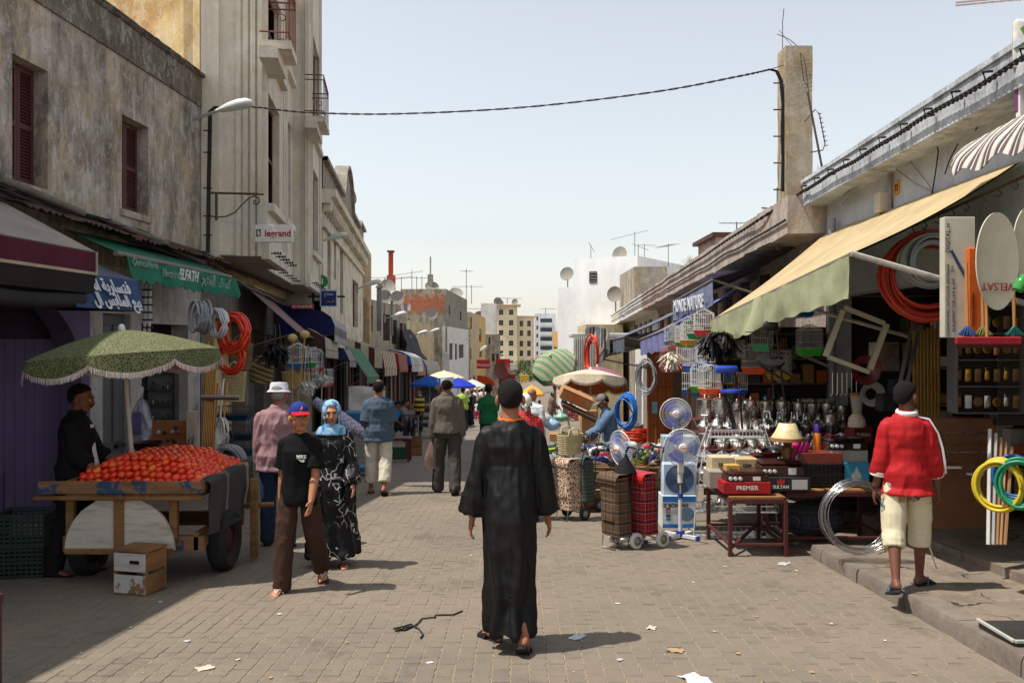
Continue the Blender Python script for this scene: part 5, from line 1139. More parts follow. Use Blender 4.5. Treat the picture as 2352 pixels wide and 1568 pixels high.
 for i, sx in enumerate((-1, 1)):
  an = J['an%d' % i]; T = Sc @ MX.Translation(an) @ MX.Rotation(-J['fy%d' % i], 4, 'Z') @ MX.Rotation(J['fp%d' % i], 4, 'X'); feetT.append(T)
  b.T = T
  rings(b, [(V((0,y,z)), V((rx,0,0)), V((0,0,rz_))) for y, z, rx, rz_ in ((-.062,-.045,.014,.018), (-.05,-.042,.03,.03), (-.02,-.03,.034,.044), (.03,-.03,.036,.042), (.08,-.043,.041,.028), (.125,-.055,.044,.017), (.15,-.06,.04,.012))], 12)
  for q in range(5): b.ball((sx*(-.033+.0165*q), .163-.007*q-(.004 if q == 4 else 0), -.061), (.0105 if q == 0 else .008, .021 if q == 0 else .016, .0095), 7, 6)
 b.T = None
 me = remesh(b, vox*k, 3); put(me, 'body', skin, t)
 for i, sx in enumerate((-1, 1)):
  q = B(); q.T = feetT[i]
  ol = [(-.034,-.05), (-.036,.0), (-.04,.06), (-.052,.12), (-.048,.16), (-.028,.19), (.0,.2), (.03,.19), (.048,.16), (.05,.12), (.038,.06), (.034,0), (.032,-.05), (.02,-.075), (0,-.082), (-.02,-.075)]
  if feet == 'sandal':
   q.slab([(x*1.05, y, -.092) for x, y in ol], (0,0,.018)); so = q.obj('sandal', cmat(*sole, .8), t, 0)
   q = B(); q.T = feetT[i]
   for s in (-1, 1): q.tube([(s*.046,.05,-.075), (s*.044,.06,-.035), (s*.02,.09,-.018), (-sx*.014,.13,-.04), (-sx*.016,.135,-.07)], .008, 6, sq=.6)
   q.obj('strap', cmat(*shoe, .5), so, 40)
  elif feet == 'slide':
   q.slab([(x*1.05, y, -.092) for x, y in ol], (0,0,.018)); so = q.obj('slipper', cmat(*sole, .8), t, 0)
   q = B(); q.T = feetT[i]; q.grid(lambda u, v: (.053*math.cos(PI*u), .06+.1*v, -.08+(.062-.03*v)*math.sin(PI*u)), 10, 4, thick=(0,0,.004)); q.obj('strap', cmat(*shoe, .5), so, 40)
  else:
   q.T = None; b2 = B(); b2.T = feetT[i]
   rings(b2, [(V((0,y,z)), V((rx,0,0)), V((0,0,rz_))) for y, z, rx, rz_ in ((-.08,-.05,.02,.03), (-.065,-.04,.04,.045), (-.02,-.025,.044,.06), (.03,-.025,.045,.055), (.09,-.045,.05,.038), (.15,-.055,.05,.03), (.19,-.06,.036,.022), (.205,-.065,.015,.012))], 12)
   m2 = remesh(b2, .009*k, 2); so = put(m2, 'shoe', cmat(*shoe, .45), t)
   q.T = feetT[i]; q.slab([(x*1.12, y*1.06, -.096) for x, y in ol], (0,0,.024)); q.obj('shoe_sole', cmat(*sole, .8), so, 0)
 cv = max(vox, .009)*k
 seed = sum(map(ord, label)) % 97
 def folds(amp, sx=7, sz=2.2, hi=.4):
  def f(c, n):
   p = V((c.x*sx+seed, c.y*sx, c.z*sz)); w = noise.noise(p)
   r = 1-abs(noise.noise(p*1.7+V((3, 1, 7))))*2
   return amp*(w*.8+max(0, r)*.9)+amp*hi*noise.noise(V((c.x*26, c.y*26, c.z*14+seed)))
  return f
 def torso_piece(b, lo, loose, top_i=9, flare=0.0):
  T = [(z, max(rx, .166) if z <= .01 else rx, max(ry, .12) if z <= .01 else ry, y) for z, rx, ry, y in TORSO[:top_i+1] if z > lo+.03]
  hx = .166+loose+flare; hy = .12+loose+flare
  rs = [(lo, hx*bulk, hy*bulk, -.01)]+[(z, (rx+loose*(1 if z < .36 else .55 if z < .44 else .3 if z < .49 else .1))*bulk, (ry+loose*(1 if z < .36 else .55 if z < .44 else .3 if z < .49 else .1))*bulk, y) for z, rx, ry, y in T]
  def tr(z, y): return up((0, y, z)) if z > 0 else (up((0, y, z)).lerp(dn((0, y, z)), min(1, -z*6)))
  rings(b, [(tr(z, y), Rl @ V((rx,0,0)), Rl @ V((0,ry,0))) for z, rx, ry, y in rs], 24)
 def sleeves(b, L, loose, flare=0.0):
  for i in range(2):
   s, e, w = J['sh%d' % i], J['el%d' % i], J['wr%d' % i]; sx = (-1, 1)[i]
   pts = [up((sx*.08,-.015,.395)), s]; rr = [.05, .054*bulk+loose*.55]
   if L <= 1:
    pts += [s.lerp(e, L*.5), s.lerp(e, L)]; rr += [.054*bulk+loose*.8+flare*.4, .053*bulk+loose*1.1+flare]
   else: pts += [s.lerp(e, .6), e, e.lerp(w, (L-1)*.5), e.lerp(w, L-1)]; rr += [.052*bulk+loose*.8, .045+loose, .044+loose+flare*.5, .036+loose+flare]
   limb(b, pts, rr, 14, 4)
 if bottom:
  b = B(); b.T = Sc; L = bottom.get('len', 2.0); lo = bottom.get('loose', .02)
  rings(b, [(dn((0,y,z)), V(((rx+.012)*bulk,0,0)), V((0,(ry+.012)*bulk,0))) for z, rx, ry, y in ((-.13,.13,.1,0), (-.09,.155,.112,-.004), (0,.168,.12,-.01), (.09,.156,.106,0), (.115,.15,.102,0))], 20)
  for i in range(2):
   hp, kn, an = J['hip%d' % i], J['kn%d' % i], J['an%d' % i]
   pts = [hp+V((0,0,.03)), hp.lerp(kn, .3), hp.lerp(kn, .7)]; rr = [.076*bulk+lo*.2, .08*bulk+lo*.7, .071+lo]
   if L <= 1: pts.append(hp.lerp(kn, L)); rr.append(.068+lo*1.3)
   else:
    e = kn.lerp(an+V((0,0,-.04)), L-1); pts += [kn, kn.lerp(e, .5), e]; rr += [.06+lo*1.1, .056+lo*1.2, .05+lo*1.25]
   limb(b, pts, rr, 14, 5)
  me = remesh(b, cv, 3); kz = [J['kn0'].z*k, J['kn1'].z*k]; az = min(J['an0'].z, J['an1'].z)*k
  f0 = folds(bottom.get('fold', .007), 9, 4)
  def fp(c, n):
   w = f0(c, n); z = c.z
   bn = max(0, 1-abs(z-az-.05)/.14)*.9+max(0, 1-abs(z-(kz[0]+kz[1])/2)/.14)*.6+max(0, 1-abs(z-pz*k+.1)/.12)*.6
   return w+bn*.009*noise.noise(V((c.x*7+seed, c.y*7, z*21+3*noise.noise(c*5))))
  displace(me, fp); put(me, bottom.get('name', 'trousers'), bottom['m'], t)
 if top:
  bulk *= top.get('bk', 1)
  b = B(); b.T = Sc; lo = top.get('loose', .022); hem = top.get('hem', -.13)
  torso_piece(b, hem, lo, 8 if not top.get('collar') else 9, top.get('flare', .006)); sleeves(b, top.get('sl', .6), top.get('sll', lo*.8), top.get('slf', .012))
  me = remesh(b, cv, 4); displace(me, folds(top.get('fold', .009), 7, 2.6)); to = put(me, top.get('name', 'shirt'), top['m'], t)
  if top.get('collar'):
   q = B(); q.T = Sc
   pr = [up((.074*math.cos(a)*1.0, -.016+.07*math.sin(a), .505+.012*math.sin(a))) for a in [2*PI*i/18 for i in range(18)]]
   q.tube(pr, .015, 8, closed=True, sq=1.7); q.obj('collar', top.get('cm', top['m']), to, 60)
  if top.get('cuff'):
   for i in range(2):
    q = B(); q.T = Sc; e, w = J['el%d' % i], J['wr%d' % i]; s = J['sh%d' % i]; L = top['sl']
    p = e.lerp(w, L-1) if L > 1 else s.lerp(e, L); d = (w-e).normalized() if L > 1 else (e-s).normalized()
    r = (.036 if L > 1 else .056)+top.get('sll', lo*.8)*1.1+top.get('slf', .012)+.004
    q.tube([p-d*.03, p+d*.006], r, 16); q.obj('cuff', top['cuff'], to, 40)
 if robe:
  b = B(); b.T = Sc; lo = .028; hem = robe.get('hem', .1)-pz; kx = robe.get('flare', .06)
  torso_piece(b, -.06, lo, 8, .004)
  cx = V(((J['an0'].x+J['an1'].x)/2, (J['an0'].y+J['an1'].y)/2, 0)); wd_ = abs(J['an0'].y-J['an1'].y)/2; ww = abs(J['an0'].x-J['an1'].x)/2
  rs = []
  for q in range(7):
   f = q/6; z = lerp(0.2, hem, f); cc = V((0, -.01, 0)).lerp(cx, f*.9)
   rs.append((dn((cc.x, cc.y, z)), V((lerp(.165, .09+ww+kx, f)+.012*math.sin(PI*min(1, f*1.6)), 0, 0)), V((0, lerp(.118, .09+wd_+kx*.8, f)+.03*math.sin(PI*min(1, f*1.6)), 0))))
  rings(b, rs[::-1], 28); sleeves(b, robe.get('sl', 1.9), .018, robe.get('slf', .02))
  me = remesh(b, cv, 3); f0 = folds(.013, 8, 1.3)
  def fr(c, n):
   h = max(0, min(1, (pz*k+.12-c.z)/(pz*k))); a = math.atan2(c.x-cx.x*h*k, c.y-cx.y*h*k)
   return f0(c, n)+h*.024*math.sin(a*7+3.2*noise.noise(V((c.z*2.2, a, seed))))+h*.012*noise.noise(V((c.x*9, c.y*9, c.z*3)))+max(0, h-.45)*.03*noise.noise(V((c.x*5+seed, c.y*5, c.z*11)))
  displace(me, fr); ro = put(me, robe.get('name', 'robe'), robe['m'], t)
  if robe.get('collar'):
   q = B(); q.T = Sc; pr = [up((.072*math.cos(a), -.014+.07*math.sin(a), .503+.01*math.sin(a))) for a in [2*PI*i/18 for i in range(18)]]
   q.tube(pr, .008, 8, closed=True, sq=2.2); q.obj('collar', robe['collar'], ro, 60)
 hm = hairm or hairmat('black_scalp_hair', (26,21,19))
 def shell(th, thr, m, name, grow=1.0, nz=.004, back=0.0, par=None):
  nu, nv = 30, 22; vs = []; ms = []
  for j in range(nv+1):
   ph = PI*j/nv
   for i in range(nu):
    a = 2*PI*i/nu; d = V((math.sin(ph)*math.sin(a), math.sin(ph)*math.cos(a), math.cos(ph)))
    mk = max(0, min(1, (d.z-thr(d))/(.34 if name == 'hair' else .14))); r = grow+th*mk-.05*(1-mk)+nz*(9*noise.noise(d*7+V((seed,0,0)))+7*noise.noise(d*23))*mk
    vs.append(V((0,-.014,.03))+V((d.x*.0775*r, d.y*(.098+back*max(0,-d.y))*r, d.z*.09*r*(1.5 if d.z < 0 and d.y < .1 and name == 'hair' else 1)))); ms.append(mk)
  fs = []
  for j in range(nv):
   for i in range(nu):
    f = (j*nu+i, j*nu+(i+1) % nu, (j+1)*nu+(i+1) % nu, (j+1)*nu+i)
    if max(ms[q] for q in f) > .01: fs.append(f)
  q = B(); q.T = HT; q.add(vs, fs); ob = q.obj(name, m, par or t, 80); at = ob.data.attributes.new('mk', 'FLOAT', 'POINT'); at.data.foreach_set('value', ms); return ob
 if hair == 'short': shell(.055, lambda d: max(-.8, -.12+.62*d.y-(.25 if d.y < -.2 else 0)), hm, 'hair', .99, .003)
 elif hair == 'balding': shell(.05, lambda d: max(-.8, -.1+.62*d.y-(.25 if d.y < -.2 else 0)) if d.z < .78 else 2, hm, 'hair', .99)
 elif hair == 'fringe': shell(.06, lambda d: .05+.5*d.y-(.35 if d.y < -.2 else 0), hm, 'hair', 1.0)
 if hat:
  kd, hm1 = hat[0], hat[1]; q = B(); q.T = HT
  if kd == 'cap':
   q.lathe([(.087*math.cos(a), .098*math.sin(a)) for a in [i*PI/2/7 for i in range(8)]], 20, (0,-.012,.045)); q.v = q.v
   ho = q.obj('cap', hm1, t, 60); q = B(); q.T = HT
   q.grid(lambda u, v: ((.078+.004*v)*math.cos(PI*u), .03+(.05+.085*v)*math.sin(PI*u), .055-.022*v*math.sin(PI*u)-.02*abs(math.cos(PI*u))**2*v), 14, 4, thick=(0,0,-.006)); q.obj('visor', hat[2] if len(hat) > 2 else hm1, ho, 60)
  elif kd == 'kufi': q.lathe([(.086,.03), (.09,.075), (.088,.115), (.07,.128), (0,.132)], 20, (0,-.012,0)); q.obj('skullcap', hm1, t, 40)
  elif kd == 'bucket':
   q.lathe([(.118,.022), (.116,.026), (.09,.05), (.086,.1), (.075,.118), (.0,.122)], 22, (0,-.012,0)); q.lathe([(.118,.022), (.088,.046)], 22, (0,-.012,0)); q.obj('hat', hm1, t, 50)
  elif kd == 'scarf':            # tied head scarf with a knot at the nape
   ho = shell(.08, lambda d: .0+.55*d.y-(.45 if d.y < -.1 else 0), hm1, 'headscarf', 1.05, .002)
   q.ball((0,-.115,-.03), (.035,.03,.035), 10, 8); q.ball((.012,-.12,-.07), (.02,.016,.03), 8, 6); q.obj('knot', hm1, ho, 60)
  elif kd == 'hijab':
   ho = shell(.1, lambda d: -1.2 if d.y < .25 else (.55-.0*d.x if abs(d.x) < .62 else -1.2), hm1, 'hijab', 1.1, .004)
   q.T = None; b = B(); b.T = Sc
   rings(b, [(hc+V((0,-.01,.01)), V((.086,0,0)), V((0,.09,0))), (hc+V((0,-.005,-.06)), V((.083,0,0)), V((0,.078,0))), (hc+V((0,.0,-.12)), V((.08,0,0)), V((0,.085,0))), (up((0,-.005,.5)), V((.13,0,0)), V((0,.1,0))), (up((0,.0,.42)), V((.17,0,0)), V((0,.125,0)))], 22)
   m2 = remesh(b, .01*k, 3)
   bm = bmesh.new(); bm.from_mesh(m2); fz = HT.inverted()
   kill = [f for f in bm.faces if (lambda c: c.y > .035 and abs(c.x) < .055 and -.095 < c.z < .2)(fz @ f.calc_center_median())]
   bmesh.ops.delete(bm, geom=kill, context='FACES'); bm.to_mesh(m2); bm.free()
   displace(m2, folds(.008, 9, 5)); put(m2, 'hijab_drape', hm1, ho)
 if face:
  for s in (-1, 1):
   q = B(); q.T = HT; q.ball((s*.031,.083,.0), (.0125,.008,.0065), 10, 8); eo = q.obj('eye', cmat(225, 220, 212, .3), t, 60)
   q = B(); q.T = HT; q.ball((s*.031,.0885,.0), (.0058,.004,.0058), 8, 6); q.obj('iris', cmat(30, 20, 15, .2), eo, 60)
   q = B(); q.T = HT; q.tube([(s*.014,.097,.018), (s*.03,.093,.024), (s*.048,.078,.018)], [.003,.0042,.002], 6); q.obj('eyebrow', HAIRB(), t, 60)
   q = B(); q.T = HT; q.tube([(s*.018,.091,.0055), (s*.031,.0915,.009), (s*.045,.082,.004)], [.0014,.0022,.0014], 5); q.obj('eyelashes', HAIRB(), eo, 60)
  q = B(); q.T = HT; q.tube([(-.023,.088,-.058), (-.01,.0995,-.0535), (0,.1005,-.0555), (.01,.0995,-.0535), (.023,.088,-.058)], [.002,.0045,.004,.0045,.002], 7); q.tube([(-.018,.09,-.063), (0,.1,-.0655), (.018,.09,-.063)], [.002,.0058,.002], 7)
  q.obj('mouth', cmat(int(tone[0]*.86), int(tone[1]*.62), int(tone[2]*.62), .45), t, 60)
 if beard:
  q = B(); q.T = HT
  if beard == 'moustache': q.tube([(-.03,.086,-.052), (-.012,.104,-.044), (.012,.104,-.044), (.03,.086,-.052)], [.003,.007,.007,.003], 7)
  q.obj('moustache', HAIRB(), t, 60)
 return t, J, k, HT
def branch_print():
 q = NT('branch_print'); v = q.n('TexVoronoi', feature='DISTANCE_TO_EDGE'); v.inputs['Scale'].default_value = 7
 nz = q.n('TexNoise'); nz.inputs['Scale'].default_value = 5; q.l(q.co(), nz.inputs['Vector'])
 mx = q.n('VectorMath', operation='MULTIPLY_ADD'); q.l(nz.outputs['Color'], mx.inputs[0]); mx.inputs[1].default_value = (.35,.35,.35); q.l(q.co(), mx.inputs[2]); q.l(mx.outputs[0], v.inputs['Vector'])
 ln = q.math('LESS_THAN', v.outputs['Distance'], .02); gate = q.ramp(q.noise(4, 3), [(.46, 0), (.5, 1)])
 q.set(q.mix(q.math('MULTIPLY', ln, gate), srgb(20,19,20), srgb(205,203,200)), .6, 0, .3); return q.m
def floral():
 q = NT('floral_shorts'); v = q.n('TexVoronoi'); v.inputs['Scale'].default_value = 11; q.l(q.co(), v.inputs['Vector'])
 sep = q.n('SeparateXYZ'); q.l(q.co(), sep.inputs[0]); gate = q.math('GREATER_THAN', q.math('ADD', sep.outputs['Z'], q.math('MULTIPLY', q.noise(5, 3), .5)), .92)
 pet = q.math('MULTIPLY', q.math('LESS_THAN', v.outputs['Distance'], .45), gate)
 cs = q.n('SeparateColor'); q.l(v.outputs['Color'], cs.inputs[0])
 pc = q.mix(q.math('GREATER_THAN', cs.outputs[0], .5), srgb(150,104,60), srgb(64,84,92))
 q.set(q.mix(q.math('MULTIPLY', pet, q.ramp(q.noise(40, 3), [(.35, .2), (.6, 1)])), srgb(206,196,166), pc), .85, 0, .15); q.bump(q.noise(90, 3), .3, .003); return q.m
def camo_scarf():
 q = NT('blue_scarf'); q.set(q.ramp(q.noise(5, 4, .6, dist=1.5), [(.3, srgb(36,58,96)), (.42, srgb(84,140,186)), (.55, srgb(160,200,224)), (.68, srgb(50,86,132))]), .7, 0, .25); return q.m
BLKCLOTH = mat('black_robe_cloth', srgb(12,12,13), .6, .3, 3, bump=.4, bsc=260, spec=.3, bdist=.002)
CH = {}
CH['robe'] = person('man in a long black robe with orange collar walking away mid street', Gp(1172, 1476), .03, 1.745, .02,
 ((-.04,.36,.14,.1), (.0,.36,.18,.1)), ((.1,.08,.0,0,-.55), (-.13,.3,-.02,-.6,.15)), (0, 0), (158,104,76), robe=dict(m=BLKCLOTH, hem=.135, sl=1.86, slf=.035, flare=-.025, collar=cloth(226,120,48)), feet='slide', shoe=(26,24,24), sole=(36,34,34), vox=.0065, bulk=.97)
t, J, k, HT = person('boy in black t-shirt, brown trousers and blue cap with red visor, looking aside', Gp(688, 1352), PI-.1, 1.56, .0,
 ((.22,.14,.35), (-.12,.2,.2)), ((-.2,.42,.03,-.5,-.4), (.2,.06,.05,0,.1)), (.62, -.03), (176,122,88), dict(m=cloth(18,18,20), sl=.78, hem=-.16, loose=.026, fold=.008, slf=.022), dict(m=cloth(66,46,38), loose=.022, fold=.008),
 hair='fringe', hat=('cap', cloth(38,58,128), cloth(186,26,40)), feet='sandal', shoe=(214,204,196), sole=(70,34,36), vox=.006, face=True, bulk=.9)
CH['boy'] = t
sw = B(); sw.T = MX.Scale(k, 4)
zc = 1.24/1; cpts = [(-.075,.155,1.2), (-.06,.157,1.188), (-.035,.157,1.196), (.0,.15,1.222), (-.03,.157,1.208), (-.05,.157,1.205), (-.058,.157,1.216)]
sw.slab([(x-.03,y-.008,z+.01) for x, y, z in cpts], (0,.012,0)); lg = sw.obj('chest_logo', cmat(214,214,212), t, 0)
text('NIKE', .042*k, lg, cmat(214,214,212), (-.07*k, .152*k, 1.245*k), (PI/2, 0, PI), .006, bold=.001)
em = text('\u0631', .05, t, cmat(226,110,80), tuple(HT @ V((0,.072,.098))), (PI/2-.6, 0, PI+.5), .004, name='cap_emblem', bold=.002)
t, J, k, HT = person('woman in black and white printed robe and pale blue headscarf behind the boy', Gp(762, 1298), PI+.12, 1.56, .03,
 ((.2,.3,.5,.1), (.12,.14,.3)), ((.14,.1,.05,0,-.2), (-.08,.2,.05,-.2,.1)), (.1, .0), (178,124,96), robe=dict(m=branch_print(), hem=.13, sl=1.9, slf=.03, flare=.07), hair=None, hat=('hijab', camo_scarf()), feet='sandal', shoe=(34,30,30), sole=(30,28,28), vox=.008, face=True)
hb = thing('handbag', 'black leather handbag carried by the woman in the printed robe', 'handbag', t.location+V((.19, -.05, .72)), .2)
b = B(); b.cbox((0,0,0), (.1,.3,.24), .03); hbo = b.obj('bag_body', cmat(24,23,24,.35), hb, 60); B().tube([(0,-.1,.1), (0,-.07,.34), (0,.07,.34), (0,.1,.1)], .008, 6).obj('strap', cmat(24,23,24,.35), hb, 60)
CH['old'] = person('old man in faded lilac shirt, jeans and white hat seen from behind', Gp(640, 1253), .06, 1.74, .03,
 ((.0,.16,.3,.1), (.05,.16,.3,.1)), ((.12,.1,.06), (-.1,.16,.06,-.15)), (-.1, .05), (150,100,78), dict(m=cloth(152,118,122), sl=1.75, hem=-.16, loose=.036, fold=.015, collar=True, sll=.026), dict(m=mat('blue_denim', srgb(44,60,88), .85, .25, 6, bump=.3, bsc=240), loose=.02),
 hair='short', hairm=hairmat('grey_hair', (176,172,164)), hat=('bucket', cloth(206,206,214)), vox=.009, bulk=1.1)
t, J, k, HT = person('tomato seller in open black shirt over white vest standing behind the cart', V((-4.0, 7.98, gz(7.98))), -PI/2+.1, 1.72, .06,
 ((.42,.1,.75,.25), (.3,.1,.7,.1)), ((.1,.12,.05), (-.1,.15,.05)), (.05, .12), (118,76,54), dict(m=cloth(24,24,27), sl=1.45, hem=-.3, loose=.034, fold=.012, collar=True), dict(m=cloth(30,28,30), loose=.022),
 face=True, beard='moustache', feet='sandal', shoe=(40,60,84), sole=(40,40,44), vox=.008)
vb = B(); vb.T = MX.Scale(k, 4)
vb.grid(lambda u, v: (.052*(2*u-1)*(1-.25*v), .168+.018*math.cos((2*u-1)*1.3)+.05*max(0, .35-v)*1-.03*v, 1.0+.36*v), 8, 10); vb.obj('vest', cloth(214,206,210), t, 60)
CH['tee'] = person('man in blue grey t-shirt and cream cropped trousers walking away on the left', Gp(870, 1133), .0, 1.8, .0,
 ((-.06,.13,.16), (.05,.13,.2)), ((.1,.06,.06), (-.2,.3,.05,-.5)), (0, 0), (150,100,74), dict(m=cloth(76,92,106), sl=.92, hem=-.16, loose=.034, fold=.011, slf=.02), dict(m=cloth(206,196,178), len=1.72, loose=.03, fold=.008), hair='balding', feet='slide', shoe=(40,34,30), sole=(40,34,30), vox=.01, bulk=1.12)
t, J, k, HT = person('man in grey long sleeved shirt and white patterned cap walking away with a bag', Gp(1027, 1132), -.02, 1.85, .0,
 ((-.02,.22,.2,.12), (.02,.24,.22,.16)), ((.12,.06,.08), (-.18,.28,.07,-.45)), (0, 0), (140,94,72), dict(m=cloth(98,92,82), sl=1.92, hem=-.06, loose=.032, fold=.012, collar=True, slf=.006), dict(m=cloth(70,64,62), loose=.026, fold=.009), hat=('kufi', mat('patterned_white', srgb(206,208,214), .85, .3, 40)), shoe=(34,30,30), vox=.01, bulk=1.05)
w = t.matrix_world if False else None
L = t.location; hnd = V((J['wr0'].x*k, J['wr0'].y*k, J['wr0'].z*k))+V(L)
pbag = thing('plastic_bag', 'brown translucent plastic bag hanging from the hand of the man in grey', 'bag', (hnd.x-.02, hnd.y+.02, hnd.z-.5))
b = B(); b.grid(lambda u, v: ((.025+.1*math.sin(min(1, (1-v)*1.25)*PI*.62)**1.1)*math.cos(2*PI*u)*(1+.1*noise.noise(V((u*9, v*4, 1)))), (.02+.05*math.sin(min(1, (1-v)*1.2)*PI*.6))*math.sin(2*PI*u), .44*v+.012*noise.noise(V((u*7, v*6, 3)))), 22, 12, True); b.poly([(.08*math.cos(a), .05*math.sin(a), .01) for a in [2*PI*i/10 for i in range(10)]])
bo = b.obj('bag_body', mat('brown_plastic_film', srgb(120,98,90), .3, .25, 8, bump=.6, bsc=30, spec=.5), pbag, 80)
b = B(); b.tube([(0,0,.43), (-.01,0,.5), (.02,0,.54)], .012, 6); b.obj('handles', mat('brown_plastic_film'), pbag, 60)
JR = stripes('red_jersey', (0,0,1), 14, [(0, (176,28,34)), (.5, (164,24,30))], .7, tint=.03)
t, J, k, HT = person('man in red football jersey and flower printed shorts walking past the hardware shop', Gp(2082, 1350, .12), -.28, 1.63, .0,
 ((-.02,.3,.2,.05), (.06,.34,.3,.04)), ((-.22,.3,.05,-.35), (.2,.06,.05,0,.7)), (-.7, 0), (112,72,56), dict(m=JR, sl=1.5, hem=-.16, loose=.026, flare=.03, fold=.011, collar=True, cm=cloth(220,216,214), cuff=cloth(220,214,212), sll=.018), dict(m=floral(), len=1.32, loose=.028, fold=.004, name='shorts'), feet='sandal', shoe=(52,96,132), sole=(36,44,56), vox=.0075, bulk=.94)
q = B(); q.T = MX.Scale(k, 4)
s_, e_, w_ = J['sh1'], J['el1'], J['wr1']; path = [V((.075,-.02,J['sh1'].z+.085)), s_+V((.02,-.01,.062)), s_+V((.088,-.012,-.05)), s_.lerp(e_, .6)+V((.088,-.015,0)), e_+V((.082,-.02,0)), e_.lerp(w_, .4)+V((.075,-.02,0))]
q.tube(path, .03, 8, sq=.35); so = q.obj('sleeve_stripe', cloth(216,212,210), t, 60)
for i in range(8):
 p = s_+V((.1,-.014,-.04)) if i == 0 else s_.lerp(e_, i/8)+V((.1+.008,-.02,0)); bq = B(); bq.T = MX.Scale(k, 4); bq.cbox(p, (.012,.03,.02), .002); bq.obj('stripe_mark', cloth(26,26,28), so, 0)
q = B(); q.T = MX.Scale(k, 4); an = J['kn1']; q.tube([an+V((.07,-.02,-.14)), an+V((.1,-.02,-.24)), an+V((.13,-.01,-.33))], .007, 5); q.obj('drawstring', cloth(196,188,164), t, 60)
B().cbox((J['wr0'].x*k, J['wr0'].y*k, J['wr0'].z*k+.012), (.062,.062,.03), .012).obj('wristwatch', cmat(30,30,32,.4), t, 40)
FARV = .014
def far(label, u, vh, vf, rz, **kw):
 p = Gp(u, vf); sc = FPX/p.y; H = (vf-vh)/sc; kw.setdefault('vox', FARV if p.y < 25 else .02)
 return person(label, p, rz, H, **kw)
st_ = dict(arms=((.08,.12,.2), (-.05,.12,.2)), legs=((.12,.1,.05), (-.12,.2,.05,-.3)))
far('man in green t-shirt half hidden behind the man in the black robe', 1122, 882, 1058, .05, tone=(90,60,46), top=dict(m=cloth(34,104,62), sl=.8, loose=.04), bottom=dict(m=cloth(60,62,70)), **st_)
far('woman in red plaid shirt and white tied headscarf walking away', 1206, 906, 1192, -.05, top=dict(m=plaid('red_tartan', (190,30,34), (120,20,24), (150,30,34), (214,196,190), 13, (1,.0,0)), sl=1.9, loose=.04, hem=-.2, collar=True), bottom=dict(m=cloth(52,50,58)), hair=None, hat=('scarf', cloth(222,222,218)), vox=.011, bulk=1.1, arms=((.1,.18,.35), (.12,.22,.4)))
far('man in sage shirt and faded pink cap behind the woman in plaid', 1183, 878, 1142, .0, top=dict(m=cloth(150,154,140), sl=.9, loose=.04, collar=True), bottom=dict(m=cloth(80,78,76)), hat=('cap', cloth(196,128,134)), **st_)
far('bald man in white checked shirt in front of the yellow parasol', 1222, 893, 1108, -.5, top=dict(m=plaid('white_check', (214,216,216), (190,194,198), (200,204,206), (160,168,176), 16), sl=.8, loose=.05, collar=True), bottom=dict(m=cloth(120,112,100)), hair=None, bulk=1.15, **st_)
far('shoe seller in denim shirt and grey cap reaching over his stall', 1404, 906, 1130, PI/2+.1, tone=(128,86,64), lean=.22, arms=((.9,.1,.35), (.7,.15,.3)), legs=((.1,.1,.05), (-.1,.1,.05)), head=(0, .35), top=dict(m=mat('pale_denim', srgb(88,112,140), .85, .2, 6, bump=.3, bsc=240), sl=1.9, loose=.04, collar=True, hem=-.08), bottom=dict(m=cloth(34,40,58)), hat=('cap', cloth(122,112,108)), vox=.011)
far('man in yellow and black striped rugby shirt on the left', 963, 894, 990, PI-.5, face=False, top=dict(m=stripes('rugby_stripes', (0,0,1), 5.2, [(0, (222,178,70)), (.5, (46,46,52))], .8), sl=1.9, loose=.045, collar=True, cm=cloth(220,216,210)), bottom=dict(m=cloth(50,48,48)), beard='moustache', **st_)
far('man in lime t-shirt and dark cap walking away', 1063, 889, 988, .1, top=dict(m=cloth(168,192,92), sl=.8, loose=.05), bottom=dict(m=cloth(44,46,58)), hat=('cap', cloth(44,38,40)), **st_)
far('woman in black abaya and white headscarf coming down the street', 1074, 895, 978, PI, robe=dict(m=cloth(24,24,27), hem=.08, flare=.1), hair=None, hat=('hijab', cloth(222,222,222)), **st_)
far('little girl in white top and pink skirt holding a hand', 1096, 920, 966, .0, top=dict(m=cloth(222,196,204), sl=.4, loose=.03), bottom=dict(m=cloth(204,60,104), len=1.6), hair='fringe', bulk=1.0, **st_)
far('man in brown jacket and patterned cap bending to the onions', 1266, 900, 984, -PI/2+.2, lean=.12, arms=((.7,.1,.4), (.6,.1,.4)), legs=((.08,.05,.05), (-.08,.1,.05)), top=dict(m=cloth(112,94,80), sl=1.9, loose=.05, hem=-.2, collar=True), bottom=dict(m=cloth(96,98,98)), hat=('cap', cloth(120,116,124)))
far('man in denim jacket beyond the onion heap', 1297, 903, 966, PI/2, top=dict(m=cloth(60,92,122), sl=1.9, loose=.05), bottom=dict(m=cloth(70,88,108)), hat=('kufi', cloth(110,104,100)), **st_)
t, J, k, HT = far('child in white shirt with a red number and checked skirt', 1239, 919, 982, .1, top=dict(m=cloth(216,210,198), sl=.8, loose=.05), bottom=dict(m=plaid('brown_check', (120,98,90), (90,72,66), (104,84,78), (170,150,140), 18), len=1.0, loose=.06, name='skirt'), hair='fringe', **st_)
text('2', .16, t, cmat(150,40,44), (0, -.19*k, 1.2*k), (PI/2,0,0), .004, bold=.004)
far('man in dark shirt and grey cap beside the parked van', 1004, 887, 1000, PI, tone=(120,82,62), top=dict(m=cloth(58,58,66), sl=1.8, loose=.04), bottom=dict(m=cloth(56,54,56)), hat=('cap', cloth(112,114,116)), **st_)
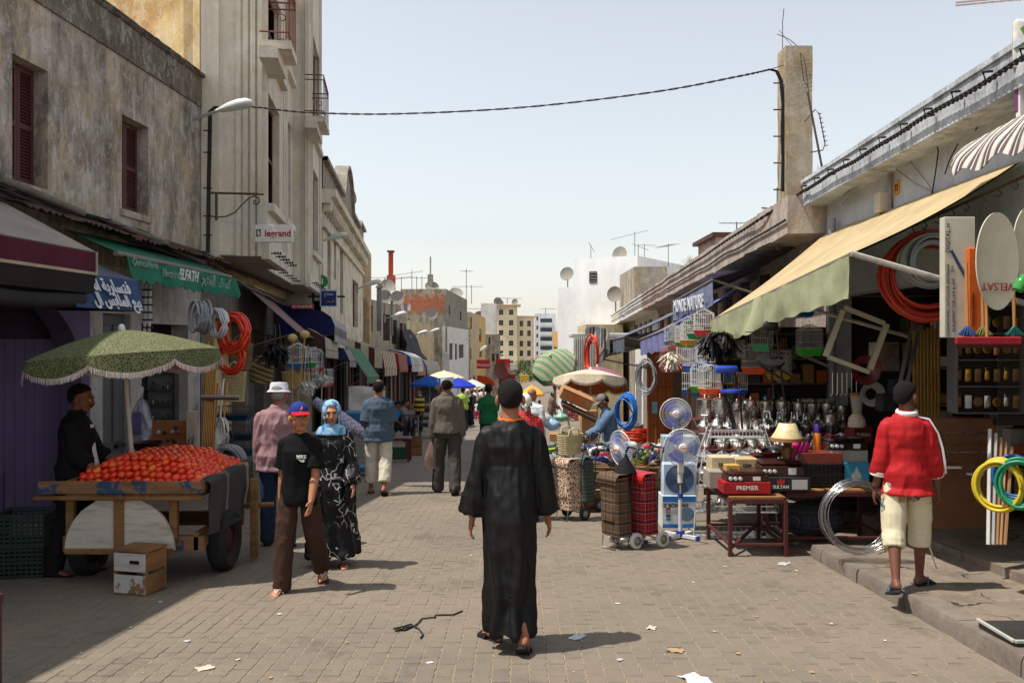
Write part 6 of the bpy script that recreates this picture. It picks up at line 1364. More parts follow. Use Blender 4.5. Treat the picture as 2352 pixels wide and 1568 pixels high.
fl = ['man in dark striped shirt and cap in the far crowd', 'man in cream shirt and peach cap in the far crowd', 'man in beige shirt and white cap in the far crowd', 'man in brown shirt wearing a grey helmet in the far crowd', 'man in pale shirt and white hood in the far crowd', 'man in white shirt and cream hat in the far crowd']
for i, (u, vh, c, hc_, kd) in enumerate(((1084, 896, (62,64,72), (70,84,96), 'cap'), (1092, 891, (206,198,184), (214,170,140), 'cap'), (1101, 893, (188,180,164), (222,218,206), 'cap'), (1111, 896, (124,110,96), (88,90,94), 'kufi'), (1107, 890, (206,204,198), (226,226,224), 'kufi'), (1120, 890, (222,222,220), (224,214,196), 'cap'))):
 far(fl[i], u, vh, 961-4*(i % 3), PI*(i % 2), top=dict(m=cloth(*c), sl=1.6, loose=.05), bottom=dict(m=cloth(70,66,64)), hat=(kd, cloth(*hc_)), group='people in the far crowd', vox=.026, **st_)
for lab, u, vf, c, hm_ in (('seated man in bright blue vest and dark cap on the left kerb', 902, 1012, (36,110,170), ('cap', cloth(30,34,44))), ('seated man in grey shirt on the left behind the blue vest', 921, 1000, (128,126,130), None)):
 p = Gp(u, vf); person(lab, p, -PI/2, 1.7, .25, ((.6,.1,.6), (.6,.1,.6)), ((1.45,1.5,.1), (1.45,1.5,.1)), top=dict(m=cloth(*c), sl=.7, loose=.04), bottom=dict(m=cloth(50,50,56)), hat=hm_, vox=.018, sit=.5)
# ================================================================ generic goods
def coil(name, label, cat, c, Rd, r, loops, axis=(0,1,0), m=None, wide=.06, jit=.12, group=None, n=26, drop=0.0, sq=1.0):
 """one continuous hose or cable wound into an untidy coil"""
 ax = V(axis).normalized(); a = ax.cross(V((0,0,1)));
 if a.length < .1: a = V((1,0,0))
 a.normalize(); b_ = ax.cross(a) if abs(ax.z) > .7 else V((0,0,1))-ax*ax.z; b_.normalize(); q = []; rr = random.Random(sum(map(ord, label)))
 for k in range(loops):
  Rk = Rd*(1-jit*rr.random()); off = ax*((rr.random()-.5)*wide*2); e = rr.uniform(-1, 1)*jit*.35; tl = rr.uniform(-.5, .5)*jit
  for i in range(n):
   f = 2*PI*i/n; q.append(a*math.cos(f)*Rk*(1+e)+b_*(math.sin(f)*Rk*sq*(1-e)-drop*jit*Rd*abs(k-loops/2)/loops)+off+ax*tl*Rk*math.sin(f))
 s = [(q[max(i-1, 0)]+q[i]*2+q[min(i+1, len(q)-1)])/4 for i in range(len(q))]
 o = B().tube(s, r, 6).obj(name, m, None, 80, loc=c); return tag(o, label, cat, group)
def basket(name, label, c, w, h, d, m, rz=0.0, handles=True, group=None, flat=False):
 t = thing(name, label, 'basket', c, rz, group); b = B(); rows = max(6, int(h/.022))
 def fn(u, v):
  a = 2*PI*u; rr = .82+.18*v; w_ = .006*math.sin(v*rows*2*PI)+.003*math.sin(u*80)
  ex = 4.0 if flat else 2.2; cx_, sx_ = math.cos(a), math.sin(a); p = (abs(cx_)**ex+abs(sx_)**ex)**(-1/ex)
  return ((w/2*rr+w_)*cx_*p, (d/2*rr+w_)*sx_*p, h*v)
 b.grid(fn, 36, rows*4, True); b.poly([fn(i/18, 0) for i in range(18)]); b.obj('body', m, t, 50)
 if handles:
  for s in (-1, 1): B().tube([(-w*.22, s*d*.45, h*.9), (-w*.18, s*d*.5, h*1.22), (0, s*d*.5, h*1.34), (w*.18, s*d*.5, h*1.22), (w*.22, s*d*.45, h*.9)], .01, 6).obj('handle', m, t, 60)
 return t
STRAW = mat('straw', srgb(196,170,118), .85, .25, 25, bump=.7, bsc=70, spec=.2, bdist=.006); STRAW2 = mat('pale_straw', srgb(186,172,132), .85, .22, 25, bump=.7, bsc=70, spec=.2, bdist=.006)
def cage(label, c, w, d, h, tray, wire=(214,216,214), roof='arch', rz=0.0, tilt=0.0, group='bird cages'):
 t = thing('bird_cage', label, 'bird cage', c, (tilt, 0, rz), group); b = B(); r = .0032; zb = .06; n = max(5, int(w/.03)); nd = max(3, int(d/.04))
 top = lambda x: h+(.28*h*math.sqrt(max(0, 1-(2*x/w)**2)) if roof == 'arch' else (.25*h*(1-abs(2*x/w)) if roof == 'gable' else 0))
 for i in range(n+1):
  x = -w/2+w*i/n
  for y in (-d/2, d/2): b.cyl((x,y,zb), (x,y,top(x)), r, n=4, caps=False)
  b.cyl((x,-d/2,top(x)), (x,d/2,top(x)), r, n=4, caps=False)
 for j in range(nd+1):
  y = -d/2+d*j/nd
  for x in (-w/2, w/2): b.cyl((x,y,zb), (x,y,h), r, n=4, caps=False)
 for z in (zb+.01, h*.5, h):
  b.tube([(-w/2,-d/2,z), (w/2,-d/2,z), (w/2,d/2,z), (-w/2,d/2,z)], r*1.4, 4, True)
 if roof != 'flat':
  for y in (-d/2, 0, d/2): b.tube([(-w/2+w*i/8, y, top(-w/2+w*i/8)) for i in range(9)], r*1.4, 4)
 b.obj('wire_bars', PLAST(*wire), t, 0)
 q = B(); a = .03; q.add([(-w/2-.01,-d/2-.01,zb), (w/2+.01,-d/2-.01,zb), (w/2+.01,d/2+.01,zb), (-w/2-.01,d/2+.01,zb), (-w/2+a,-d/2+a,-.03), (w/2-a,-d/2+a,-.03), (w/2-a,d/2-a,-.03), (-w/2+a,d/2-a,-.03)], [(0,1,5,4), (1,2,6,5), (2,3,7,6), (3,0,4,7), (7,6,5,4), (0,3,2,1)]); q.obj('tray', PLAST(*tray), t, 0)
 B().cyl((-w/2,0,h*.45), (w/2,0,h*.45), .006, n=5).obj('perch', WOOD(), t, 0)
 B().tube([(0,0,top(0)), (.012,0,top(0)+.03), (0,0,top(0)+.05), (-.01,0,top(0)+.03)], .003, 4).obj('hook', PLAST(*wire), t, 0)
 return t
def duster(name, label, c, R_, n, L, m, hm, down=True, hl=.35, group=None, w=.03):
 """bunch of feathers hung head down on thin handles"""
 t = thing(name, label, 'duster', c, 0, group); b = B(); rr = random.Random(n+int(R_*100))
 for i in range(n):
  th = rr.uniform(0, 2*PI); ph = rr.uniform(.25, 1.5); d = V((math.cos(th)*math.sin(ph), math.sin(th)*math.sin(ph)*.7, -math.cos(ph)*.9)); p0 = V((rr.uniform(-1, 1)*R_*.35, rr.uniform(-1, 1)*R_*.25, rr.uniform(0, .08))); l = L*rr.uniform(.6, 1.1); sd = d.cross(V((0,0,1))).normalized()*w*rr.uniform(.5, 1.2)
  p1 = p0+d*l*.5; p2 = p0+d*l+V((0,0,-l*.22)); nn = d.cross(sd).normalized()*w*.4
  b.add([p0-sd*.3, p0+sd*.3, p1+sd+nn, p1-sd+nn, p2+sd*.6, p2-sd*.6, p1*1.0, p2], [(0,1,2,3), (3,2,4,5)])
 b.obj('feathers', m, t, 0)
 for i in range(3):
  x = (i-1)*R_*.35; B().cyl((x,0,.02), (x*.6,0,hl), .009, n=6).obj('handle', hm, t, 40)
 return t
# ================================================================ tomato cart
cg = Gp(340, 1318); cl = V((-3.37, 8.2, gz(8.2)))
cart = thing('tomato_cart', 'two wheeled wooden handcart with worn blue board and half round white panel', 'cart', cl)
def BW(name, base, paint, amt):
 if name in MATS: return MATS[name]
 q = NT(name); nz = q.noise(1, 6, .7, q.mp((2.2,2.2,14))); g = q.noise(3, 5, .7)
 c = q.mix(q.ramp(q.noise(1, 5, .6, q.mp((3,3,30))), [(.3, 0), (.7, 1)]), tuple(x*.7 for x in srgb(*base)), srgb(*base)); c = q.mix(q.ramp(g, [(.5-amt*.2, 0), (.53-amt*.2, .9)]), srgb(*paint), c) if amt < 1 else c
 c = q.mix(q.ramp(nz, [(.5, 0), (.75, .6)]), c, srgb(70,52,40)); q.set(c, .8, 0, .2); q.bump(nz, .4, .006); MATS[name] = q.m; return q.m
WBL = BW('worn_blue_wood', (150,110,70), (52,76,104), .35); WRW = BW('worn_raw_wood', (146,108,68), (120,84,52), .3); WWH = BW('worn_white_panel', (150,118,80), (196,188,174), -1.2)
X0, X1, Y0_, Y1_, ZT_ = -.5, .68, -.66, .72, .87
def part(nm, m, c, s, bv=.006, par=None): return B().cbox(c, s, bv).obj(nm, m, par or cart, 0)
part('front_board', WBL, (-.02,Y0_,ZT_), (1.42,.035,.11)); part('rear_board', WRW, ((X0+X1)/2,Y1_,ZT_), (X1-X0,.035,.11)); part('side_board', WBL, (X0,.03,ZT_), (.035,Y1_-Y0_-.04,.11)); part('side_board', WRW, (X1,.03,ZT_), (.035,Y1_-Y0_-.04,.11))
for i in range(7): part('deck_plank', WRW, (lerp(X0, X1, (i+.5)/7), .03, ZT_-.07), ((X1-X0)/7-.006, Y1_-Y0_, .022), .003)
part('front_rail', WRW, (-.02,Y0_-.02,ZT_-.085), (1.46,.09,.03))
for x in (-.48, .42): part('post', WRW, (x,Y0_+.06,.62), (.07,.06,.4)); part('post', WRW, (x,Y1_-.1,.62), (.07,.06,.4))
part('chassis_beam', WBL, (.05,Y0_+.12,.36), (1.24,.06,.14)); part('chassis_beam', WRW, (.05,Y1_-.15,.36), (1.24,.06,.14)); part('chassis_side', WBL, (.6,.03,.38), (.05,1.2,.16)); part('chassis_side', WRW, (-.52,.03,.38), (.05,1.2,.16))
hp_ = [];
for i in range(25):
 a = PI*i/24; hp_.append((-.0+.475*math.cos(a)-.02, 0, .33+.47*math.sin(a)+.012*noise.noise(V((i*.7, 1, 1)))))
b = B(); b.slab([(x,Y0_-.02,z) for x, y, z in hp_], (0,.03,0)); hpn = b.obj('half_round_panel', WWH, cart, 0)
part('panel_strap', WRW, (-.02,Y0_-.035,.56), (.085,.02,.47), .004, hpn); part('panel_foot', WRW, (-.02,Y0_-.03,.325), (.94,.035,.05), .008, hpn)
TYR = mat('tyre_rubber', srgb(38,37,38), .85, .2, 8, bump=.4, bsc=30, dirt=.25); RIM = mat('rusty_rim', srgb(78,52,44), .75, .3, 12, metal=.4, dirt=.4)
def cwheel(x, y):
 w = B(); w.T = MX.Translation((x, y, .29)) @ MX.Rotation(PI/2, 4, 'Y'); w.lathe([(.19,-.07), (.25,-.085), (.282,-.06), (.29,-.03), (.286,-.01), (.286,.01), (.29,.03), (.282,.06), (.25,.085), (.19,.07), (.19,-.07)], 32); wo = w.obj('wheel', TYR, cart, 50)
 q = B(); q.T = w.T; q.lathe([(.19,.06), (.175,.05), (.17,.0), (.12,.02), (.08,.045), (.04,.04), (0,.045)], 24); q.lathe([(.19,-.06), (.17,-.04), (.0,-.03)], 24); q.obj('rim', RIM, wo, 40)
 for k in range(5):
  a = 2*PI*k/5; q = B(); q.T = w.T; q.cyl((.105*math.cos(a), .105*math.sin(a), .02), (.105*math.cos(a), .105*math.sin(a), .034), .016, n=8); q.obj('rim_hole', DARK(), wo, 40)
cwheel(.68, -.05); cwheel(-.5, -.22)
B().cyl((-.5,-.13,.29), (.68,-.05,.29), .03, n=8).obj('axle', RIM, cart, 40)
part('rear_leg', WRW, (.84,.35,.4), (.07,.06,.78)); B().cyl((.62,.45,.5), (1.0,.45,.52), .025, n=8).obj('handle', WRW, cart, 40)
gc = thing('grey_cloth', 'grey striped blanket hanging over the right side of the tomato cart', 'cloth', cl+V((.7,0,ZT_+.06)))
def fc(u, v):
 y = lerp(-.64, .66, u); fall = v*.52; return (min(.035+.02*noise.noise(V((y*4, v*3, 1)))+.03*v*math.sin(y*9), .12) if v > .12 else -.04+v*.5, y+.05*v*(u-.5)+.02*math.sin(v*5), .0-max(0, fall-.06)-.06*v*math.sin(u*3)+.01*math.sin(y*11))
B().grid(fc, 40, 18, thick=(-.006,0,0)).obj('drape', stripes('grey_blanket', (0,1,0), .8, [(0, (62,62,62)), (.36, (150,136,120)), (.43, (62,62,62)), (.9, (120,108,96)), (.94, (62,62,62))], .95), gc, 70)
TOM = NT('tomato_skin'); rd = TOM.n('ObjectInfo').outputs['Random']
TOM.set(TOM.mix(TOM.ramp(TOM.noise(9, 3), [(.4, 0), (.75, .55)]), TOM.ramp(rd, [(0, srgb(234,56,30)), (.6, srgb(242,76,36)), (.85, srgb(246,104,44)), (1, srgb(246,150,64))]), srgb(214,70,34)), .22, 0, .5); TOM = TOM.m
tb = B(); nu, nv = 14, 10
tb.add(*(lambda: ([((.036*math.sin(PI*j/nv)*math.cos(2*PI*i/nu))*(1+.05*math.cos(10*PI*i/nu)*(j > 6)), (.036*math.sin(PI*j/nv)*math.sin(2*PI*i/nu))*(1+.05*math.cos(10*PI*i/nu)*(j > 6)), -.031*math.cos(PI*j/nv)-.006*max(0, (j-8)/2)) for j in range(nv+1) for i in range(nu)], [(j*nu+i, j*nu+(i+1) % nu, (j+1)*nu+(i+1) % nu, (j+1)*nu+i) for j in range(nv) for i in range(nu)]))())
tme = tb.mesh('tomato', TOM, 80)
sm = B()
for k in range(5):
 a = 2*PI*k/5; sm.add([(0,0,.027), (.016*math.cos(a), .016*math.sin(a), .029), (.01*math.cos(a+.5), .01*math.sin(a+.5), .028)], [(0,1,2)])
sm.cyl((0,0,.024), (.003,0,.036), .002, n=4); sme = sm.mesh('stalk', cmat(78,92,44), 0)
def heap(x, y):
 e = min((x-X0+.12)/.42, (X1-x)/.3, (y-Y0_)/.3, (Y1_-y)/.3, 1); e = max(0, e)
 return ZT_-.03+.25*(e**.8)*(1-.22*abs(x-.05)/.6)+.02*noise.noise(V((x*5, y*5, 1)))
rows_ = []; n_t = 0; low = B()
y = Y0_+.06; j = 0
while y < Y1_-.05:
 x = X0+.06+(.034 if j % 2 else 0)
 while x < X1-.04:
  px, py = x+R.uniform(-.009, .009), y+R.uniform(-.009, .009); z = heap(px, py)
  if py < .42 and n_t < 296:
   o = link('tomato', tme, None, cl+V((px, py, z+R.uniform(-.004, .006))), (R.uniform(-.9, .9), R.uniform(-.9, .9), R.uniform(0, 6)), group='tomatoes heaped on the cart', label='ripe red tomato in the heap on the handcart', category='tomato'); s = R.uniform(.86, 1.12); o.scale = (s, s, s); n_t += 1
   if R.random() < .3: link('stalk', sme, o)
  else: low.ball((px, py, z), .035, 8, 6)
  low.ball((px+.03, py+.03, z-.045), .034, 7, 5)
  x += .068
 y += .062; j += 1
tag(low.obj('tomato_heap', TOM, None, 80, loc=cl, kind='stuff'), 'lower and rear layers of the tomato heap on the handcart', 'tomatoes')
sb = thing('scale_pan', 'dark dented weighing pan behind the tomatoes', 'pan', cl+V((-.28,.5,1.06))); B().lathe([(0,-.02), (.1,-.015), (.15,.07), (.165,.075), (.155,.065), (.1,0), (0,-.005)], 20).obj('bowl', cmat(56,40,40,.4,metal=.6), sb, 50); B().cyl((0,0,-.2), (0,0,-.02), .03, n=8).obj('stand', cmat(40,40,44), sb, 40)
# ================================================================ parasols
def parasol(label, base, topz, Rr, drop, m, under, val=.16, ribs=8, tilt=(0,0), fringe=None, pole=None, scal=True, name='parasol', pm=None, rot=.2, dome=1.0, zt0=0.0):
 t = thing(name, label, 'parasol', base); P0 = V((0,0,zt0)); T = MX.Translation((tilt[0]*topz, tilt[1]*topz, topz)) @ MX.Rotation(-tilt[1], 4, 'X') @ MX.Rotation(tilt[0], 4, 'Y')
 n = ribs*8
 def edge(a): q = (a*ribs/(2*PI)) % 1; return 1-.055*math.sin(PI*q)
 def fn(u, v):
  a = 2*PI*u+rot; e = edge(2*PI*u); r = Rr*v*e; return V((r*math.cos(a), r*math.sin(a), -drop*(v**1.7)*dome-drop*(1-dome)*v+.015*(1-e)*8*v))
 b = B(); b.T = T; b.grid(fn, n, 9, True); c = b.obj('canopy', m, t, 50)
 b = B(); b.T = T; b.grid(lambda u, v: fn(u, v)+V((0,0,-.012)), n, 9, True); b.obj('lining', under, c, 50)
 def fv(u, v, ex=0.0):
  p = fn(u, 1); q = (u*ribs) % 1; h = val*(.45+.55*math.sin(PI*q)**.7 if scal else 1)+ex; return p+V((p.x*.03*v, p.y*.03*v, -h*v))
 b = B(); b.T = T; b.grid(lambda u, v: fv(u, v), n, 4, True); b.grid(lambda u, v: fv(u, v)*.994, n, 4, True, mi=1); b.obj('valance', [m, under], t, 50)
 if fringe:
  b = B(); b.T = T; N = n*7
  for i in range(N):
   u = i/N; p = fv(u, 1)*1.002; d = V((p.x, p.y, 0)).normalized()*R.uniform(-.006, .01); s = V((-p.y, p.x, 0)).normalized()*(PI*Rr/N*.8); L = R.uniform(.032, .045); b.add([p-s+V((0,0,.012)), p+s+V((0,0,.012)), p+s*.7+d+V((0,0,-L)), p-s*.7+d+V((0,0,-L))], [(0,1,2,3)])
  b.obj('fringe', fringe, t, 0)
 for k in range(ribs): a = 2*PI*k/ribs+rot; q = B(); q.T = T; q.tube([fn(k/ribs, v)+V((0,0,-.022)) for v in (.03,.3,.6,.99)], .006, 5); q.obj('rib', mat('grey_galv'), t, 40)
 B().tube([(0,0,zt0), tuple(T @ V((0,0,.02)))], .019, 8).obj('pole', pm or cmat(186,180,170,.5), t, 40)
 q = B(); q.T = T; q.lathe([(.035,-.01), (.03,.03), (.022,.05), (0,.055)], 10); q.obj('finial', cmat(206,206,210,.4), t, 40)
 return t
def leo(name, base, spot, sc, th=.5):
 if name in MATS: return MATS[name]
 q = NT(name); v = q.n('TexVoronoi', feature='DISTANCE_TO_EDGE'); v.inputs['Scale'].default_value = sc; q.l(q.mp((1,1,1)), v.inputs['Vector']); f = q.math('GREATER_THAN', v.outputs['Distance'], th)
 q.set(q.mix(f, srgb(*base), srgb(*spot)), .8, 0, .2); q.bump(q.noise(120, 3), .2, .003); MATS[name] = q.m; return q.m
tp_ = Pt(258, 757, 8.0)
parasol('olive leopard print parasol with white fringe shading the tomato cart', V((-3.52, 8.1, gz(8.1)+.86)), tp_.z-gz(8.1)-.86, .86, .24, leo('olive_leopard', (106,110,74), (52,56,34), 44, .16), cmat(178,146,124,.9), .18, 8, (-.08, 0), mat('fringe_white', srgb(206,190,184), .9), dome=.75, rot=.1)
# ================================================================ crates
def slat_crate(name, label, c, w, d, h, m, rz=0.0, rx=0.0):
 t = thing(name, label, 'crate', c, rz)
 for k in range(2):
  z0 = h*(.25+.5*k)
  for y in (-d/2, d/2): B().cbox((0,y,z0), (w,.014,h*.42), .003).obj('slat', m, t, 0)
  for x in (-w/2, w/2): B().cbox((x,0,z0), (.016,d-.02,h*.42), .003).obj('end_slat', WRW, t, 0)
 for x in (-w/2, w/2):
  for y in (-d/2, d/2): B().cbox((x*.95,y*.9,h/2), (.03,.03,h), .003).obj('corner_post', WRW, t, 0)
 B().bx(-w/2, w/2, -d/2, d/2, 0, .012).obj('bottom', WRW, t, 0); return t
t = slat_crate('wooden_crate', 'small wooden fruit crate stood on end under the tomato cart', Gp(308, 1366)+V((0,.12,0)), .3, .26, .36, BW('crate_white', (140,100,64), (190,186,180), -.3), -.25)
B().bx(-.16, .16, -.14, .14, .355, .37).obj('lid_board', WRW, t, 0); q = B(); q.cbox((.05,-.14,.275), (.09,.012,.028), .005); q.obj('hand_hole', DARK(), t, 0)
GRC = PLAST(24,44,34,.5)
def pcrate(name, label, c, w, d, h, m, rz=0.0, group=None):
 t = thing(name, label, 'crate', c, rz, group); n = max(3, int(w/.06))
 for j in range(3): B().tube([(-w/2,-d/2,h*j/2+.01), (w/2,-d/2,h*j/2+.01), (w/2,d/2,h*j/2+.01), (-w/2,d/2,h*j/2+.01)], .012, 4, True).obj('rim', m, t, 0)
 for (a, c2, L) in (((-w/2,-d/2), (w/2,-d/2), w), ((-w/2,d/2), (w/2,d/2), w), ((-w/2,-d/2), (-w/2,d/2), d), ((w/2,-d/2), (w/2,d/2), d)):
  b = B(); k = max(3, int(L/.045))
  for i in range(k+1): p = V((*a, 0)).lerp(V((*c2, 0)), i/k); b.box((p.x, p.y, h/2), (.014,.014,h))
  for j in range(7): z = h*(j+.5)/7; b.add([(*a, z-.012), (*c2, z-.012), (*c2, z+.012), (*a, z+.012)], [(0,1,2,3)])
  b.obj('lattice_side', m, t, 0)
 B().bx(-w/2, w/2, -d/2, d/2, 0, .01).obj('bottom', m, t, 0); return t
g0 = Gp(62, 1330)
pcrate('plastic_crate', 'dark green plastic crate on the ground at the left, lower of two', g0+V((-.12,.22,0)), .42, .4, .27, GRC, .15); pcrate('plastic_crate', 'dark green plastic crate stacked on another one at the left', g0+V((-.12,.22,.28)), .42, .4, .27, GRC, .17)
t = thing('maroon_trestle', 'maroon iron trestle cut by the left edge of the picture', 'trestle', Gp(-6, 1590)); B().cbox((0,0,.26), (.035,.035,.56), .004).obj('leg', cmat(74,34,30), t, 0); B().cbox((-.3,.0,.53), (.65,.04,.05), .004).obj('rail', cmat(74,34,30), t, 0); B().cbox((-.6,0,.26), (.035,.035,.56), .004).obj('leg', cmat(74,34,30), t, 0)
# ================================================================ goods hung at the hardware shop front on the left
YL = 11.6
HO = PLAST(214,62,34,.35); HG = PLAST(140,144,148,.45)
coil('orange_hose', 'big coil of bright orange conduit hanging left of the basket shop', 'hose', Pt(538, 765, 11.7), .24, .014, 15, (.35,1,0), HO, .09, .35, sq=1.2); coil('orange_hose', 'smaller lower coil of orange conduit tied below the big one', 'hose', Pt(530, 822, 11.75), .2, .013, 9, (.2,1,0), HO, .06, .3, sq=1.1)
coil('grey_hose', 'tight coil of grey cable left of the orange conduit', 'cable', Pt(461, 728, 11.4), .21, .011, 14, (1,.8,0), HG, .1, .2, sq=1.05); coil('clear_hose', 'coil of clear plastic hose between grey and orange coils', 'hose', Pt(500, 742, 11.5), .17, .01, 10, (.7,1,0), PLAST(196,196,200,.25), .05, .25, sq=1.2)
coil('white_cable', 'narrow coil of white cable hanging low beside the tomato cart', 'cable', Pt(512, 992, 10.4), .17, .008, 9, (1.4,1,0), PLAST(200,200,198), .04, .2, sq=1.1); coil('grey_conduit', 'large coil of grey conduit leaning behind the tomato cart', 'hose', Pt(528, 1060, 9.9), .2, .011, 10, (.3,1,.2), HG, .08, .15); coil('black_cable_coil', 'coil of black cable on the floor behind the rods', 'cable', Pt(502, 1010, 11.6), .2, .012, 8, (.2,1,0), CBL, .05, .2)
t = thing('display_cabinet', 'small glass display cabinet with door fittings on shelves', 'cabinet', Pt(372, 965, 11.3));
B().bx(-.2,.2,.0,.02,0,.62).obj('back', cmat(96,100,96), t, 0)
for x in (-.2, .2): B().cbox((x,-.05,.31), (.03,.14,.64), .003).obj('side', cmat(40,40,40), t, 0)
for z in (0, .2, .4, .62): B().cbox((0,-.05,z), (.4,.13,.014), .002).obj('shelf', cmat(60,60,60), t, 0)
for z in (.01, .21, .41):
 for i in range(6):
  b = B(); x = -.16+.064*i; h = R.uniform(.04, .1); b.lathe([(.016,0), (.018,h*.6), (.008,h*.7), (.012,h)], 8, (x,-.05,z)); tag(b.obj('fitting', R.choice([cmat(150,140,110,.3,metal=1.0), cmat(120,120,120,.3,metal=1.0), cmat(60,50,44)]), None, 50, loc=t.location), 'small metal door fitting on a shelf of the glass cabinet', 'fitting', 'fittings in the display cabinet')
t = thing('tap_board', 'brown pegboard with taps and knobs below the glass cabinet', 'board', Pt(388, 1052, 11.0)); B().cbox((0,0,.24), (.46,.02,.48), .004).obj('board', cmat(150,92,52,.6), t, 0)
for i, (x, z, c) in enumerate(((-.12,.33,(160,160,156)), (-.04,.33,(40,40,40)), (.06,.34,(150,150,150)), (.13,.33,(150,60,50)), (-.0,.24,(70,70,70)), (.08,.22,(30,30,30)), (.1,.4,(60,60,60)))): q = B(); q.T = MX.Translation((x,-.02,z)) @ MX.Rotation(PI/2, 4, 'X'); q.lathe([(.026,0), (.026,.02), (.012,.03), (.015,.05), (0,.052)], 10); q.obj('knob', cmat(*c, .35), t, 50)
t = thing('wrapped_board', 'ironing board wrapped in clear plastic leaning behind the parasol pole', 'ironing board', Pt(318, 1042, 9.9)); b = B(); b.grid(lambda u, v: (.13*(2*u-1)*math.sin(PI*min(1, .25+v*.9))**.5+.012*noise.noise(V((u*6, v*9, 1))), -.02*math.sin(PI*u)+.03*noise.noise(V((u*5, v*7, 2)))+.1*v, .76*v), 14, 24, thick=(0,.03,0)); b.obj('plastic_wrap', mat('film_grey', srgb(150,150,156), .2, .2, 8, bump=.6, bsc=25, spec=.6), t, 60); B().cbox((0,-.035,.35), (.1,.01,.26), .004).obj('printed_label', cmat(96,80,130), t, 0)
RODS = [((434, 1052), (446, 940), cmat(120,118,116,.4)), ((441,1052), (452,930), cmat(110,108,106,.4))]
for i in range(7): RODS.append(((462+i*4, 1064), (478+i*3, 785+6*i), cmat(150,108,56,.35,metal=.6)))
RODS += [((489,1062), (500,880), cmat(170,112,60)), ((497,1060), (514,870), cmat(200,196,186)), ((505,1060), (522,880), cmat(180,120,60))]
for i, (a, c, m) in enumerate(RODS): tag(B().tube([Pt(*a, 10.6), Pt(*c, 11.2)], .011, 6).obj('curtain_rod', m, None, 50), 'curtain rod leaning in the bundle behind the tomato heap', 'rod', 'curtain rods in the bundle')
t = thing('floor_squeegee', 'grey squeegee hung crosswise in front of the curtain rods', 'squeegee', Pt(505, 910, 10.9)); B().cbox((0,0,0), (.48,.03,.035), .006).obj('head', cmat(150,140,130), t, 0); B().cbox((0,0,-.03), (.48,.012,.03), .002).obj('rubber', cmat(90,50,44), t, 0); B().cyl((.0,.0,.01), (.0,.02,.09), .016, n=8).obj('socket', cmat(150,140,130), t, 40)
ct = tag(B().cbox((0,0,.3), (.11,.1,.62), .004).obj('tall_carton', cmat(176,158,136,.8), None, 0, loc=Pt(441, 1055, 10.9)), 'tall narrow cardboard carton lettered OANA beside the pegboard', 'carton'); text('OANA', .09, ct, cmat(70,60,54), (.0,-.053,.15), (PI/2, -PI/2, 0), .002)
ld = thing('folding_pole', 'black and white ringed pole pair hanging by the white wall', 'pole', Pt(332, 700, 11.6)); B().cyl((0,0,-.35), (.02,0,.35), .02, n=8).obj('pole', cmat(206,206,206), ld, 40); B().cyl((.06,0,-.35), (.08,0,.35), .02, n=8).obj('pole', cmat(206,206,206), ld, 40)
for k in range(7): B().cbox((.04,0,-.3+.1*k), (.13,.05,.02), .002).obj('ring', cmat(24,24,24), ld, 0)
YB = 15.4
basket('flat_straw_bag', 'flat upright straw bag hanging left of the old man', Pt(538, 922, 12.2), .33, .42, .12, STRAW2, .2, True, None, True)
basket('straw_bag', 'straw shopping bag in the dark of the basket shop', Pt(552, 848, 13.4), .38, .4, .18, cmat(120,96,70,.9), .3); basket('round_basket', 'round patterned basket hung by its handle over the old man', Pt(600, 880, 14.5), .42, .34, .3, stripes('basket_bands', (.4,0,1), 12, [(0,(170,150,96)), (.6,(90,76,70))], .9), .2)
basket('open_basket', 'open straw basket with dark rim above the boy', Pt(680, 892, 15.6), .52, .3, .4, STRAW, .1)
DRK_F = mat('black_feather', srgb(26,22,20), .6, .5, 30, spec=.3); WHT_F = mat('white_feather', srgb(206,202,196), .8, .12, 20)
duster('feather_dusters', 'bunch of black feather dusters with white collars hung in the basket shop', Pt(632, 800, 14.2), .3, 150, .3, DRK_F, cmat(40,60,80), hl=.4, w=.025)
duster('white_dusters', 'pair of fluffy white dusters above the boy', Pt(705, 885, 15.0), .22, 260, .18, WHT_F, CBL, hl=.5, w=.016); duster('white_dusters', 'pair of fluffy white dusters hung on cords over the woman', Pt(742, 868, 17), .2, 240, .17, WHT_F, CBL, hl=.5, w=.016)
for i, (a, c) in enumerate((((671,960), (672,780)), ((681,955), (700,772)))):
 t = thing('reed_brush', ['left reed brush standing upright behind the old man', 'right slanting reed brush with round head'][i], 'brush', Pt(*a, 14.6)); p = Pt(*c, 14.6)-Pt(*a, 14.6); B().cyl((0,0,0), p, .012, n=6).obj('handle', cmat(176,140,80), t, 40); B().ball(p+V((0,0,.03)), (.085,.085,.07), 12, 8).obj('head', STRAW, t, 60)
for i, (u, v, Y, tr, lab) in enumerate(((684,842,15.4,(40,110,180),'white bird cage with blue tray over the open basket'), (708,840,16.0,(40,150,70),'tilted bird cage with green tray under the pink brown awning'), (724,850,17.5,(200,60,60),'bird cage with red tray beside the pale box awning'), (712,878,17.2,(200,200,206),'bird cage hanging below the green tray cage'), (745,885,18.2,(190,60,60),'dim bird cage behind the white dusters'))): cage(lab, Pt(u, v, Y), .3, .24, .34, tr, roof=('gable','flat','arch')[i % 3], rz=.2*i)
for i, (u, v, Y, c, lab) in enumerate(((540,960,14.2,(30,60,96),'blue tray on the floor racks of the dark basket shop'), (548,1005,14.0,(20,56,76),'dark blue cage base under the straw bags'), (556,1040,13.9,(24,70,96),'teal crate low in the basket shop'))): cage(lab, Pt(u, v, Y), .5, .3, .2, c, (60,64,64), 'flat')
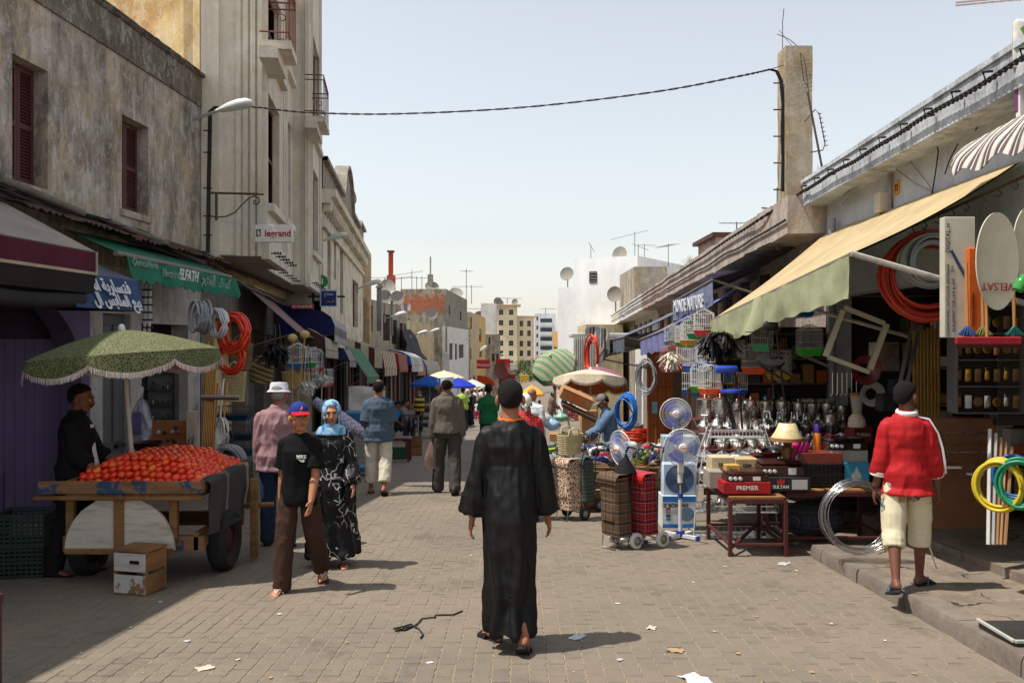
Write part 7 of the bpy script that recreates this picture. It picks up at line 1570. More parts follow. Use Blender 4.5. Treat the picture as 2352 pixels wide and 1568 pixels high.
for i, (u, v, Y, rz, lab, cs) in enumerate(((772,970,16.5,.5,'blue plaid bag roll leaning behind the woman',((70,84,140), (190,194,206))), (790,975,16.8,.7,'red and blue plaid bag roll leaning beside it',((150,60,80), (200,204,214))), (806,985,17.2,.6,'violet plaid bag roll at the end of the bag stall',((110,96,150), (206,206,216))))):
 o = B().tube([(-.42,0,.42), (-.2,.02,.24), (.1,.03,.02), (.3,0,-.16)], [.09,.11,.11,.08], 12).obj('plaid_bag', plaid('bagplaid%d' % i, cs[1], cs[0], cs[0], (230,230,236), 14, (1,1,0)), None, 60, loc=Pt(u, v, Y)); tag(o, lab, 'bag')
t = cage('low wire cage table with blue rim behind the woman', Gp(818, 1092)+V((0,.2,.1)), .75, .5, .5, (60,120,170), (120,122,124), 'flat');
tag(B().cbox((0,0,0), (.55,.5,.3), .03).obj('blue_bundle', cmat(60,110,160), None, 60, loc=Pt(822, 960, 18.2)), 'blue bundle on the bag stall', 'bundle')
sh = thing('white_sheet', 'bright white plastic sheet hung as a screen behind the man in the tee', 'sheet', Pt(843, 965, 24.5)); b = B(); b.grid(lambda u, v: (.52*(2*u-1), .06*noise.noise(V((u*4, v*3, 1))), .95*v+.02*math.sin(u*6)*v), 14, 16); b.obj('sheet', cmat(226,224,216,.8), sh, 60); B().cyl((-.54,.02,-.6), (-.54,.02,1.0), .02, n=6).obj('post', IRON, sh, 40); B().cyl((.54,.02,-.6), (.54,.02,1.0), .02, n=6).obj('post', IRON, sh, 40)
t = thing('shoe_stand', 'small maroon table with shoes on the left past the man in the tee', 'table', Gp(912, 1058));
for x in (-.28, .28):
 for y in (-.2, .2): B().cbox((x,y,.25), (.05,.05,.5), .005).obj('leg', cmat(96,30,34), t, 0)
B().cbox((0,0,.52), (.66,.5,.05), .008).obj('top', cmat(96,30,34), t, 0); B().cbox((0,-.2,.2), (.5,.02,.28), .005).obj('green_panel', cmat(30,70,52), t, 0)
slat_crate('wood_crate', 'upright wooden crate beside the maroon shoe table', Gp(950, 1044), .4, .35, .45, WRW, .1)
t = thing('metal_rack', 'low black metal rack of clothes in front of the seated men', 'rack', Gp(935, 1012));
for x in (-.4, .4): B().tube([(x,-.2,0), (x,-.2,.8), (x,.2,.8), (x,.2,0)], .018, 6).obj('frame', CBL, t, 60)
B().cyl((-.4,0,.8), (.4,0,.8), .016, n=6).obj('rail', CBL, t, 40)
for i in range(6): b = B(); b.grid(lambda u, v: (-.33+.13*i, .22*(2*u-1), .78-.5*v+.03*math.sin(u*9)), 6, 5, thick=(.03,0,0)); b.obj('garment', cloth(*[(60,70,96),(40,44,60),(120,130,150),(80,60,90),(50,60,80),(150,150,160)][i]), t, 60)
t = thing('low_bench_stall', 'low stall with folded jeans beside the striped shirt man', 'stall', Gp(985, 1005)); B().cbox((0,0,.4), (1.2,.6,.05), .01).obj('board', cmat(90,60,50), t, 0)
for x in (-.5, .5): B().cbox((x,0,.2), (.06,.5,.4), .01).obj('leg', cmat(70,40,36), t, 0)
for i in range(4): tag(B().cbox((0,0,0), (.26,.5,.1), .03).obj('folded_jeans', cloth(*[(110,124,142),(70,84,110),(140,150,160),(60,66,84)][i]), None, 60, loc=t.location+V((-.42+.28*i,0,.48))), ['pale folded jeans at the left end of the low stall', 'mid blue folded jeans on the low stall', 'light grey folded jeans on the low stall', 'dark folded jeans at the right end of the low stall'][i], 'jeans')
t = thing('leaning_timber', 'bundle of pale timber leaning in a dark left doorway', 'timber', Gp(992, 985))
for i in range(4): B().cyl((i*.12,0,0), (.3+i*.16,.2,2.0), .03, n=5).obj('plank', WOOD(), t, 0)
for lab, u, v, Y, w, z, m in (('blue and white market parasol with printed red edge on the left', 987, 862, 44, 1.28, 1.9, FAB('par_blue', 40,84,156, .08)), ('bright blue parasol behind the man in grey', 1052, 867, 46, 1.15, 1.85, FAB('par_blue2', 44,60,170, .08)), ('cream market parasol rising between the blue ones', 1020, 851, 52, 1.5, 2.2, FAB('par_cream', 206,190,158, .15)), ('white patterned parasol at the right of the blue ones', 1085, 871, 56, 1.1, 1.8, FAB('par_white', 196,196,186, .2)), ('yellow parasol far down the right side', 1222, 884, 42, .74, 1.9, FAB('par_yellow', 222,166,74, .1))):
 p = Pt(u, v, Y); parasol(lab, V((p.x, Y, gz(Y))), p.z-gz(Y), w*.82, .42, m, m, .1, 8, scal=False, dome=.5)
vn = thing('parked_van', 'grey van parked beyond the man in grey, seen from behind', 'van', Gp(990, 962), 0.05)
b = B(); pr = [(-2.0,.35), (-2.05,.9), (-1.95,1.05), (-1.7,1.85), (-1.4,1.92), (.6,1.9), (1.3,1.15), (2.1,.95), (2.15,.35)]; n = len(pr)
vs = [];
for x, k in ((-.82,1), (-.74,.97), (.74,.97), (.82,1)): vs += [(x*(.86 if z > 1.3 else 1), y+2.0, z*(1 if abs(x) < .8 else .985)) for y, z in pr]
b.add(vs, [(i*n+j, i*n+(j+1) % n, (i+1)*n+(j+1) % n, (i+1)*n+j) for i in range(3) for j in range(n)]+[tuple(range(n-1, -1, -1)), tuple(range(3*n, 4*n))]); b.obj('body', cmat(120,124,128,.25,metal=.4), vn, 30)
B().add([(-.58,.075,1.1), (.58,.075,1.1), (.52,.29,1.74), (-.52,.29,1.74)], [(0,1,2,3)]).obj('rear_window', GLASS, vn, 0)
for s in (-1, 1): B().cbox((s*.72,-.04,.85), (.14,.06,.36), .02).obj('tail_light', cmat(150,40,36,.3), vn, 0); B().cbox((s*.42,-.05,.72), (.1,.05,.08), .01).obj('reflector', cmat(206,206,206,.3), vn, 0)
B().cbox((0,-.08,.45), (1.6,.14,.2), .04).obj('bumper', cmat(50,50,52), vn, 0); B().cbox((0,-.06,.75), (.5,.02,.11), .004).obj('number_plate', cmat(206,206,200), vn, 0)
for s in (-1, 1):
 for y in (.65, 3.4): w = B(); w.T = MX.Translation((s*.74, y, .32)) @ MX.Rotation(PI/2, 4, 'Y'); w.lathe([(0,-.09), (.3,-.09), (.32,-.06), (.32,.06), (.3,.09), (0,.09)], 20); w.obj('wheel', TYR, vn, 40)
# ================================================================ goods on the right
WHP = PLAST(206,208,208,.35); CHR = metal('steel', (226,224,220), .26); MAR = mat('maroon_iron', srgb(84,38,34), .6, .2, 8, dirt=.3)
def fan(label, head, Y, r, yaw=0.0, tilt=0.0, foot=None):
 hp = Pt(*head, Y); t = thing('pedestal_fan', label, 'fan', (hp.x, Y, gz(Y)) if foot is None else foot, 0, 'pedestal fans'); hz = hp-V(t.location)
 T = MX.Translation(hz) @ MX.Rotation(yaw, 4, 'Z') @ MX.Rotation(PI/2+tilt, 4, 'X'); w = B(); w.T = T
 dep = lambda f: .05*math.cos(f*PI/2)
 for s in (1, -1):
  for k in range(48):
   a = 2*PI*k/48; w.tube([(r*f*math.cos(a+.25*f*s), r*f*math.sin(a+.25*f*s), s*dep(f)) for f in (.22,.5,.78,1.0)], .0018, 3, caps=False)
  for f in (.3, .62, .85): w.tube([(r*f*math.cos(2*PI*k/28), r*f*math.sin(2*PI*k/28), s*dep(f)) for k in range(28)], .002, 4, True)
 w.tube([(r*math.cos(2*PI*k/36), r*math.sin(2*PI*k/36), 0) for k in range(36)], .006, 6, True); w.obj('guard', WHP, t, 60)
 for k in range(3):
  b = B(); b.T = T @ MX.Rotation(2*PI*k/3, 4, 'Z'); b.grid(lambda u, v: (r*(.2+.68*v)*math.cos((u-.5)*1.35*(1-.15*v)), r*(.2+.68*v)*math.sin((u-.5)*1.35*(1-.15*v)), .02*(u-.5)), 8, 5); b.obj('blade', glassy('fan_blue', (70,84,190), .2, .85), t, 60)
 b = B(); b.T = T; b.lathe([(r*.24,.052), (r*.24,.06), (r*.2,.072), (0,.076)], 20); hb_ = b.obj('badge', PLAST(226,224,220), t, 50); text('Alaska', r*.17, hb_, cmat(200,40,40), T @ V((0,0,.078)), T.to_euler()[:], .001)
 b = B(); b.T = T; b.lathe([(0,-.2), (.05,-.19), (.065,-.12), (.06,-.03), (0,-.03)], 16); b.obj('motor', PLAST(214,212,206), t, 50)
 q = T @ V((0,0,-.11)); B().cyl(q, (q.x, q.y, .62), .03, n=10).obj('neck', PLAST(206,204,198), t, 40); B().cbox((q.x,q.y-.02,q.z-.22), (.07,.06,.16), .01).obj('control_box', PLAST(196,194,186), t, 0)
 B().cyl((q.x,q.y,.6), (q.x,q.y,.45), .012, n=8).obj('tube', CHR, t, 40); B().cyl((q.x,q.y,.48), (q.x,q.y,.06), .022, n=12).obj('pole', WHP, t, 40); B().cyl((q.x,q.y,.45), (q.x,q.y,.5), .03, n=12).obj('collar', PLAST(40,60,150), t, 40); B().cyl((q.x,q.y,.02), (q.x,q.y,.08), .05, n=12).obj('hub', PLAST(40,60,150), t, 40)
 for k in range(4):
  a = PI/4+k*PI/2; d = V((math.cos(a), math.sin(a), 0)); p = V((q.x, q.y, .03)); B().bar(p+d*.04, p+d*.22, .05, .035).obj('foot', WHP, t, 0); B().bar(p+d*.215, p+d*.24, .055, .04).obj('foot_cap', PLAST(40,60,150), t, 0)
fan('front standing fan with blue blades facing the street', (1567,1027), 9.7, .205); fan('standing fan behind and above the front one', (1552,950), 10.9, .195, -.1); fan('standing fan turned to the left above the trolleys', (1426,1030), 9.6, .2, -1.05, .1, (1.32, 9.75, gz(9.75)))
def carton(name, label, u0, v0, u1, v1, Y, d, m, rz=0.0, cat='box', txt=None, txs=None, tm=None, group=None):
 a, c = Pt(u0, v1, Y), Pt(u1, v0, Y); w, h = c.x-a.x, c.z-a.z
 o = B().cbox((0,0,h/2), (w,d,h), .004).obj(name, m, None, 0, loc=(a.x+w/2, Y+d/2, a.z), rot=rz); tag(o, label, cat, group)
 if txt: text(txt, txs or h*.4, o, tm or cmat(40,40,44), (0,-d/2-.003,h*.5), ext=.001, bold=.001)
 return o
o = carton('box_fan_carton', 'white and blue carton printed 12 BOX FAN at the bottom of the fan stack', 1521,1138,1599,1212, 10.0, .3, PLAST(206,208,206,.5))
a = .19; B().bx(-.19,.19,-.154,-.151,.0,.045).obj('blue_base', cmat(44,110,180), o, 0); B().bx(-.19,.19,-.154,-.151,.3,.365).obj('blue_top', cmat(44,110,180), o, 0); text("12' BOX FAN", .062, o, cmat(24,24,28), (-.05,-.156,.255), ext=.001, bold=.002, sx=.85)
q = B(); q.T = MX.Translation((.09,-.155,.16)) @ MX.Rotation(PI/2, 4, 'X'); q.lathe([(.075,0), (.08,.002), (.07,.003), (.0,.003)], 20); q.obj('printed_fan', cmat(96,120,140), o, 0)
for i in range(4): B().bx(-.15,-.1,-.155,-.152,.205-.04*i,.235-.04*i).obj('printed_photo', cmat(*[(150,80,80),(120,130,110),(40,60,80),(60,110,130)][i]), o, 0)
bf = thing('box_fan', 'light blue square box fan standing on its carton', 'fan', Pt(1561, 1138, 10.05)); B().cbox((0,.06,.19), (.4,.12,.38), .02).obj('case', PLAST(176,192,210,.4), bf, 40)
q = B(); q.T = MX.Translation((0,-.004,.19)) @ MX.Rotation(PI/2, 4, 'X'); q.lathe([(.165,0), (.17,.008), (.16,.008)], 28)
for k in range(1, 9): q.lathe([(.018*k+.012,.004), (.018*k+.016,.008), (.018*k+.02,.004)], 26)
q.obj('grille', PLAST(96,116,150,.4), bf, 50); q2 = B(); q2.T = q.T; q2.lathe([(.165,.001), (0,.001)], 24); q2.obj('dark_well', cmat(40,50,66), bf, 0); q2 = B(); q2.T = q.T; q2.lathe([(.042,.006), (.04,.018), (0,.02)], 18); q2.obj('hub', PLAST(80,110,160), bf, 50)
carton('grey_fan_carton', 'pale grey carton with small red print behind the fan stack', 1525,1002,1600,1066, 10.3, .25, PLAST(160,172,184,.5), txt='BEST MARK', txs=.03, tm=cmat(180,40,40))
def trolley(label, g, rz, m, flap=None, wheel=(206,202,192), h=.62, w=.29, d=.22):
 t = thing('shopping_trolley', label, 'trolley', g, rz, 'shopping trolleys'); b = B()
 def fn(u, v):
  a = 2*PI*u; ex = 6; cx_, sx_ = math.cos(a), math.sin(a); p = (abs(cx_)**ex+abs(sx_)**ex)**(-1/ex); k = 1-.05*v+.03*noise.noise(V((u*6, v*4, g[0])))
  return (w/2*cx_*p*k, d/2*sx_*p*k-.04*v, .14+h*v+.008*noise.noise(V((u*9, v*3, 2))))
 b.grid(fn, 32, 12, True); b.poly([fn(i/32, 1) for i in range(32)]); b.poly([fn(i/32, 0) for i in range(32)][::-1]); bg_ = b.obj('bag', m, t, 50)
 B().grid(lambda u, v: (w*.53*(2*u-1), lerp(d*.35, -d*.62, min(1, v*1.3))-.02, .14+h+.025-.12*max(0, v-.62)*2), 8, 8, thick=(0,0,.008)).obj('flap', flap or m, bg_, 50)
 B().cbox((0,-d/2-.012,.14+h*.45), (w*.62,.03,h*.4), .01).obj('pocket', m, bg_, 40)
 fr = metal('trolley_tube', (150,150,150), .35)
 for s in (-1, 1): B().tube([(s*w*.3,d*.55,.1), (s*w*.3,d*.6,.7), (s*w*.3,d*.95,1.0)], .009, 6).obj('frame_tube', fr, t, 60)
 B().tube([(-w*.3,d*.95,.99), (-w*.25,d*1.05,1.04), (w*.25,d*1.05,1.04), (w*.3,d*.95,.99)], .013, 8).obj('grip', PLAST(30,30,32), t, 60)
 B().tube([(-w*.35,-d*.5,.13), (-w*.35,-d*.55,.01), (w*.35,-d*.55,.01), (w*.35,-d*.5,.13)], .008, 6).obj('front_foot', fr, t, 60)
 for s in (-1, 1):
  q = B(); q.T = MX.Translation((s*w*.58,d*.55,.085)) @ MX.Rotation(PI/2, 4, 'Y'); q.lathe([(.05,-.02), (.08,-.02), (.086,-.012), (.086,.012), (.08,.02), (.05,.02)], 22); wo = q.obj('wheel', PLAST(*wheel, .6), t, 40); q = B(); q.T = MX.Translation((s*w*.58,d*.55,.085)) @ MX.Rotation(PI/2, 4, 'Y'); q.lathe([(.055,.012), (.03,.016), (.02,.03), (0,.03)], 16); q.lathe([(0,-.03), (.02,-.03), (.03,-.016), (.055,-.012)], 16); q.obj('rim', PLAST(130,128,124), wo, 40)
  for k in range(8): a = 2*PI*k/8; q = B(); q.T = MX.Translation((s*w*.58,d*.55,.085)) @ MX.Rotation(PI/2, 4, 'Y'); q.ball((.042*math.cos(a), .042*math.sin(a), 0), (.008,.008,.019), 6, 5); q.obj('slot', DARK(), wo, 0)
 B().cyl((-w*.58,d*.55,.085), (w*.58,d*.55,.085), .008, n=6).obj('axle', fr, t, 40)
 return t
trolley('brown and black tartan shopping trolley in the street, left of the red one', Gp(1420, 1262)+V((0,.1,0)), -.95, plaid('brown_tartan', (96,72,52), (36,34,40), (60,50,44), (196,170,130), 9))
trolley('red tartan shopping trolley with white wheels in the street', Gp(1482, 1260)+V((0,.15,0)), -.95, plaid('red_trolley_tartan', (150,26,32), (70,16,20), (40,30,44), (206,196,190), 9), PLAST(170,30,34))
trolley('leopard print shopping trolley with black wheels', Gp(1308, 1196)+V((0,.1,0)), -.9, leo('brown_leopard', (206,184,160), (118,80,60), 26, .1), wheel=(34,34,36))
trolley('green and white tartan shopping trolley behind the leopard one', Gp(1345, 1180)+V((0,.25,0)), -.9, plaid('green_tartan', (60,74,66), (30,36,36), (90,100,90), (196,200,190), 10), wheel=(34,34,36), h=.58)
trolley('grey checked shopping trolley half hidden left of the leopard one', Gp(1275, 1172)+V((0,.2,0)), -.8, plaid('grey_check', (120,120,124), (52,54,64), (90,84,88), (206,206,206), 11), wheel=(34,34,36), h=.56)
basket('lidded_basket', 'pale woven basket sitting on top of the leopard trolley', Gp(1308, 1196)+V((0.02,.2,.83)), .34, .26, .3, STRAW2, .3)
b = B(); b.grid(lambda u, v: (.12*math.cos(2*PI*u)*(1-v), .16*math.sin(2*PI*u)*(1-v)-.06*v, .2*v+.02*noise.noise(V((u*5, v*3, 1)))), 16, 6, True); tag(b.obj('black_bag', cloth(34,34,36), None, 50, loc=Gp(1440, 1262)+V((.0,.15,.8))), 'black bag slumped on the brown tartan trolley', 'bag')
for i in range(11):
 c = Gp(1497, 1150)+V((R.uniform(-.03, .03), R.uniform(-.03, .03), .06+.036*i)); q = B(); q.T = MX.Rotation(R.uniform(-.12, .12), 4, 'X') @ MX.Rotation(R.uniform(-.12, .12), 4, 'Y'); s = R.uniform(.9, 1.1)*.17
 q.lathe([(s,0), (s*.98,.008), (s*.55,.012), (s*.5,.075 if i == 10 else .035), (s*.3,.1 if i == 10 else .04), (0,.1 if i == 10 else .04)], 22); q.lathe([(s,0), (s*.5,.004)], 22); tag(q.obj('straw_hat', STRAW, None, 50, loc=c), 'topmost straw hat with domed crown on the stack' if i == 10 else 'straw hat in the stack beside the fan cartons', 'hat', 'stacked straw hats')
t = thing('wooden_trestle', 'bundle of raw wooden sticks tied beside the front fan', 'sticks', Gp(1500, 1105));
for i in range(4): B().cyl((.06*i,0,0), (.12+.03*i,.1,.75), .013, n=5).obj('stick', cmat(190,150,96), t, 0)
def table(label, x0, x1, y0, y1, h, m=MAR):
 yc = (y0+y1)/2; g = gz(yc); t = thing('iron_table', label, 'table', ((x0+x1)/2, yc, g)); w, d = (x1-x0)/2, (y1-y0)/2
 for sx in (-1, 1):
  for sy in (-1, 1): B().cbox((sx*w,sy*d,h/2-.02), (.04,.04,h+.02), .004).obj('leg', m, t, 0)
 for sy in (-1, 1): B().cbox((0,sy*d,h-.02), (2*w-.04,.035,.05), .004).obj('rail', m, t, 0); B().cbox((0,sy*d,.14), (2*w-.04,.03,.03), .004).obj('stretcher', m, t, 0)
 for sx in (-1, 1): B().cbox((sx*w,0,h-.02), (.035,2*d-.04,.05), .004).obj('rail', m, t, 0); B().cbox((sx*w,0,.14), (.03,2*d-.04,.03), .004).obj('stretcher', m, t, 0)
 B().bx(-w, w, -d, d, h+.006, h+.02).obj('top', WRW, t, 0); B().bar((-w,-d,.1), (w,d,.16), .03, .02).obj('brace', m, t, 0); return t
table('maroon iron table at the kerb loaded with stoves and boxes', 2.2, 2.76, 8.78, 9.75, .6); table('longer maroon iron table behind, carrying crate and cartons', 2.86, 3.95, 9.15, 9.9, .62)
tz = gz(9.3)+.62
def stove(label, u0, v0, u1, v1, Y, m, d=.34, knobs=3):
 a, c = Pt(u0, v1, Y), Pt(u1, v0, Y); w, h = c.x-a.x, c.z-a.z; t = thing('gas_stove', label, 'stove', (a.x+w/2, Y+d/2, a.z), 0, 'table stoves'); B().cbox((0,0,h*.36), (w,d,h*.7), .012).obj('body', m, t, 40); B().cbox((0,.01,h*.84), (w*.96,d*.94,h*.26), .025).obj('lid', m, t, 40)
 for k in range(knobs): q = B(); q.T = MX.Translation((-w*.42+.05*k,-d/2,h*.4)) @ MX.Rotation(PI/2, 4, 'X'); q.lathe([(.019,0), (.019,.02), (0,.022)], 10); q.obj('knob', PLAST(214,212,206), t, 40)
 B().bx(w*.12, w*.3, -d/2-.003, -d/2, h*.18, h*.6).obj('label_sticker', cmat(214,214,210), t, 0); return t
BRN_E = cmat(58,32,28,.2,spec=.6)
carton('premier_box', 'red carton printed PREMIER on the front of the kerb table', 1662,1107,1771,1134, 8.85, .3, cmat(160,26,34,.5), txt='PREMIER', txs=.06, tm=cmat(230,220,216)); stove('dark brown table stove on the red carton', 1670,1086,1766,1107, 8.87, BRN_E)
carton('printed_box', 'small printed pan carton at the left end of the kerb table', 1629,1083,1664,1121, 9.1, .3, cmat(150,140,128,.6)); carton('ebm_box', 'open cardboard tray of glasses lettered EBM', 1634,1050,1686,1084, 9.35, .25, cmat(196,176,140,.7), txt='EBM', txs=.05); carton('ebm_box', 'second cardboard tray lettered EBM with round lids', 1690,1054,1742,1084, 9.3, .25, cmat(186,160,116,.7), txt='EBM', txs=.05)
carton('gold_box', 'gold printed carton in front of the glass trays', 1668,1068,1700,1090, 9.0, .14, cmat(190,150,80,.5), txt='Thali', txs=.04, tm=cmat(70,40,20))
so_ = carton('sultan_box', 'black carton printed SULTAN with a red crown', 1767,1096,1862,1128, 9.0, .32, cmat(40,40,46,.6)); w = .2
q = B(); q.slab([(-.13,-.164,.075), (-.135,-.164,.13), (-.11,-.164,.1), (-.095,-.164,.14), (-.08,-.164,.1), (-.055,-.164,.13), (-.06,-.164,.075)], (0,.002,0)); q.obj('crown', cmat(196,40,40), so_, 0); text('SULTAN', .045, so_, cmat(226,224,220), (-.095,-.164,.045), ext=.001, bold=.001); B().bx(.02,.18,-.164,-.161,.02,.12).obj('data_panel', cmat(186,184,178), so_, 0)
stove('brown table stove under the lamp on the SULTAN carton', 1749,1060,1849,1096, 9.05, BRN_E)
lt = thing('table_lamp', 'ornate table lamp with plastic wrapped cream shade', 'lamp', Pt(1808, 1066, 9.15)); B().lathe([(.06,0), (.065,.02), (.03,.04), (.045,.07), (.06,.12), (.055,.17), (.03,.2), (.045,.215), (.02,.24), (.012,.28)], 20).obj('base', mat('bronze_gilt', srgb(110,82,48), .35, .4, 20, metal=.5, bump=.4), lt, 50)
for s in (-1, 1): B().tube([(s*.05,0,.13), (s*.085,0,.16), (s*.075,0,.2), (s*.04,0,.19)], .008, 6).obj('ear', mat('bronze_gilt'), lt, 60)
B().lathe([(.175,.25), (.172,.27), (.12,.35), (.085,.43), (.07,.435)], 26).obj('shade', mat('cream_shade', srgb(216,196,150), .35, .2, 30, bump=.6, bsc=50, spec=.5), lt, 50); B().lathe([(.178,.248), (.176,.285)], 26).obj('shade_band', cmat(150,104,64), lt, 50)
for i, (u, v, Y, c, cp_, tl, lab) in enumerate(((1812,1058,9.35,(204,30,120),(34,32,36),.45,'left leaning magenta vacuum flask'), (1835,1058,9.4,(210,40,130),(34,32,36),.4,'right leaning magenta vacuum flask'), (1877,1039,9.6,(214,120,30),(70,40,120),0,'orange vacuum flask with violet cap'), (1902,1040,9.65,(186,34,28),(26,26,26),.12,'red vacuum flask with black cap'))):
 t = thing('vacuum_flask', lab, 'flask', Pt(u, v, Y), (0, tl, 0)); B().lathe([(0,0), (.042,0), (.045,.01), (.045,.2), (.036,.22)], 18).obj('body', PLAST(*c, .25), t, 50); B().lathe([(.037,.215), (.037,.3), (.03,.31), (0,.31)], 16).obj('cap', PLAST(*cp_, .3), t, 50); B().lathe([(.0455,.005), (.0455,.02)], 18).obj('band', PLAST(40,40,44), t, 50)
pcrate('black_crate', 'black plastic crate under the red brown case', Pt(1886, 1116, 9.3)+V((0,.15,0)), .47, .32, .22, PLAST(26,26,28)); carton('case', 'red brown carrying case on the black crate', 1834,1040,1934,1066, 9.3, .32, cmat(130,56,46,.3,spec=.6), cat='case')
o = carton('teapot_box', 'turquoise carton with printed silver teapot', 1938,1062,1997,1111, 9.3, .25, cmat(56,140,176,.5)); q = B(); q.slab([(-.04,-.128,.04), (-.05,-.128,.09), (-.02,-.128,.14), (0,-.128,.19), (.02,-.128,.14), (.05,-.128,.09), (.04,-.128,.04)], (0,.002,0)); q.obj('printed_teapot', cmat(190,192,190), o, 0)
carton('grey_carton', 'grey carton under the dark stove at the table end', 1908,1034,1994,1062, 9.35, .25, cmat(150,146,138,.7)); stove('dark table stove on the grey carton', 1904,1009,1994,1034, 9.35, cmat(40,28,28,.25,spec=.6)); carton('turbo_box', 'dark red carton printed TURBO at the back of the shop', 1962,978,2004,1018, 10.2, .3, cmat(110,20,28,.5), txt='TURBO', txs=.05, tm=cmat(214,196,190))
for i in range(6): q = B(); q.T = MX.Rotation(R.uniform(-.3, .3), 4, 'X') @ MX.Rotation(R.uniform(-.2, .2), 4, 'Y'); q.lathe([(0,0), (.08,0), (.1,.035), (.097,.035), (.078,.006), (0,.006)], 20); po = q.obj('frying_pan', [PLAST(176,24,28,.3), metal('dark_pan', (90,90,92), .3)][i % 2], None, 50, loc=Pt(1725+9*i, 1066-5*i, 9.5)); tag(po, ['red frying pan lowest in the pan heap', 'grey frying pan lowest in the pan heap', 'red frying pan mid heap', 'grey frying pan mid heap', 'topmost red frying pan of the heap', 'topmost grey frying pan of the heap'][i], 'pan'); B().cyl((.09,0,.03), (.24,-.03,.05), .011, n=6).obj('handle', PLAST(30,28,28), po, 40)
t = thing('hand_mixer_set', 'cream blender with glass jar at the back of the shop', 'blender', Pt(1968, 980, 10.0)); B().lathe([(.0,0), (.09,0), (.1,.03), (.09,.1), (.05,.15)], 18).obj('base', PLAST(206,190,160), t, 50); B().lathe([(.05,.15), (.075,.36), (.07,.36)], 18).obj('jar', glassy('jar_glass', (206,196,186), .1, .5), t, 50); B().lathe([(.078,.36), (.075,.39), (0,.4)], 18).obj('lid', cmat(150,96,60), t, 50)
sh = thing('ware_shelf', 'maroon stepped shelf unit filled with steel pots', 'shelf', (3.1, 11.0, gz(11)))
tiers = [(963, 11.7), (993, 11.35), (1030, 11.0), (1068, 10.65), (1104, 10.3)]
for v, Y in tiers: a, c = Pt(1585, v, Y), Pt(1965, v, Y); B().cbox(((a.x+c.x)/2-3.1, Y-11.0, a.z-gz(11)), (c.x-a.x,.36,.03), .004).obj('shelf_board', MAR, sh, 0)
for u in (1588, 1775, 1962): B().cbox((Pt(u, 0, 11.6).x-3.1, .75, .8), (.04,.04,1.7), .004).obj('upright', MAR, sh, 0)
STL = CHR
def potmesh(kind):
 b = B()
 if kind == 0: b.lathe([(0,0), (.098,0), (.105,.012), (.105,.24), (.112,.245), (.1,.25), (.03,.275), (0,.277)], 22); b.ball((0,0,.29), (.02,.02,.016), 8, 6)
 if kind == 1: b.lathe([(0,0), (.06,0), (.085,.05), (.09,.09), (.05,.15), (.03,.165), (.025,.19), (0,.2)], 20); b.tube([(.08,0,.06), (.12,0,.09), (.14,0,.15), (.155,0,.16)], [.018,.013,.009,.009], 8); b.tube([(-.05,0,.15), (-.04,0,.24), (.04,0,.24), (.05,0,.15)], .008, 6); b.ball((0,0,.205), .012, 8, 6)
 if kind == 2: b.lathe([(0,0), (.1,0), (.112,.02), (.112,.11), (.12,.112), (.1,.13), (.04,.15), (0,.152)], 22); b.tube([(-.1,0,.14), (0,0,.185), (.1,0,.14)], .01, 6); b.ball((0,0,.16), (.025,.02,.014), 8, 6)
 if kind == 3: b.lathe([(0,0), (.07,0), (.08,.02), (.075,.16), (.085,.17), (.07,.175), (0,.18)], 18); b.tube([(.075,0,.14), (.13,0,.12), (.12,0,.05), (.078,0,.04)], .008, 6)
 return b.mesh('steel_pot', STL, 40)
PM = [potmesh(i) for i in range(4)]; hnd = B().tube([(0,-.1,.2), (0,-.14,.21), (0,-.14,.17), (0,-.1,.16)], .011, 6).mesh('pot_handle', cmat(120,60,40,.5), 60)
rn = ['top', 'second', 'third', 'fourth', 'lowest']; kn_ = ['tall steel stock pot', 'steel teapot', 'steel pressure cooker', 'steel milk can']
for j, (v, Y) in enumerate(tiers):
 n = (10, 12, 10, 9, 8)[j]
 for i in range(n):
  u = lerp(1600, 1950, (i+.5)/n)+R.uniform(-4, 4); k = (0, 1, 2, 2, 2)[j] if R.random() < .72 else R.choice((0,1,3)); p = Pt(u, v, Y)+V((0,-.05,.016)); s = R.uniform(.8, 1.1)
  o = link('steel_pot', PM[k], None, p, R.uniform(0, 6)); o.scale = (s,s,s); tag(o, '%s %s from the left on the %s pot shelf' % (['1st','2nd','3rd','4th','5th','6th','7th','8th','9th','10th','11th','12th'][i], kn_[k], rn[j]), 'pot', 'steel ware on the shelves')
  if k == 0: link('handle', hnd, o, rot=1.2); link('handle', hnd, o, rot=4.3)
rk = thing('wire_rack', 'tall white wire rack of shelves behind the kerb table', 'rack', Pt(1690, 1240, 9.95)+V((0,0,0)));
for j, z in enumerate((.06, .34, .62, .9, 1.18)):
 w = .5-.05*j; b = B(); d = .3-.03*j
 for k in range(9): y = -d/2+d*k/8; b.cyl((-w,y,z), (w,y,z), .004, n=4)
 for k in range(16): x = -w+2*w*k/15; b.tube([(x,-d/2,z+.07), (x,-d/2,z), (x,d/2,z), (x,d/2,z+.07)], .003, 4)
 for zz in (z+.07, z): b.tube([(-w,-d/2,zz), (w,-d/2,zz), (w,d/2,zz), (-w,d/2,zz)], .006, 4, True)
 b.obj('wire_shelf', WHP, rk, 0)
for s in (-1, 1):
 for y in (-.14, .12): B().tube([(s*.52,y,0), (s*.48,y,.5), (s*.4,y*.8,1.0), (s*.3,y*.7,1.3)], .007, 5).obj('side_wire', WHP, rk, 60)
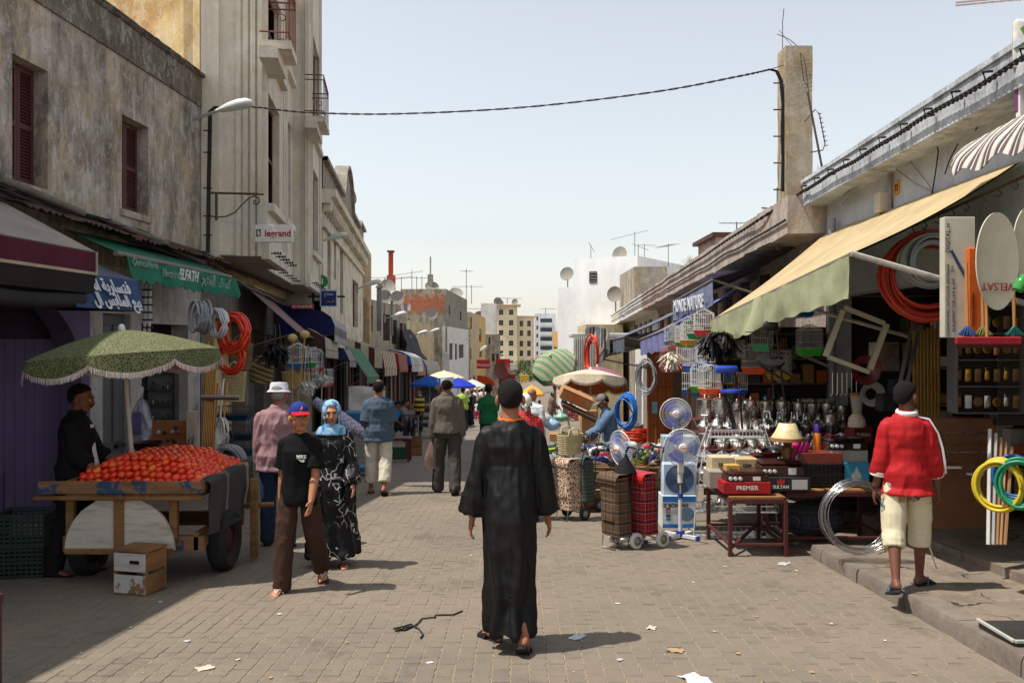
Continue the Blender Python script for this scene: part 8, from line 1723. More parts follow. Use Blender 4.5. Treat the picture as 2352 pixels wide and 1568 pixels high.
for i in range(5):
 z = (.34, .34, .62, .9, .62)[i]; o = link('steel_pot', PM[(2,3,1,2,0)[i]], None, V(rk.location)+V((-.3+.15*i, 0, z+.012)), R.uniform(0, 6)); o.scale = (.8,.8,.8); tag(o, ['pressure cooker at the left of the wire rack', 'milk can on the low shelf of the wire rack', 'teapot mid way up the wire rack', 'pressure cooker high on the wire rack', 'stock pot at the right of the wire rack'][i], 'pot', 'steel ware on the wire rack')
bb = thing('laundry_bag', 'big dark plaid bag stuffed under the table', 'bag', Gp(1880, 1262)+V((.15,.6,0))); b = B(); b.ball((0,0,.2), (.34,.25,.22), 22, 14); displaced = b.obj('sack', plaid('dark_bagplaid', (60,60,66), (34,36,44), (80,76,80), (150,150,150), 9), bb, 60)
coil('wire_coil', 'large coil of shiny steel wire standing on the pavement edge', 'wire', Pt(1970, 1186, 7.9)+V((0,0,.0)), .335, .0026, 18, (.1,1,-.12), metal('bright_wire', (180,180,180), .25), .07, .22, n=40)
st_c = [(60,26,34), (70,30,40), (44,52,76), (66,28,36), (40,46,70), (64,26,34)]
for i in range(6): t = thing('plastic_stool', ['lowest', 'second', 'third', 'fourth', 'fifth', 'topmost'][i]+' plastic stool in the stack behind the wire coil', 'stool', Gp(2000, 1235)+V((0,.75,.0+.1*i)), 0, 'stacked stools'); B().cbox((0,0,.2), (.34,.3,.03), .01).obj('seat', PLAST(*st_c[i]), t, 0); [B().bar((sx*.17,sy*.15,0), (sx*.14,sy*.12,.2), .03, .03).obj('leg', PLAST(*st_c[i]), t, 0) for sx in (-1, 1) for sy in (-1, 1)]
CG = [(1560,800,14.6,(200,40,44),'arch'), (1548,792,15.4,(60,150,170),'gable'), (1575,795,14.2,(90,180,70),'gable'), (1590,790,13.6,(222,176,40),'arch'), (1604,775,13.0,(40,150,80),'gable'), (1622,768,12.4,(200,40,44),'gable'), (1545,850,13.6,(190,96,120),'arch'), (1580,845,13.0,(200,50,50),'flat'), (1600,850,12.6,(40,90,180),'flat'), (1628,842,12.2,(44,80,170),'arch'), (1594,905,12.5,(40,110,190),'flat'), (1615,898,12.0,(90,180,60),'arch'), (1638,904,11.6,(230,90,40),'arch'), (1758,802,11.6,(40,160,90),'gable'), (1738,855,11.8,(230,90,40),'arch'), (1868,812,11.0,(60,170,50),'gable'), (1796,868,12.0,(222,180,60),'arch'), (1740,800,12.3,(170,40,44),'gable'), (1700,905,12.2,(40,70,150),'flat'), (1850,722,11.6,(50,120,190),'flat'), (1775,760,12.4,(190,150,60),'arch')]
nm_ = {(200,40,44):'red', (60,150,170):'teal', (90,180,70):'lime', (222,176,40):'yellow', (40,150,80):'green', (190,96,120):'pink', (200,50,50):'scarlet', (40,90,180):'blue', (44,80,170):'dark blue', (40,110,190):'azure', (90,180,60):'leaf green', (230,90,40):'orange', (40,160,90):'emerald', (60,170,50):'bright green', (222,180,60):'golden', (170,40,44):'crimson', (40,70,150):'navy', (50,120,190):'sky blue', (190,150,60):'mustard'}
for i, (u, v, Y, c, rf) in enumerate(CG):
 near = ['below the violet awning', 'below the MONDE NATURE banner', 'left of the black dusters', 'over the steel pots', 'under the sage awning'][0 if u < 1560 else 1 if u < 1600 and v < 820 else 2 if u < 1650 else 3 if v > 830 else 4]
 cage('%s roofed bird cage, %s tray, hanging %s' % ({'arch':'arch','gable':'gable','flat':'flat'}[rf], nm_[c], near), Pt(u, v, Y)+V((0,.15,0)), .27 if u != 1545 else .3, .22, .3, c, (206,130,140) if u == 1545 else (214,216,214), rf, R.uniform(-.5, .5))
duster('black_feather_dusters', 'large bunch of black feather dusters hanging from the sage awning', Pt(1650, 776, 11.2), .34, 420, .3, DRK_F, cmat(90,170,60), hl=.1, w=.022); duster('cream_dusters', 'cream feather dusters beside the orange door', Pt(1542, 820, 13.0), .14, 260, .22, mat('cream_feather', srgb(214,204,180), .85), cmat(120,90,60), hl=.25, w=.016); duster('rag_mop', 'cream mop head hung behind the folded black chair', Pt(1800, 825, 12.2), .14, 200, .2, mat('cream_feather'), cmat(150,110,70), hl=.3, w=.014)
def stool(label, P, m, sm, back=True):
 o = P['seat'][0]; t = thing('folding_stool', label, 'stool', o); q = lambda p: p-o
 for k, (a, c) in enumerate(P['legs']): B().cyl(q(a), q(c), .012, n=8).obj('leg', m, t, 40)
 sc = P['seat']; b = B(); b.T = MX.Translation(q(sc[0])) @ MX.Rotation(sc[2], 4, 'X'); b.lathe([(0,-.018), (sc[1]*.95,-.018), (sc[1],0), (sc[1]*.95,.018), (0,.02)], 22); b.obj('seat', sm, t, 50)
 if 'back' in P: bc, bw, bh = P['back']; b = B(); b.cbox(q(bc), (bw,.05,bh), .024); b.obj('backrest', sm, t, 50)
 return t
p = lambda u, v, Y=10.2: Pt(u, v, Y)
stool('blue folding stool with padded back hung before the steel pots', dict(seat=(p(1680,898), .13, 0.0), back=(p(1669,848), .27, .09), legs=[(p(1657,855), p(1662,898)), (p(1688,855), p(1695,898)), (p(1662,898), p(1685,985)), (p(1695,898), p(1655,975)), (p(1700,905), p(1705,985)), (p(1665,905), p(1690,978))]), CBL, PLAST(44,76,180,.35))
stool('black folding chair hanging from the sage awning', dict(seat=(p(1770,828,9.6), .15, .5), back=(p(1770,748,9.6), .17, .1), legs=[(p(1763,750,9.6), p(1778,915,9.6)), (p(1782,752,9.6), p(1802,918,9.6)), (p(1745,838,9.6), p(1815,882,9.6)), (p(1765,835,9.6), p(1850,880,9.6))]), CBL, PLAST(24,24,26,.4))
for i in range(7): coil('orange_conduit', ['lowest', 'second', 'third', 'fourth', 'fifth', 'sixth', 'topmost'][i]+' flat coil in the stack of orange conduit by the dark doorway', 'conduit', Gp(1463, 1030)+V((0,.3,.05+.075*i)), .34*(.95+.05*(i % 2)), .016, 7, (0,0,1), HO, .028, .1, 'stacked orange coils')
coil('grey_conduit_coil', 'grey conduit coil lying on top of the orange stack', 'conduit', Gp(1462, 1030)+V((0,.3,.6)), .24, .014, 6, (0,0,1), HG, .04, .08)
dr = thing('orange_metal_door', 'open orange brown metal door leaf with ribs and a sticker', 'door', Gp(1516, 1036)); dz = 2.6; ODR = mat('orange_brown_paint', srgb(150,84,40), .5, .15, 4, dirt=.3)
B().bx(-.33,.33,0,.02,0,dz).obj('sheet', ODR, dr, 0)
for x in (-.32, -.11, .1, .31): B().cbox((x,-.03,dz/2), (.05,.06,dz), .008).obj('rib', ODR, dr, 0)
for z in (.05, 1.75, 2.5): B().cbox((0,-.03,z), (.66,.05,.05), .006).obj('rail', ODR, dr, 0)
B().bx(-.22,-.08,-.066,-.06,1.0,1.3).obj('sticker', cmat(120,170,186), dr, 0); B().cbox((.3,-.07,1.2), (.1,.04,.06), .008).obj('lock', cmat(90,84,80,.4,metal=.8), dr, 0)
coil('blue_hose', 'bright blue hose hanging beside the shoe seller', 'hose', Pt(1436, 945, 15.6), .22, .014, 9, (.8,1,0), PLAST(30,110,196,.3), .09, .3, sq=1.5); coil('grey_hose_bundle', 'grey hose bundle hanging inside the orange doorway', 'hose', Pt(1482, 865, 17), .22, .013, 8, (.8,1,0), HG, .08, .3, sq=1.6); coil('red_hose_bundle', 'orange red hose hanging on the corrugated sheet', 'hose', Pt(1362, 815, 22), .3, .02, 8, (1,.6,0), HO, .1, .3, sq=1.7)
ss = thing('shoe_table', 'wide low wooden stall table heaped with shoes', 'stall', (1.2, 12.9, gz(12.9)))
for i in range(7): B().cbox((-.88+.3*i,0,.62), (.29,1.7,.03), .004).obj('plank', WRW, ss, 0)
for x in (-1.0, 1.0):
 for y in (-.75, .75): B().cbox((x,y,.3), (.07,.07,.62), .006).obj('leg', WRW, ss, 0)
for i in range(4): B().cbox((0,-.8,.12+.13*i), (2.0,.03,.11), .004).obj('front_slat', WRW, ss, 0)
def shoemesh(c1, c2, c3):
 b = B(); n = 14
 for y, z, rx, rz_ in (): pass
 rs = [(-.13,.05,.02,.03), (-.12,.055,.034,.05), (-.07,.06,.037,.058), (-.02,.055,.038,.052), (.04,.042,.042,.036), (.09,.034,.045,.028), (.125,.03,.036,.022), (.14,.026,.012,.012)]
 vs = []
 for y, z, rx, rz_ in rs:
  for k in range(n): a = 2*PI*k/n; vs.append((rx*math.cos(a), y, max(.012, z+rz_*math.sin(a))))
 b.add(vs, [(i*n+k, i*n+(k+1) % n, (i+1)*n+(k+1) % n, (i+1)*n+k) for i in range(len(rs)-1) for k in range(n)]+[tuple(range(n-1, -1, -1)), tuple(range(7*n, 8*n))], 0)
 ol = [(-.03,-.13), (-.038,-.05), (-.046,.08), (-.03,.145), (0,.155), (.03,.145), (.046,.08), (.038,-.05), (.03,-.13), (0,-.145)]; b.slab([(x, y, 0) for x, y in ol], (0,0,.026), 1)
 for k in range(3): b.tube([(-.04,-.01+.03*k,.04), (-.03,.0+.03*k,.075-.012*k), (.03,.0+.03*k,.075-.012*k), (.04,-.01+.03*k,.04)], .004, 4, mi=2)
 b.lathe([(.028,.1), (.03,.112), (.02,.115)], 10, (0,-.075,0), 2)
 return b.mesh('shoe', [PLAST(*c1, .5), PLAST(*c2, .6), PLAST(*c3, .5)], 50)
SC = [((28,28,30),(206,204,200),(190,190,190)), ((34,34,38),(30,30,32),(180,30,40)), ((206,206,204),(214,212,206),(40,40,44)), ((30,46,110),(206,204,200),(206,206,206)), ((150,24,34),(30,30,32),(206,206,206)), ((70,72,76),(160,200,40),(160,210,50)), ((40,40,44),(40,140,200),(60,150,206)), ((52,50,50),(40,40,40),(120,120,120))]
SM = [shoemesh(*c) for c in SC]; sn = ['black shoe with white sole', 'black shoe with red laces', 'white shoe', 'navy blue shoe with white sole', 'red shoe with black sole', 'grey shoe with lime sole', 'dark shoe with bright blue sole', 'charcoal shoe']
for j in range(7):
 for i in range(15):
  k = R.choice((0,0,1,2,3,4,7,7,5,6)); x = -.95+.136*i+R.uniform(-.03, .03); y = -.72+.24*j+R.uniform(-.04, .04); z = .65+.05*R.random()+.09*math.sin(PI*min(1, (y+.8)/1.2))
  o = link('shoe', SM[k], None, V(ss.location)+V((x, y, z)), (R.uniform(-.35, .35), R.uniform(-.5, .5), R.uniform(-1.2, 2.6))); tag(o, '%s heaped on the %s of the low stall' % (sn[k], ['front edge', 'near half', 'near half', 'middle', 'far half', 'far half', 'back edge'][j]), 'shoe', 'shoes on the stall: '+sn[k])
BEI = FAB('par_beige', 206,190,166, .3)
pz_ = Pt(1352, 850, 17.5); parasol('large beige fringed parasol with orange lining over the shoe stall', V((pz_.x, 17.5, gz(17.5))), pz_.z-gz(17.5), .78, .22, BEI, cmat(176,104,54,.9), .2, 8, (0.04,.2), mat('grey_fringe', srgb(150,140,124), .9), dome=.7)
pz_ = Pt(1372, 842, 19.5); parasol('small red and blue checked parasol top rising behind the beige one', V((pz_.x, 19.5, gz(19.5))), pz_.z-gz(19.5), .62, .22, plaid('par_check', (150,90,100), (80,70,110), (120,60,70), (206,196,200), 12, (1,0,0), (0,1,0)), cmat(120,80,84), .05, 8, scal=False)
pz_ = Pt(1302, 800, 21); parasol('green and cream striped parasol tilted on its side', V((pz_.x+.1, 21, gz(21)+.6)), pz_.z-gz(21)-.75, .52, .3, stripes('par_green', (.7,.3,.6), 7.5, [(0,(164,158,128)), (.55,(96,142,106))], .85), cmat(120,140,110), .16, 8, (-.3,-.75), scal=False, dome=.6)
def tiltbox(nm, lab, u, v, Y, s, rot, m, cat='box'): return tag(B().cbox((0,0,0), s, .006).obj(nm, m, None, 0, loc=Pt(u, v, Y), rot=rot), lab, cat)
CB = cmat(176,132,88,.8)
o = tiltbox('cardboard_box', 'tilted cardboard carton with orange print under the beige parasol', 1322, 912, 15.8, (.6,.34,.2), (.2,.42,.1), CB); B().bx(-.2,.15,-.174,-.171,-.04,.05).obj('orange_print', cmat(206,110,50), o, 0); B().bx(-.3,.3,-.174,-.171,.075,.1).obj('red_edge', cmat(196,80,40), o, 0)
tiltbox('wooden_tray', 'dark wooden tray tilted below the cardboard carton', 1330, 945, 15.7, (.7,.3,.06), (.2,.45,.1), cmat(84,60,48)); tiltbox('tall_carton', 'upright brown cardboard behind the parasol pole', 1352, 985, 16.2, (.3,.2,.7), (0,0,.1), CB); tiltbox('low_carton', 'low brown cardboard box at the back of the shoe stall', 1290, 1003, 15.0, (.42,.25,.13), (0,0,0), CB)
for u, v, Y, c, s, lab in ((1268,988,15.5,(150,186,214),.15,'pale blue plastic bag beside the shoe stall'), (1290,968,16.2,(130,180,156),.12,'mint plastic bag behind the shoe stall'), (1246,975,17,(196,196,200),.18,'white plastic bag by the onion heap'), (1405,1000,14.4,(206,206,208),.14,'crumpled white bag among the shoes')):
 b = B(); b.grid(lambda uu, vv: ((s*math.sin(PI*min(.96, .1+vv)))*math.cos(2*PI*uu)*(1+.5*noise.noise(V((uu*5, vv*5, u)))), s*.7*math.sin(PI*min(.96, .1+vv))*math.sin(2*PI*uu), s*1.6*vv), 18, 9, True); tag(b.obj('plastic_bag', mat('bag_%d' % u, srgb(*c), .3, .15, 9, bump=.5, bsc=26, spec=.5), None, 60, loc=Pt(u, v, Y)), lab, 'bag')
tag(B().cyl((0,0,0), (0,0,.75), .045, n=12).obj('bollard', cmat(150,156,150), None, 40, loc=Gp(1237, 1066)), 'short grey pipe post in front of the shoe stall', 'post')
cs = thing('corrugated_sheet', 'upright corrugated white sheet beside the striped parasol', 'sheet', Pt(1342, 878, 23)); B().grid(lambda u, v: (.28*(2*u-1), .015*math.sin(u*60), 1.2*v), 60, 2).obj('sheet', cmat(196,194,186), cs, 60)
cl_ = thing('striped_blanket', 'black and white striped blanket hung under a white ledge', 'blanket', Pt(1372, 800, 24)); B().grid(lambda u, v: (.34*(2*u-1), .06*noise.noise(V((u*6, v*2, 1))), .55*v+.05*math.sin(u*4)), 24, 8).obj('cloth', stripes('bw_blanket', (1,0,0), 3.2, [(0,(196,190,180)), (.35,(60,62,66)), (.45,(196,190,180)), (.6,(50,52,58)), (.75,(196,190,180))], .9), cl_, 60)
tag(B().cbox((0,0,0), (1.9,1.2,.12), .02).obj('white_ledge', cmat(206,204,200), None, 0, loc=Pt(1385, 770, 25)), 'white concrete canopy above the striped blanket', 'canopy')
on_ = B();
for i in range(420):
 a = R.uniform(0, 2*PI); r = R.random()**.5; z = .95*(1-r)*R.uniform(.4, 1); on_.ball((.6*r*math.cos(a), .5*r*math.sin(a), z+.1), R.uniform(.035, .055), 7, 5)
tag(on_.obj('onions', mat('red_onion', srgb(176,96,104), .5, .5, 9), None, 80, loc=Gp(1312, 965), kind='stuff'), 'heap of red onions at the far right stall', 'onions')
awn('ochre_maroon_awning', 'ochre and maroon awning with white lettering beyond the onions', [(1272,836), (1240,846), (1236,862)], 50, .0, 5, FAB('mar2', 84,36,50, .1), FAB('ochre_awn', 200,160,90), [(1272,862)])
def dish_flat(lab, u0, u1, v0, v1, Y, rz):
 c = Pt((u0+u1)/2, (v0+v1)/2, Y); t = thing('dish_panel', lab, 'satellite dish', c, rz); b = B(); b.T = MX.Rotation(PI/2, 4, 'X') @ MX.Scale((u1-u0)/FPX*Y/2, 4, V((1,0,0))) @ MX.Scale((v1-v0)/FPX*Y/2, 4, V((0,1,0))); b.lathe([(1,.0), (.9,-.02), (.6,-.045), (0,-.06)], 40); b.lathe([(1,0), (1.0,.012), (.9,-.005), (.6,-.03), (0,-.045)], 40); b.obj('reflector', PLAST(196,190,166,.5), t, 60); return t
d1 = dish_flat('oval cream satellite dish hanging in the shop with red print upside down', 2233, 2345, 488, 712, 6.6, .2); text('VELSAT', .085, d1, cmat(176,44,40), (0,-.01,-.19), (PI/2, PI, 0), .002)
dish_flat('second cream satellite dish cut by the right edge', 2318, 2420, 470, 660, 6.75, .2)
o = carton('antenna_carton', 'tall white carton printed LOGARITHMIC OUTDOOR ANTENNA hanging in the shop', 2169,498,2240,775, 7.0, .08, PLAST(190,184,168,.6))
for x, s, tx, z in ((-.095, .034, 'LOGARITHMIC OUTDOOR ANTENNA', .3), (-.05, .034, '32-ELEMENT FOR UHF & VHF', .26), (.075, .07, 'LGX', .12), (-.095, .05, 'DIGITAL tv', .8), (-.06, .03, '32-E', .55)): text(tx, s, o, cmat(44,46,66), (x,-.043,z), (PI/2, -PI/2, 0), .001)
q = B(); q.tube([(-.07,-.045,.7), (.07,-.045,.44)], .012, 6); q.obj('printed_aerial', cmat(50,70,110), o, 0)
o = carton('orange_carton', 'orange carton with printed yagi aerial beside the white carton', 2226,570,2262,768, 6.95, .06, cmat(206,96,34,.6)); text('TV', .05, o, cmat(30,30,30), (0,-.033,.62), (PI/2,-PI/2,0), .001); text('INDOOR ANTENNA', .03, o, cmat(40,24,16), (-.03,-.033,.2), (PI/2,-PI/2,0), .001)
coil('orange_pipe_coil', 'huge coil of orange red conduit hanging in the hardware shop', 'conduit', Pt(2130, 635, 7.9), .41, .016, 18, (.25,1,0), PLAST(176,44,24,.4), .12, .28); coil('grey_pipe_coil', 'tangle of grey corrugated conduit hung over the orange coil', 'conduit', Pt(2140, 600, 7.6), .26, .015, 9, (.4,1,0), PLAST(126,128,124,.5), .08, .45)
hr = thing('hook_rail', 'rusty rail of hooks running below the awning', 'rail', Pt(2150, 500, 7.8)); o_ = Pt(2150,500,7.8); B().cyl(Pt(2095,520,8.3)-o_, Pt(2420,375,6.6)-o_, .014, n=6).obj('rail', IRON, hr, 40)
for i in range(9): p_ = Pt(2095,520,8.3).lerp(Pt(2420,375,6.6), i/9)-o_; B().tube([p_+V((0,0,-.01)), p_+V((.02,0,-.05)), p_+V((0,0,-.08)), p_+V((-.03,0,-.06))], .006, 5).obj('hook', IRON, hr, 60)
sf = thing('stand_frame', 'cream metal television frame hanging tilted in the shop front', 'frame', Pt(1968, 778, 8.6)); c4 = [(1935,712), (2030,742), (1998,848), (1903,820)]; c4 = [Pt(u, v, 8.6)-Pt(1968, 778, 8.6) for u, v in c4]
for i in range(4): B().bar(c4[i]+(c4[i]-c4[i-1]).normalized()*.03, c4[(i+1) % 4], .05, .04).obj('bar', PLAST(170,164,140,.6), sf, 0)
for i, (a, c) in enumerate((((2062,905), (2096,745)), ((2078,905), (2112,748)))): tag(B().bar(Pt(*a, 8.2), Pt(*c, 8.4), .03, .02).obj('angle_bar', metal('galv_bar', (150,152,150), .4), None, 0), ['left perforated steel angle bar leaning in the shop', 'right perforated steel angle bar leaning in the shop'][i], 'bar')
for i in range(8): tag(B().cbox((0,0,.5), (.028,.03,1.05+.05*(i % 3)), .006).obj('gold_moulding', cmat(160,124,60,.35,metal=.5), None, 0, loc=Pt(2100+8*i, 985, 9.0)), 'gilt picture moulding standing among others behind the jersey man', 'moulding', 'gilt mouldings')
cb = thing('lock_cabinet', 'dark glass fronted cabinet of locks and spotlights on the shop wall', 'cabinet', Pt(2270, 948, 7.9)); cw, ch_ = .62, .98; B().bx(-cw/2, cw/2, .1, .12, 0, ch_).obj('back', cmat(46,40,36), cb, 0)
for x in (-cw/2, cw/2): B().cbox((x,.03,ch_/2), (.025,.16,ch_), .003).obj('side', cmat(96,94,90,.4), cb, 0)
for z in (0, .24, .48, .72, ch_): B().cbox((0,.03,z), (cw,.15,.012), .002).obj('shelf', cmat(90,90,86,.4), cb, 0)
tag(B().cbox((0,0,0), (.55,.15,1.0), .004).obj('side_cabinet', cmat(52,46,42,.3), None, 0, loc=Pt(2350, 850, 8.0)), 'second dark cabinet at the right edge of the shop', 'cabinet')
for z in (.02, .26, .5, .74):
 for i in range(7):
  x = -.26+.087*i; k = R.random(); q = B(); q.T = MX.Translation((x,.02,z+.08))
  if k < .4: q.cbox((0,0,0), (.05,.02,.09), .006); q.tube([(-.015,0,.045), (-.015,0,.075), (.015,0,.075), (.015,0,.045)], .005, 5)
  elif k < .7: q.T = q.T @ MX.Rotation(PI/2, 4, 'X'); q.lathe([(.04,0), (.045,.01), (.025,.015), (0,.012)], 14)
  else: q.cbox((0,0,0), (.06,.02,.12), .004); q.ball((0,-.015,0), .014, 8, 6)
  tag(q.obj('lock', R.choice([metal('brass', (170,130,60), .35), metal('nickel', (170,170,166), .3), PLAST(196,196,192), cmat(110,80,50,.4)]), None, 50, loc=cb.location), 'lock or spotlight fitting on a shelf of the dark glass cabinet', 'lock', 'fittings in the lock cabinet')
db = thing('towel_rail_board', 'brown wooden display board with chrome towel rails below the lock cabinet', 'board', Pt(2215, 1212, 8.0)); B().cbox((0,.02,.5), (.6,.03,1.02), .004).obj('board', cmat(104,70,46,.5), db, 0)
for i, z in enumerate((.62, .7, .78, .88)): B().cyl((-.18,-.03,z), (.22,-.03,z), .008, n=6).obj('rail', CHR if i % 2 else cmat(150,120,60,.3,metal=.8), db, 40)
for x, z in ((-.12,.56), (.08,.5)): B().cbox((x,-.03,z), (.14,.05,.02), .005).obj('soap_tray', PLAST(196,194,188), db, 0)
for i, (u, c) in enumerate(((2272,(196,194,188)), (2283,(160,158,154)), (2292,(150,110,70)), (2300,(160,120,80)), (2310,(150,112,76)))): tag(B().tube([Pt(u-2, 1250, 7.2), Pt(u+2+3*i, 985+10*i, 7.5)], .016, 6).obj('leaning_pole', PLAST(*c), None, 50), ['leftmost white profile', 'grey profile', 'first raw wooden pole', 'second raw wooden pole', 'rightmost raw wooden pole'][i]+' leaning beside the yellow hose', 'pole')
coil('yellow_hose', 'coil of yellow garden hose hanging at the right wall', 'hose', Pt(2294, 1115, 6.6), .17, .012, 9, (.9,1,0), PLAST(196,170,40,.4), .05, .2, sq=1.15); coil('green_hose', 'coil of green garden hose beside the yellow one', 'hose', Pt(2342, 1110, 6.5), .16, .011, 9, (.7,1,0), PLAST(30,130,90,.4), .05, .2, sq=1.2); coil('blue_garden_hose', 'coil of blue hose behind the green one', 'hose', Pt(2328, 1095, 6.7), .15, .01, 6, (.8,1,0), PLAST(40,90,150,.4), .04, .2, sq=1.2)
sw_ = B().bx(4.35, 4.4, 5.0, 6.9, -.2, .75).obj('low_wall', cmat(150,152,158,.8), None, 0); tag(sw_, 'pale low wall carrying the hose coils at the right edge', 'wall')
rb = thing('red_squeegee', 'red floor squeegee hanging below the satellite dishes', 'squeegee', Pt(2270, 782, 6.6)); B().cbox((0,0,0), (.5,.03,.06), .008).obj('head', cmat(150,28,34), rb, 0); B().cbox((0,0,-.04), (.5,.012,.03), .002).obj('rubber', cmat(60,20,24), rb, 0); B().cyl((0,.02,0), (.03,.1,.75), .012, n=6).obj('handle', cmat(170,120,70), rb, 40)
sb_ = thing('spray_bottle', 'green spray bottle with red trigger at the right edge', 'bottle', Pt(2336, 668, 6.3), (0,.5,0)); B().lathe([(0,0), (.04,.005), (.045,.06), (.03,.12), (.014,.14), (.014,.16)], 14).obj('body', glassy('green_pet', (60,150,70), .1, .8), sb_, 50); B().cbox((.02,0,.175), (.09,.025,.03), .006).obj('trigger', PLAST(200,30,36), sb_, 0)
FUZ = [('blue', (40,70,120), 2222), ('olive', (110,110,60), 2258), ('teal', (50,120,110), 2330)]
for nm__, c, u in FUZ: t = thing('brush_head', nm__+' bristle brush hanging under the dishes', 'brush', Pt(u, 752, 6.7)); b = B(); [b.cyl((0,0,.02), (.07*math.cos(a)*q_, .05*math.sin(a)*q_, -.07*(1.2-q_*.4)), .004, n=4) for a in [2*PI*k/16 for k in range(16)] for q_ in (.4, .8, 1.0)]; b.obj('bristles', cmat(*c, .8), t, 0); B().cyl((0,0,.0), (0,.02,.5), .012, n=6).obj('handle', cmat(176,126,74), t, 40)
IT = [(120,40,44), (176,170,160), (60,90,110), (150,110,60), (90,100,70), (200,196,188), (50,50,54), (170,90,50)]
bs = thing('back_shelves', 'wooden shelving along the back of the hardware shop', 'shelving', (5.4, 9.2, gz(9)+.2))
for z in (.3, .75, 1.2, 1.65, 2.1): B().cbox((0,0,z), (.3,5.4,.025), .003).obj('shelf_board', WRW, bs, 0)
for y in (-2.7, -.9, .9, 2.7): B().cbox((.1,y,1.2), (.04,.04,2.4), .003).obj('upright', WRW, bs, 0)
sd = ['dark red', 'pale', 'slate', 'tan', 'olive', 'white', 'black', 'rust']
for j, z in enumerate((.3, .75, 1.2, 1.65, 2.1)):
 for i in range(20):
  k = R.randrange(8); h = R.uniform(.12, .34); o = B().cbox((0,0,h/2), (.2,R.uniform(.12, .24),h), .006).obj('stock_box', PLAST(*IT[k]), None, 0, loc=V(bs.location)+V((0,-2.55+.27*i,z+.014))); tag(o, '%s stock box on the back shelves of the shop' % sd[k], 'box', 'stock boxes, '+sd[k])
gr = thing('goods_rack', 'dark rack of small boxed goods behind the hanging bird cages', 'rack', (3.75, 12.35, gz(12.35)+.15)); B().bx(-1.0,.75,.12,.15,0,2.4).obj('dark_backdrop', cmat(44,38,35), gr, 0)
for z in (.9, 1.25, 1.6, 1.95, 2.3): B().cbox((-.12,0,z), (1.74,.24,.02), .003).obj('shelf_board', WRW, gr, 0)
for j, z in enumerate((.9, 1.25, 1.6, 1.95)):
 for i in range(9): k = R.randrange(8); h = R.uniform(.12, .28); tag(B().cbox((0,0,h/2), (R.uniform(.1, .17),.14,h), .006).obj('boxed_good', PLAST(*IT[k]), None, 0, loc=V(gr.location)+V((-.9+.19*i,-.02,z+.012))), '%s box, %s from the left on the %s shelf behind the cages' % (sd[k], ['1st','2nd','3rd','4th','5th','6th','7th','8th','9th'][i], ['lowest', 'second', 'third', 'top'][j]), 'box', 'boxes behind the cages')
for i in range(6): t = thing('ladle', ['first', 'second', 'third', 'fourth', 'fifth', 'sixth'][i]+' steel ladle hanging from the rail by the downpipe, counted from the left', 'ladle', Pt(1912+11*i, 905, 10.6), 0, 'hanging ladles'); B().cyl((0,0,.0), (0,0,.26), .005, n=5).obj('handle', CHR, t, 40); B().lathe([(.0,-.03), (.025,-.02), (.034,0)], 12).obj('bowl', CHR, t, 50)
for u, v, Y, c, s, lab in ((1990,850,9.2,(96,28,34),.16,'dark red colander wrapped in plastic hanging in the shop'), (2005,905,9.6,(150,150,148),.14,'steel sieve hanging beside the gilt mouldings')): q = B(); q.T = MX.Rotation(PI/2, 4, 'X'); q.lathe([(s*.5,-.06), (s*.9,-.03), (s,0), (s*.9,.0), (s*.45,-.05)], 20); tag(q.obj('colander', PLAST(*c), None, 50, loc=Pt(u, v, Y)), lab, 'colander')
carton('steel_pail', 'wide brushed steel stock pot on a shelf behind the tilted frame', 2012,786,2066,852, 9.6, .2, CHR, cat='pot'); carton('itimat_box', 'navy carton lettered in white below the steel pot', 2052,870,2092,930, 9.4, .15, cmat(34,44,70,.5), txt='itimat', txs=.05, tm=cmat(200,200,206)); carton('sultan_carton', 'black carton with red crown print behind the jersey man', 2028,905,2058,945, 9.3, .2, cmat(34,34,38,.5))
tag(B().cyl(Pt(2032,630,9.3), Pt(2110,608,9.3), .016, n=8).obj('tube_lamp', cmat(206,214,210,.3), None, 40), 'white fluorescent tube lamp under the shop ceiling', 'lamp')
mt = thing('metal_grate', 'black grate panel with pale edge lying at the lower right corner', 'grate', Gp(2345, 1470, .12)); B().cbox((.12,.05,.02), (.5,.42,.05), .006).obj('panel', cmat(52,52,50,.4), mt, 0); B().cbox((.12,-.165,.05), (.5,.02,.02), .003).obj('edge_strip', cmat(170,170,162), mt, 0); B().cbox((-.135,.05,.05), (.02,.42,.02), .003).obj('edge_strip', cmat(170,170,162), mt, 0)
# ================================================================ litter, tree, small things
PPR = [cmat(206,204,200,.8), cmat(190,180,160,.8), cmat(166,136,100,.8), cmat(176,178,176,.7)]
def scrap(u, v, s, m, nm='paper_scrap', h=0.0, lab=None, cat='paper'):
 g = Gp(u, v, h); b = B(); sd_ = R.random()*50
 b.grid(lambda a, c: (s*(a-.5)*2*(1+.4*noise.noise(V((a*3+sd_, c*3, 0)))), s*.7*(c-.5)*2*(1+.4*noise.noise(V((a*3, c*3+sd_, 5)))), .004+.4*s*max(0, noise.noise(V((a*2.5+sd_, c*2.5, 2))))), 6, 5)
 o = b.obj(nm, m, None, 50, loc=g+V((0,0,.002)), rot=R.uniform(0, 6)); return tag(o, lab or 'small scrap of pale paper lying on the paving', cat, None if lab else 'paper scraps on the ground')
scrap(470, 1535, .05, PPR[1], lab='long twisted strip of pale cloth in the lower left foreground', nm='cloth_strip', cat='cloth'); scrap(1325, 1464, .055, glassy('clear_film', (196,198,204), .1, .8), nm='crumpled_film', lab='crumpled clear plastic bag in the shadow of the robed man', cat='bag')
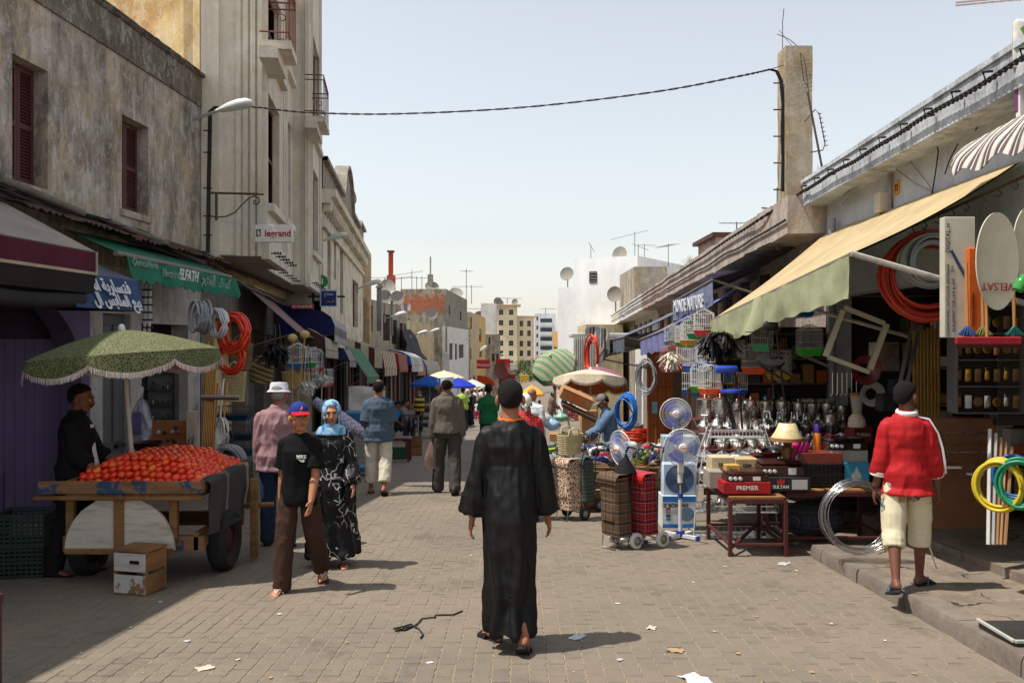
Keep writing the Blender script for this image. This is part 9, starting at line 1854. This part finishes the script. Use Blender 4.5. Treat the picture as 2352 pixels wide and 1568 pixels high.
scrap(1596, 1562, .09, PPR[0], lab='torn white paper at the bottom edge right of centre', nm='torn_paper'); scrap(1550, 1495, .05, PPR[2], lab='torn brown cardboard scrap right of the plastic bag', nm='cardboard_scrap', cat='cardboard'); scrap(1497, 1443, .04, PPR[1], lab='folded grey paper beyond the plastic bag', nm='folded_paper'); scrap(1800, 1295, .06, PPR[3], lab='pale blue paper in front of the kerb table', nm='blue_paper'); scrap(1715, 1225, .11, PPR[0], lab='big crumpled white bag under the kerb table', nm='crumpled_bag', cat='bag'); scrap(1770, 1225, .1, glassy('clear_film'), lab='crumpled clear film under the kerb table', nm='clear_wrap', cat='bag'); scrap(1820, 1268, .06, cmat(180,60,50), lab='red and white crumpled packet behind the table leg', nm='packet', cat='packet')
for u, v in ((545,1512), (640,1410), (375,1385), (430,1470), (300,1440), (780,1160), (870,1222), (1035,1187), (1080,1275), (960,1330), (705,1400), (800,1480), (1110,1250), (1340,1320), (1420,1390), (1570,1400), (1600,1335), (1660,1300), (1740,1420), (1790,1380), (1830,1310), (1905,1430), (1960,1385), (2030,1470), (2000,1330), (1890,1360), (1700,1500), (1420,1520), (990,1520), (620,1560), (180,1500), (1500,1360), (1640,1450), (1860,1540), (2100,1545)):
 scrap(u+R.uniform(-8, 8), v+R.uniform(-5, 5), R.uniform(.008, .022), R.choice(PPR))
lt_ = B()
for i in range(900):
 y = 4.3+9*R.random()**1.6; x = R.uniform(-.58, .5)*y
 if x > 2.95: continue
 s = R.uniform(.003, .009); z = gz(y)+.003; a = R.uniform(0, 3); c, d = math.cos(a)*s, math.sin(a)*s; lt_.add([(x-c,y-d,z), (x+d*.6,y-c*.6,z+.001), (x+c,y+d,z), (x-d*.6,y+c*.6,z+s*.5)], [(0,1,2,3)], R.choice((0,0,0,1,2)))
lt_.obj('litter_specks', [cmat(190,184,174,.9), cmat(150,120,84,.9), cmat(70,62,56,.9)], None, 0, kind='stuff', label='fine litter specks scattered over the paving')
tw = [(904,1443), (925,1438), (945,1432), (950,1437), (930,1446), (908,1448), (935,1440), (952,1436), (963,1428), (968,1420), (985,1418), (998,1417), (1000,1412), (1022,1411), (1040,1411), (1062,1402)]
tag(B().tube([Gp(u, v, .008) for u, v in tw], .006, 5).obj('black_strap', CBL, None, 60), 'tangled black strap lying left of the robed man', 'strap'); tag(B().tube([Gp(u, v, .008) for u, v in ((950,1437), (962,1443), (972,1456), (966,1464))], .006, 5).obj('strap_end', CBL, None, 60), 'loose curled end of the black strap on the paving', 'strap')
tr = thing('street_tree', 'leafy green tree at the far end of the street before the flats', 'tree', (1.0, 150, gz(150))); B().tube([(0,0,0), (.1,0,2), (0,.1,4)], [.3,.24,.16], 8).obj('trunk', cmat(80,66,54), tr, 60)
for k in range(5): a = k*1.3; B().tube([(0,0,3), (1.2*math.cos(a), 1.2*math.sin(a), 4.6)], [.12,.05], 6).obj('limb', cmat(80,66,54), tr, 60)
lf = B(); cl2 = [V((R.uniform(-3.6, 3.6), R.uniform(-2.5, 2.5), R.uniform(2.2, 5.4))) for _ in range(26)]
for c in cl2:
 for i in range(150):
  d = V((R.gauss(0, 1), R.gauss(0, 1), R.gauss(0, 1))); d.normalize(); p_ = c+d*R.uniform(.3, 1.05); n_ = V((R.gauss(0, 1), R.gauss(0, 1), R.gauss(0, 1))).normalized(); a = n_.orthogonal().normalized()*.14; b2 = n_.cross(a); lf.add([p_-a, p_+b2*.6, p_+a, p_-b2*.6], [(0,1,2,3)])
lf.obj('crown', mat('leaf_green', srgb(92,112,66), .7, .4, 2), tr, 0)
for i, (u, v, Y) in enumerate(((1893,420,12.6), (1480,690,38), (1502,668,35), (1585,605,26))):
 b = B()
 for k in range(60): p0 = V((R.gauss(0, .05), R.gauss(0, .05), 0)); d = V((R.gauss(0, .5), R.gauss(0, .5), R.uniform(-.3, 1))).normalized()*R.uniform(.1, .35); b.tube([p0, p0+d*.6, p0+d+V((0,0,-.05))], .004, 3)
 t = thing('dry_weeds', ['rust brown weeds at the corner of the grey cornice', 'dry weeds far along the right fascia', 'dry weed tuft on the right fascia by the water tank', 'thin dry weeds on the brown fascia'][i], 'weeds', Pt(u, v, Y)); b.obj('stems', cmat(150,112,70,.9), t, 0)
for i, (u, v, Y, w, m) in enumerate(((1155,835,126,.7,(176,40,40)), (1170,842,128,.5,(206,206,210)), (1145,860,125,.6,(150,150,146)), (1165,872,124,.8,(120,40,44)), (1205,868,120,.4,(206,166,40)))): tag(B().cbox((0,0,0), (w*3,.1,w*2), .03).obj('shop_sign', cmat(*m), None, 0, loc=Pt(u, v, Y)), ['red shop sign far down the left side', 'white shop sign far down the left side', 'grey shop sign beside the maroon dish', 'dark red shop sign near the street end', 'yellow vertical sign near the street end'][i], 'sign')
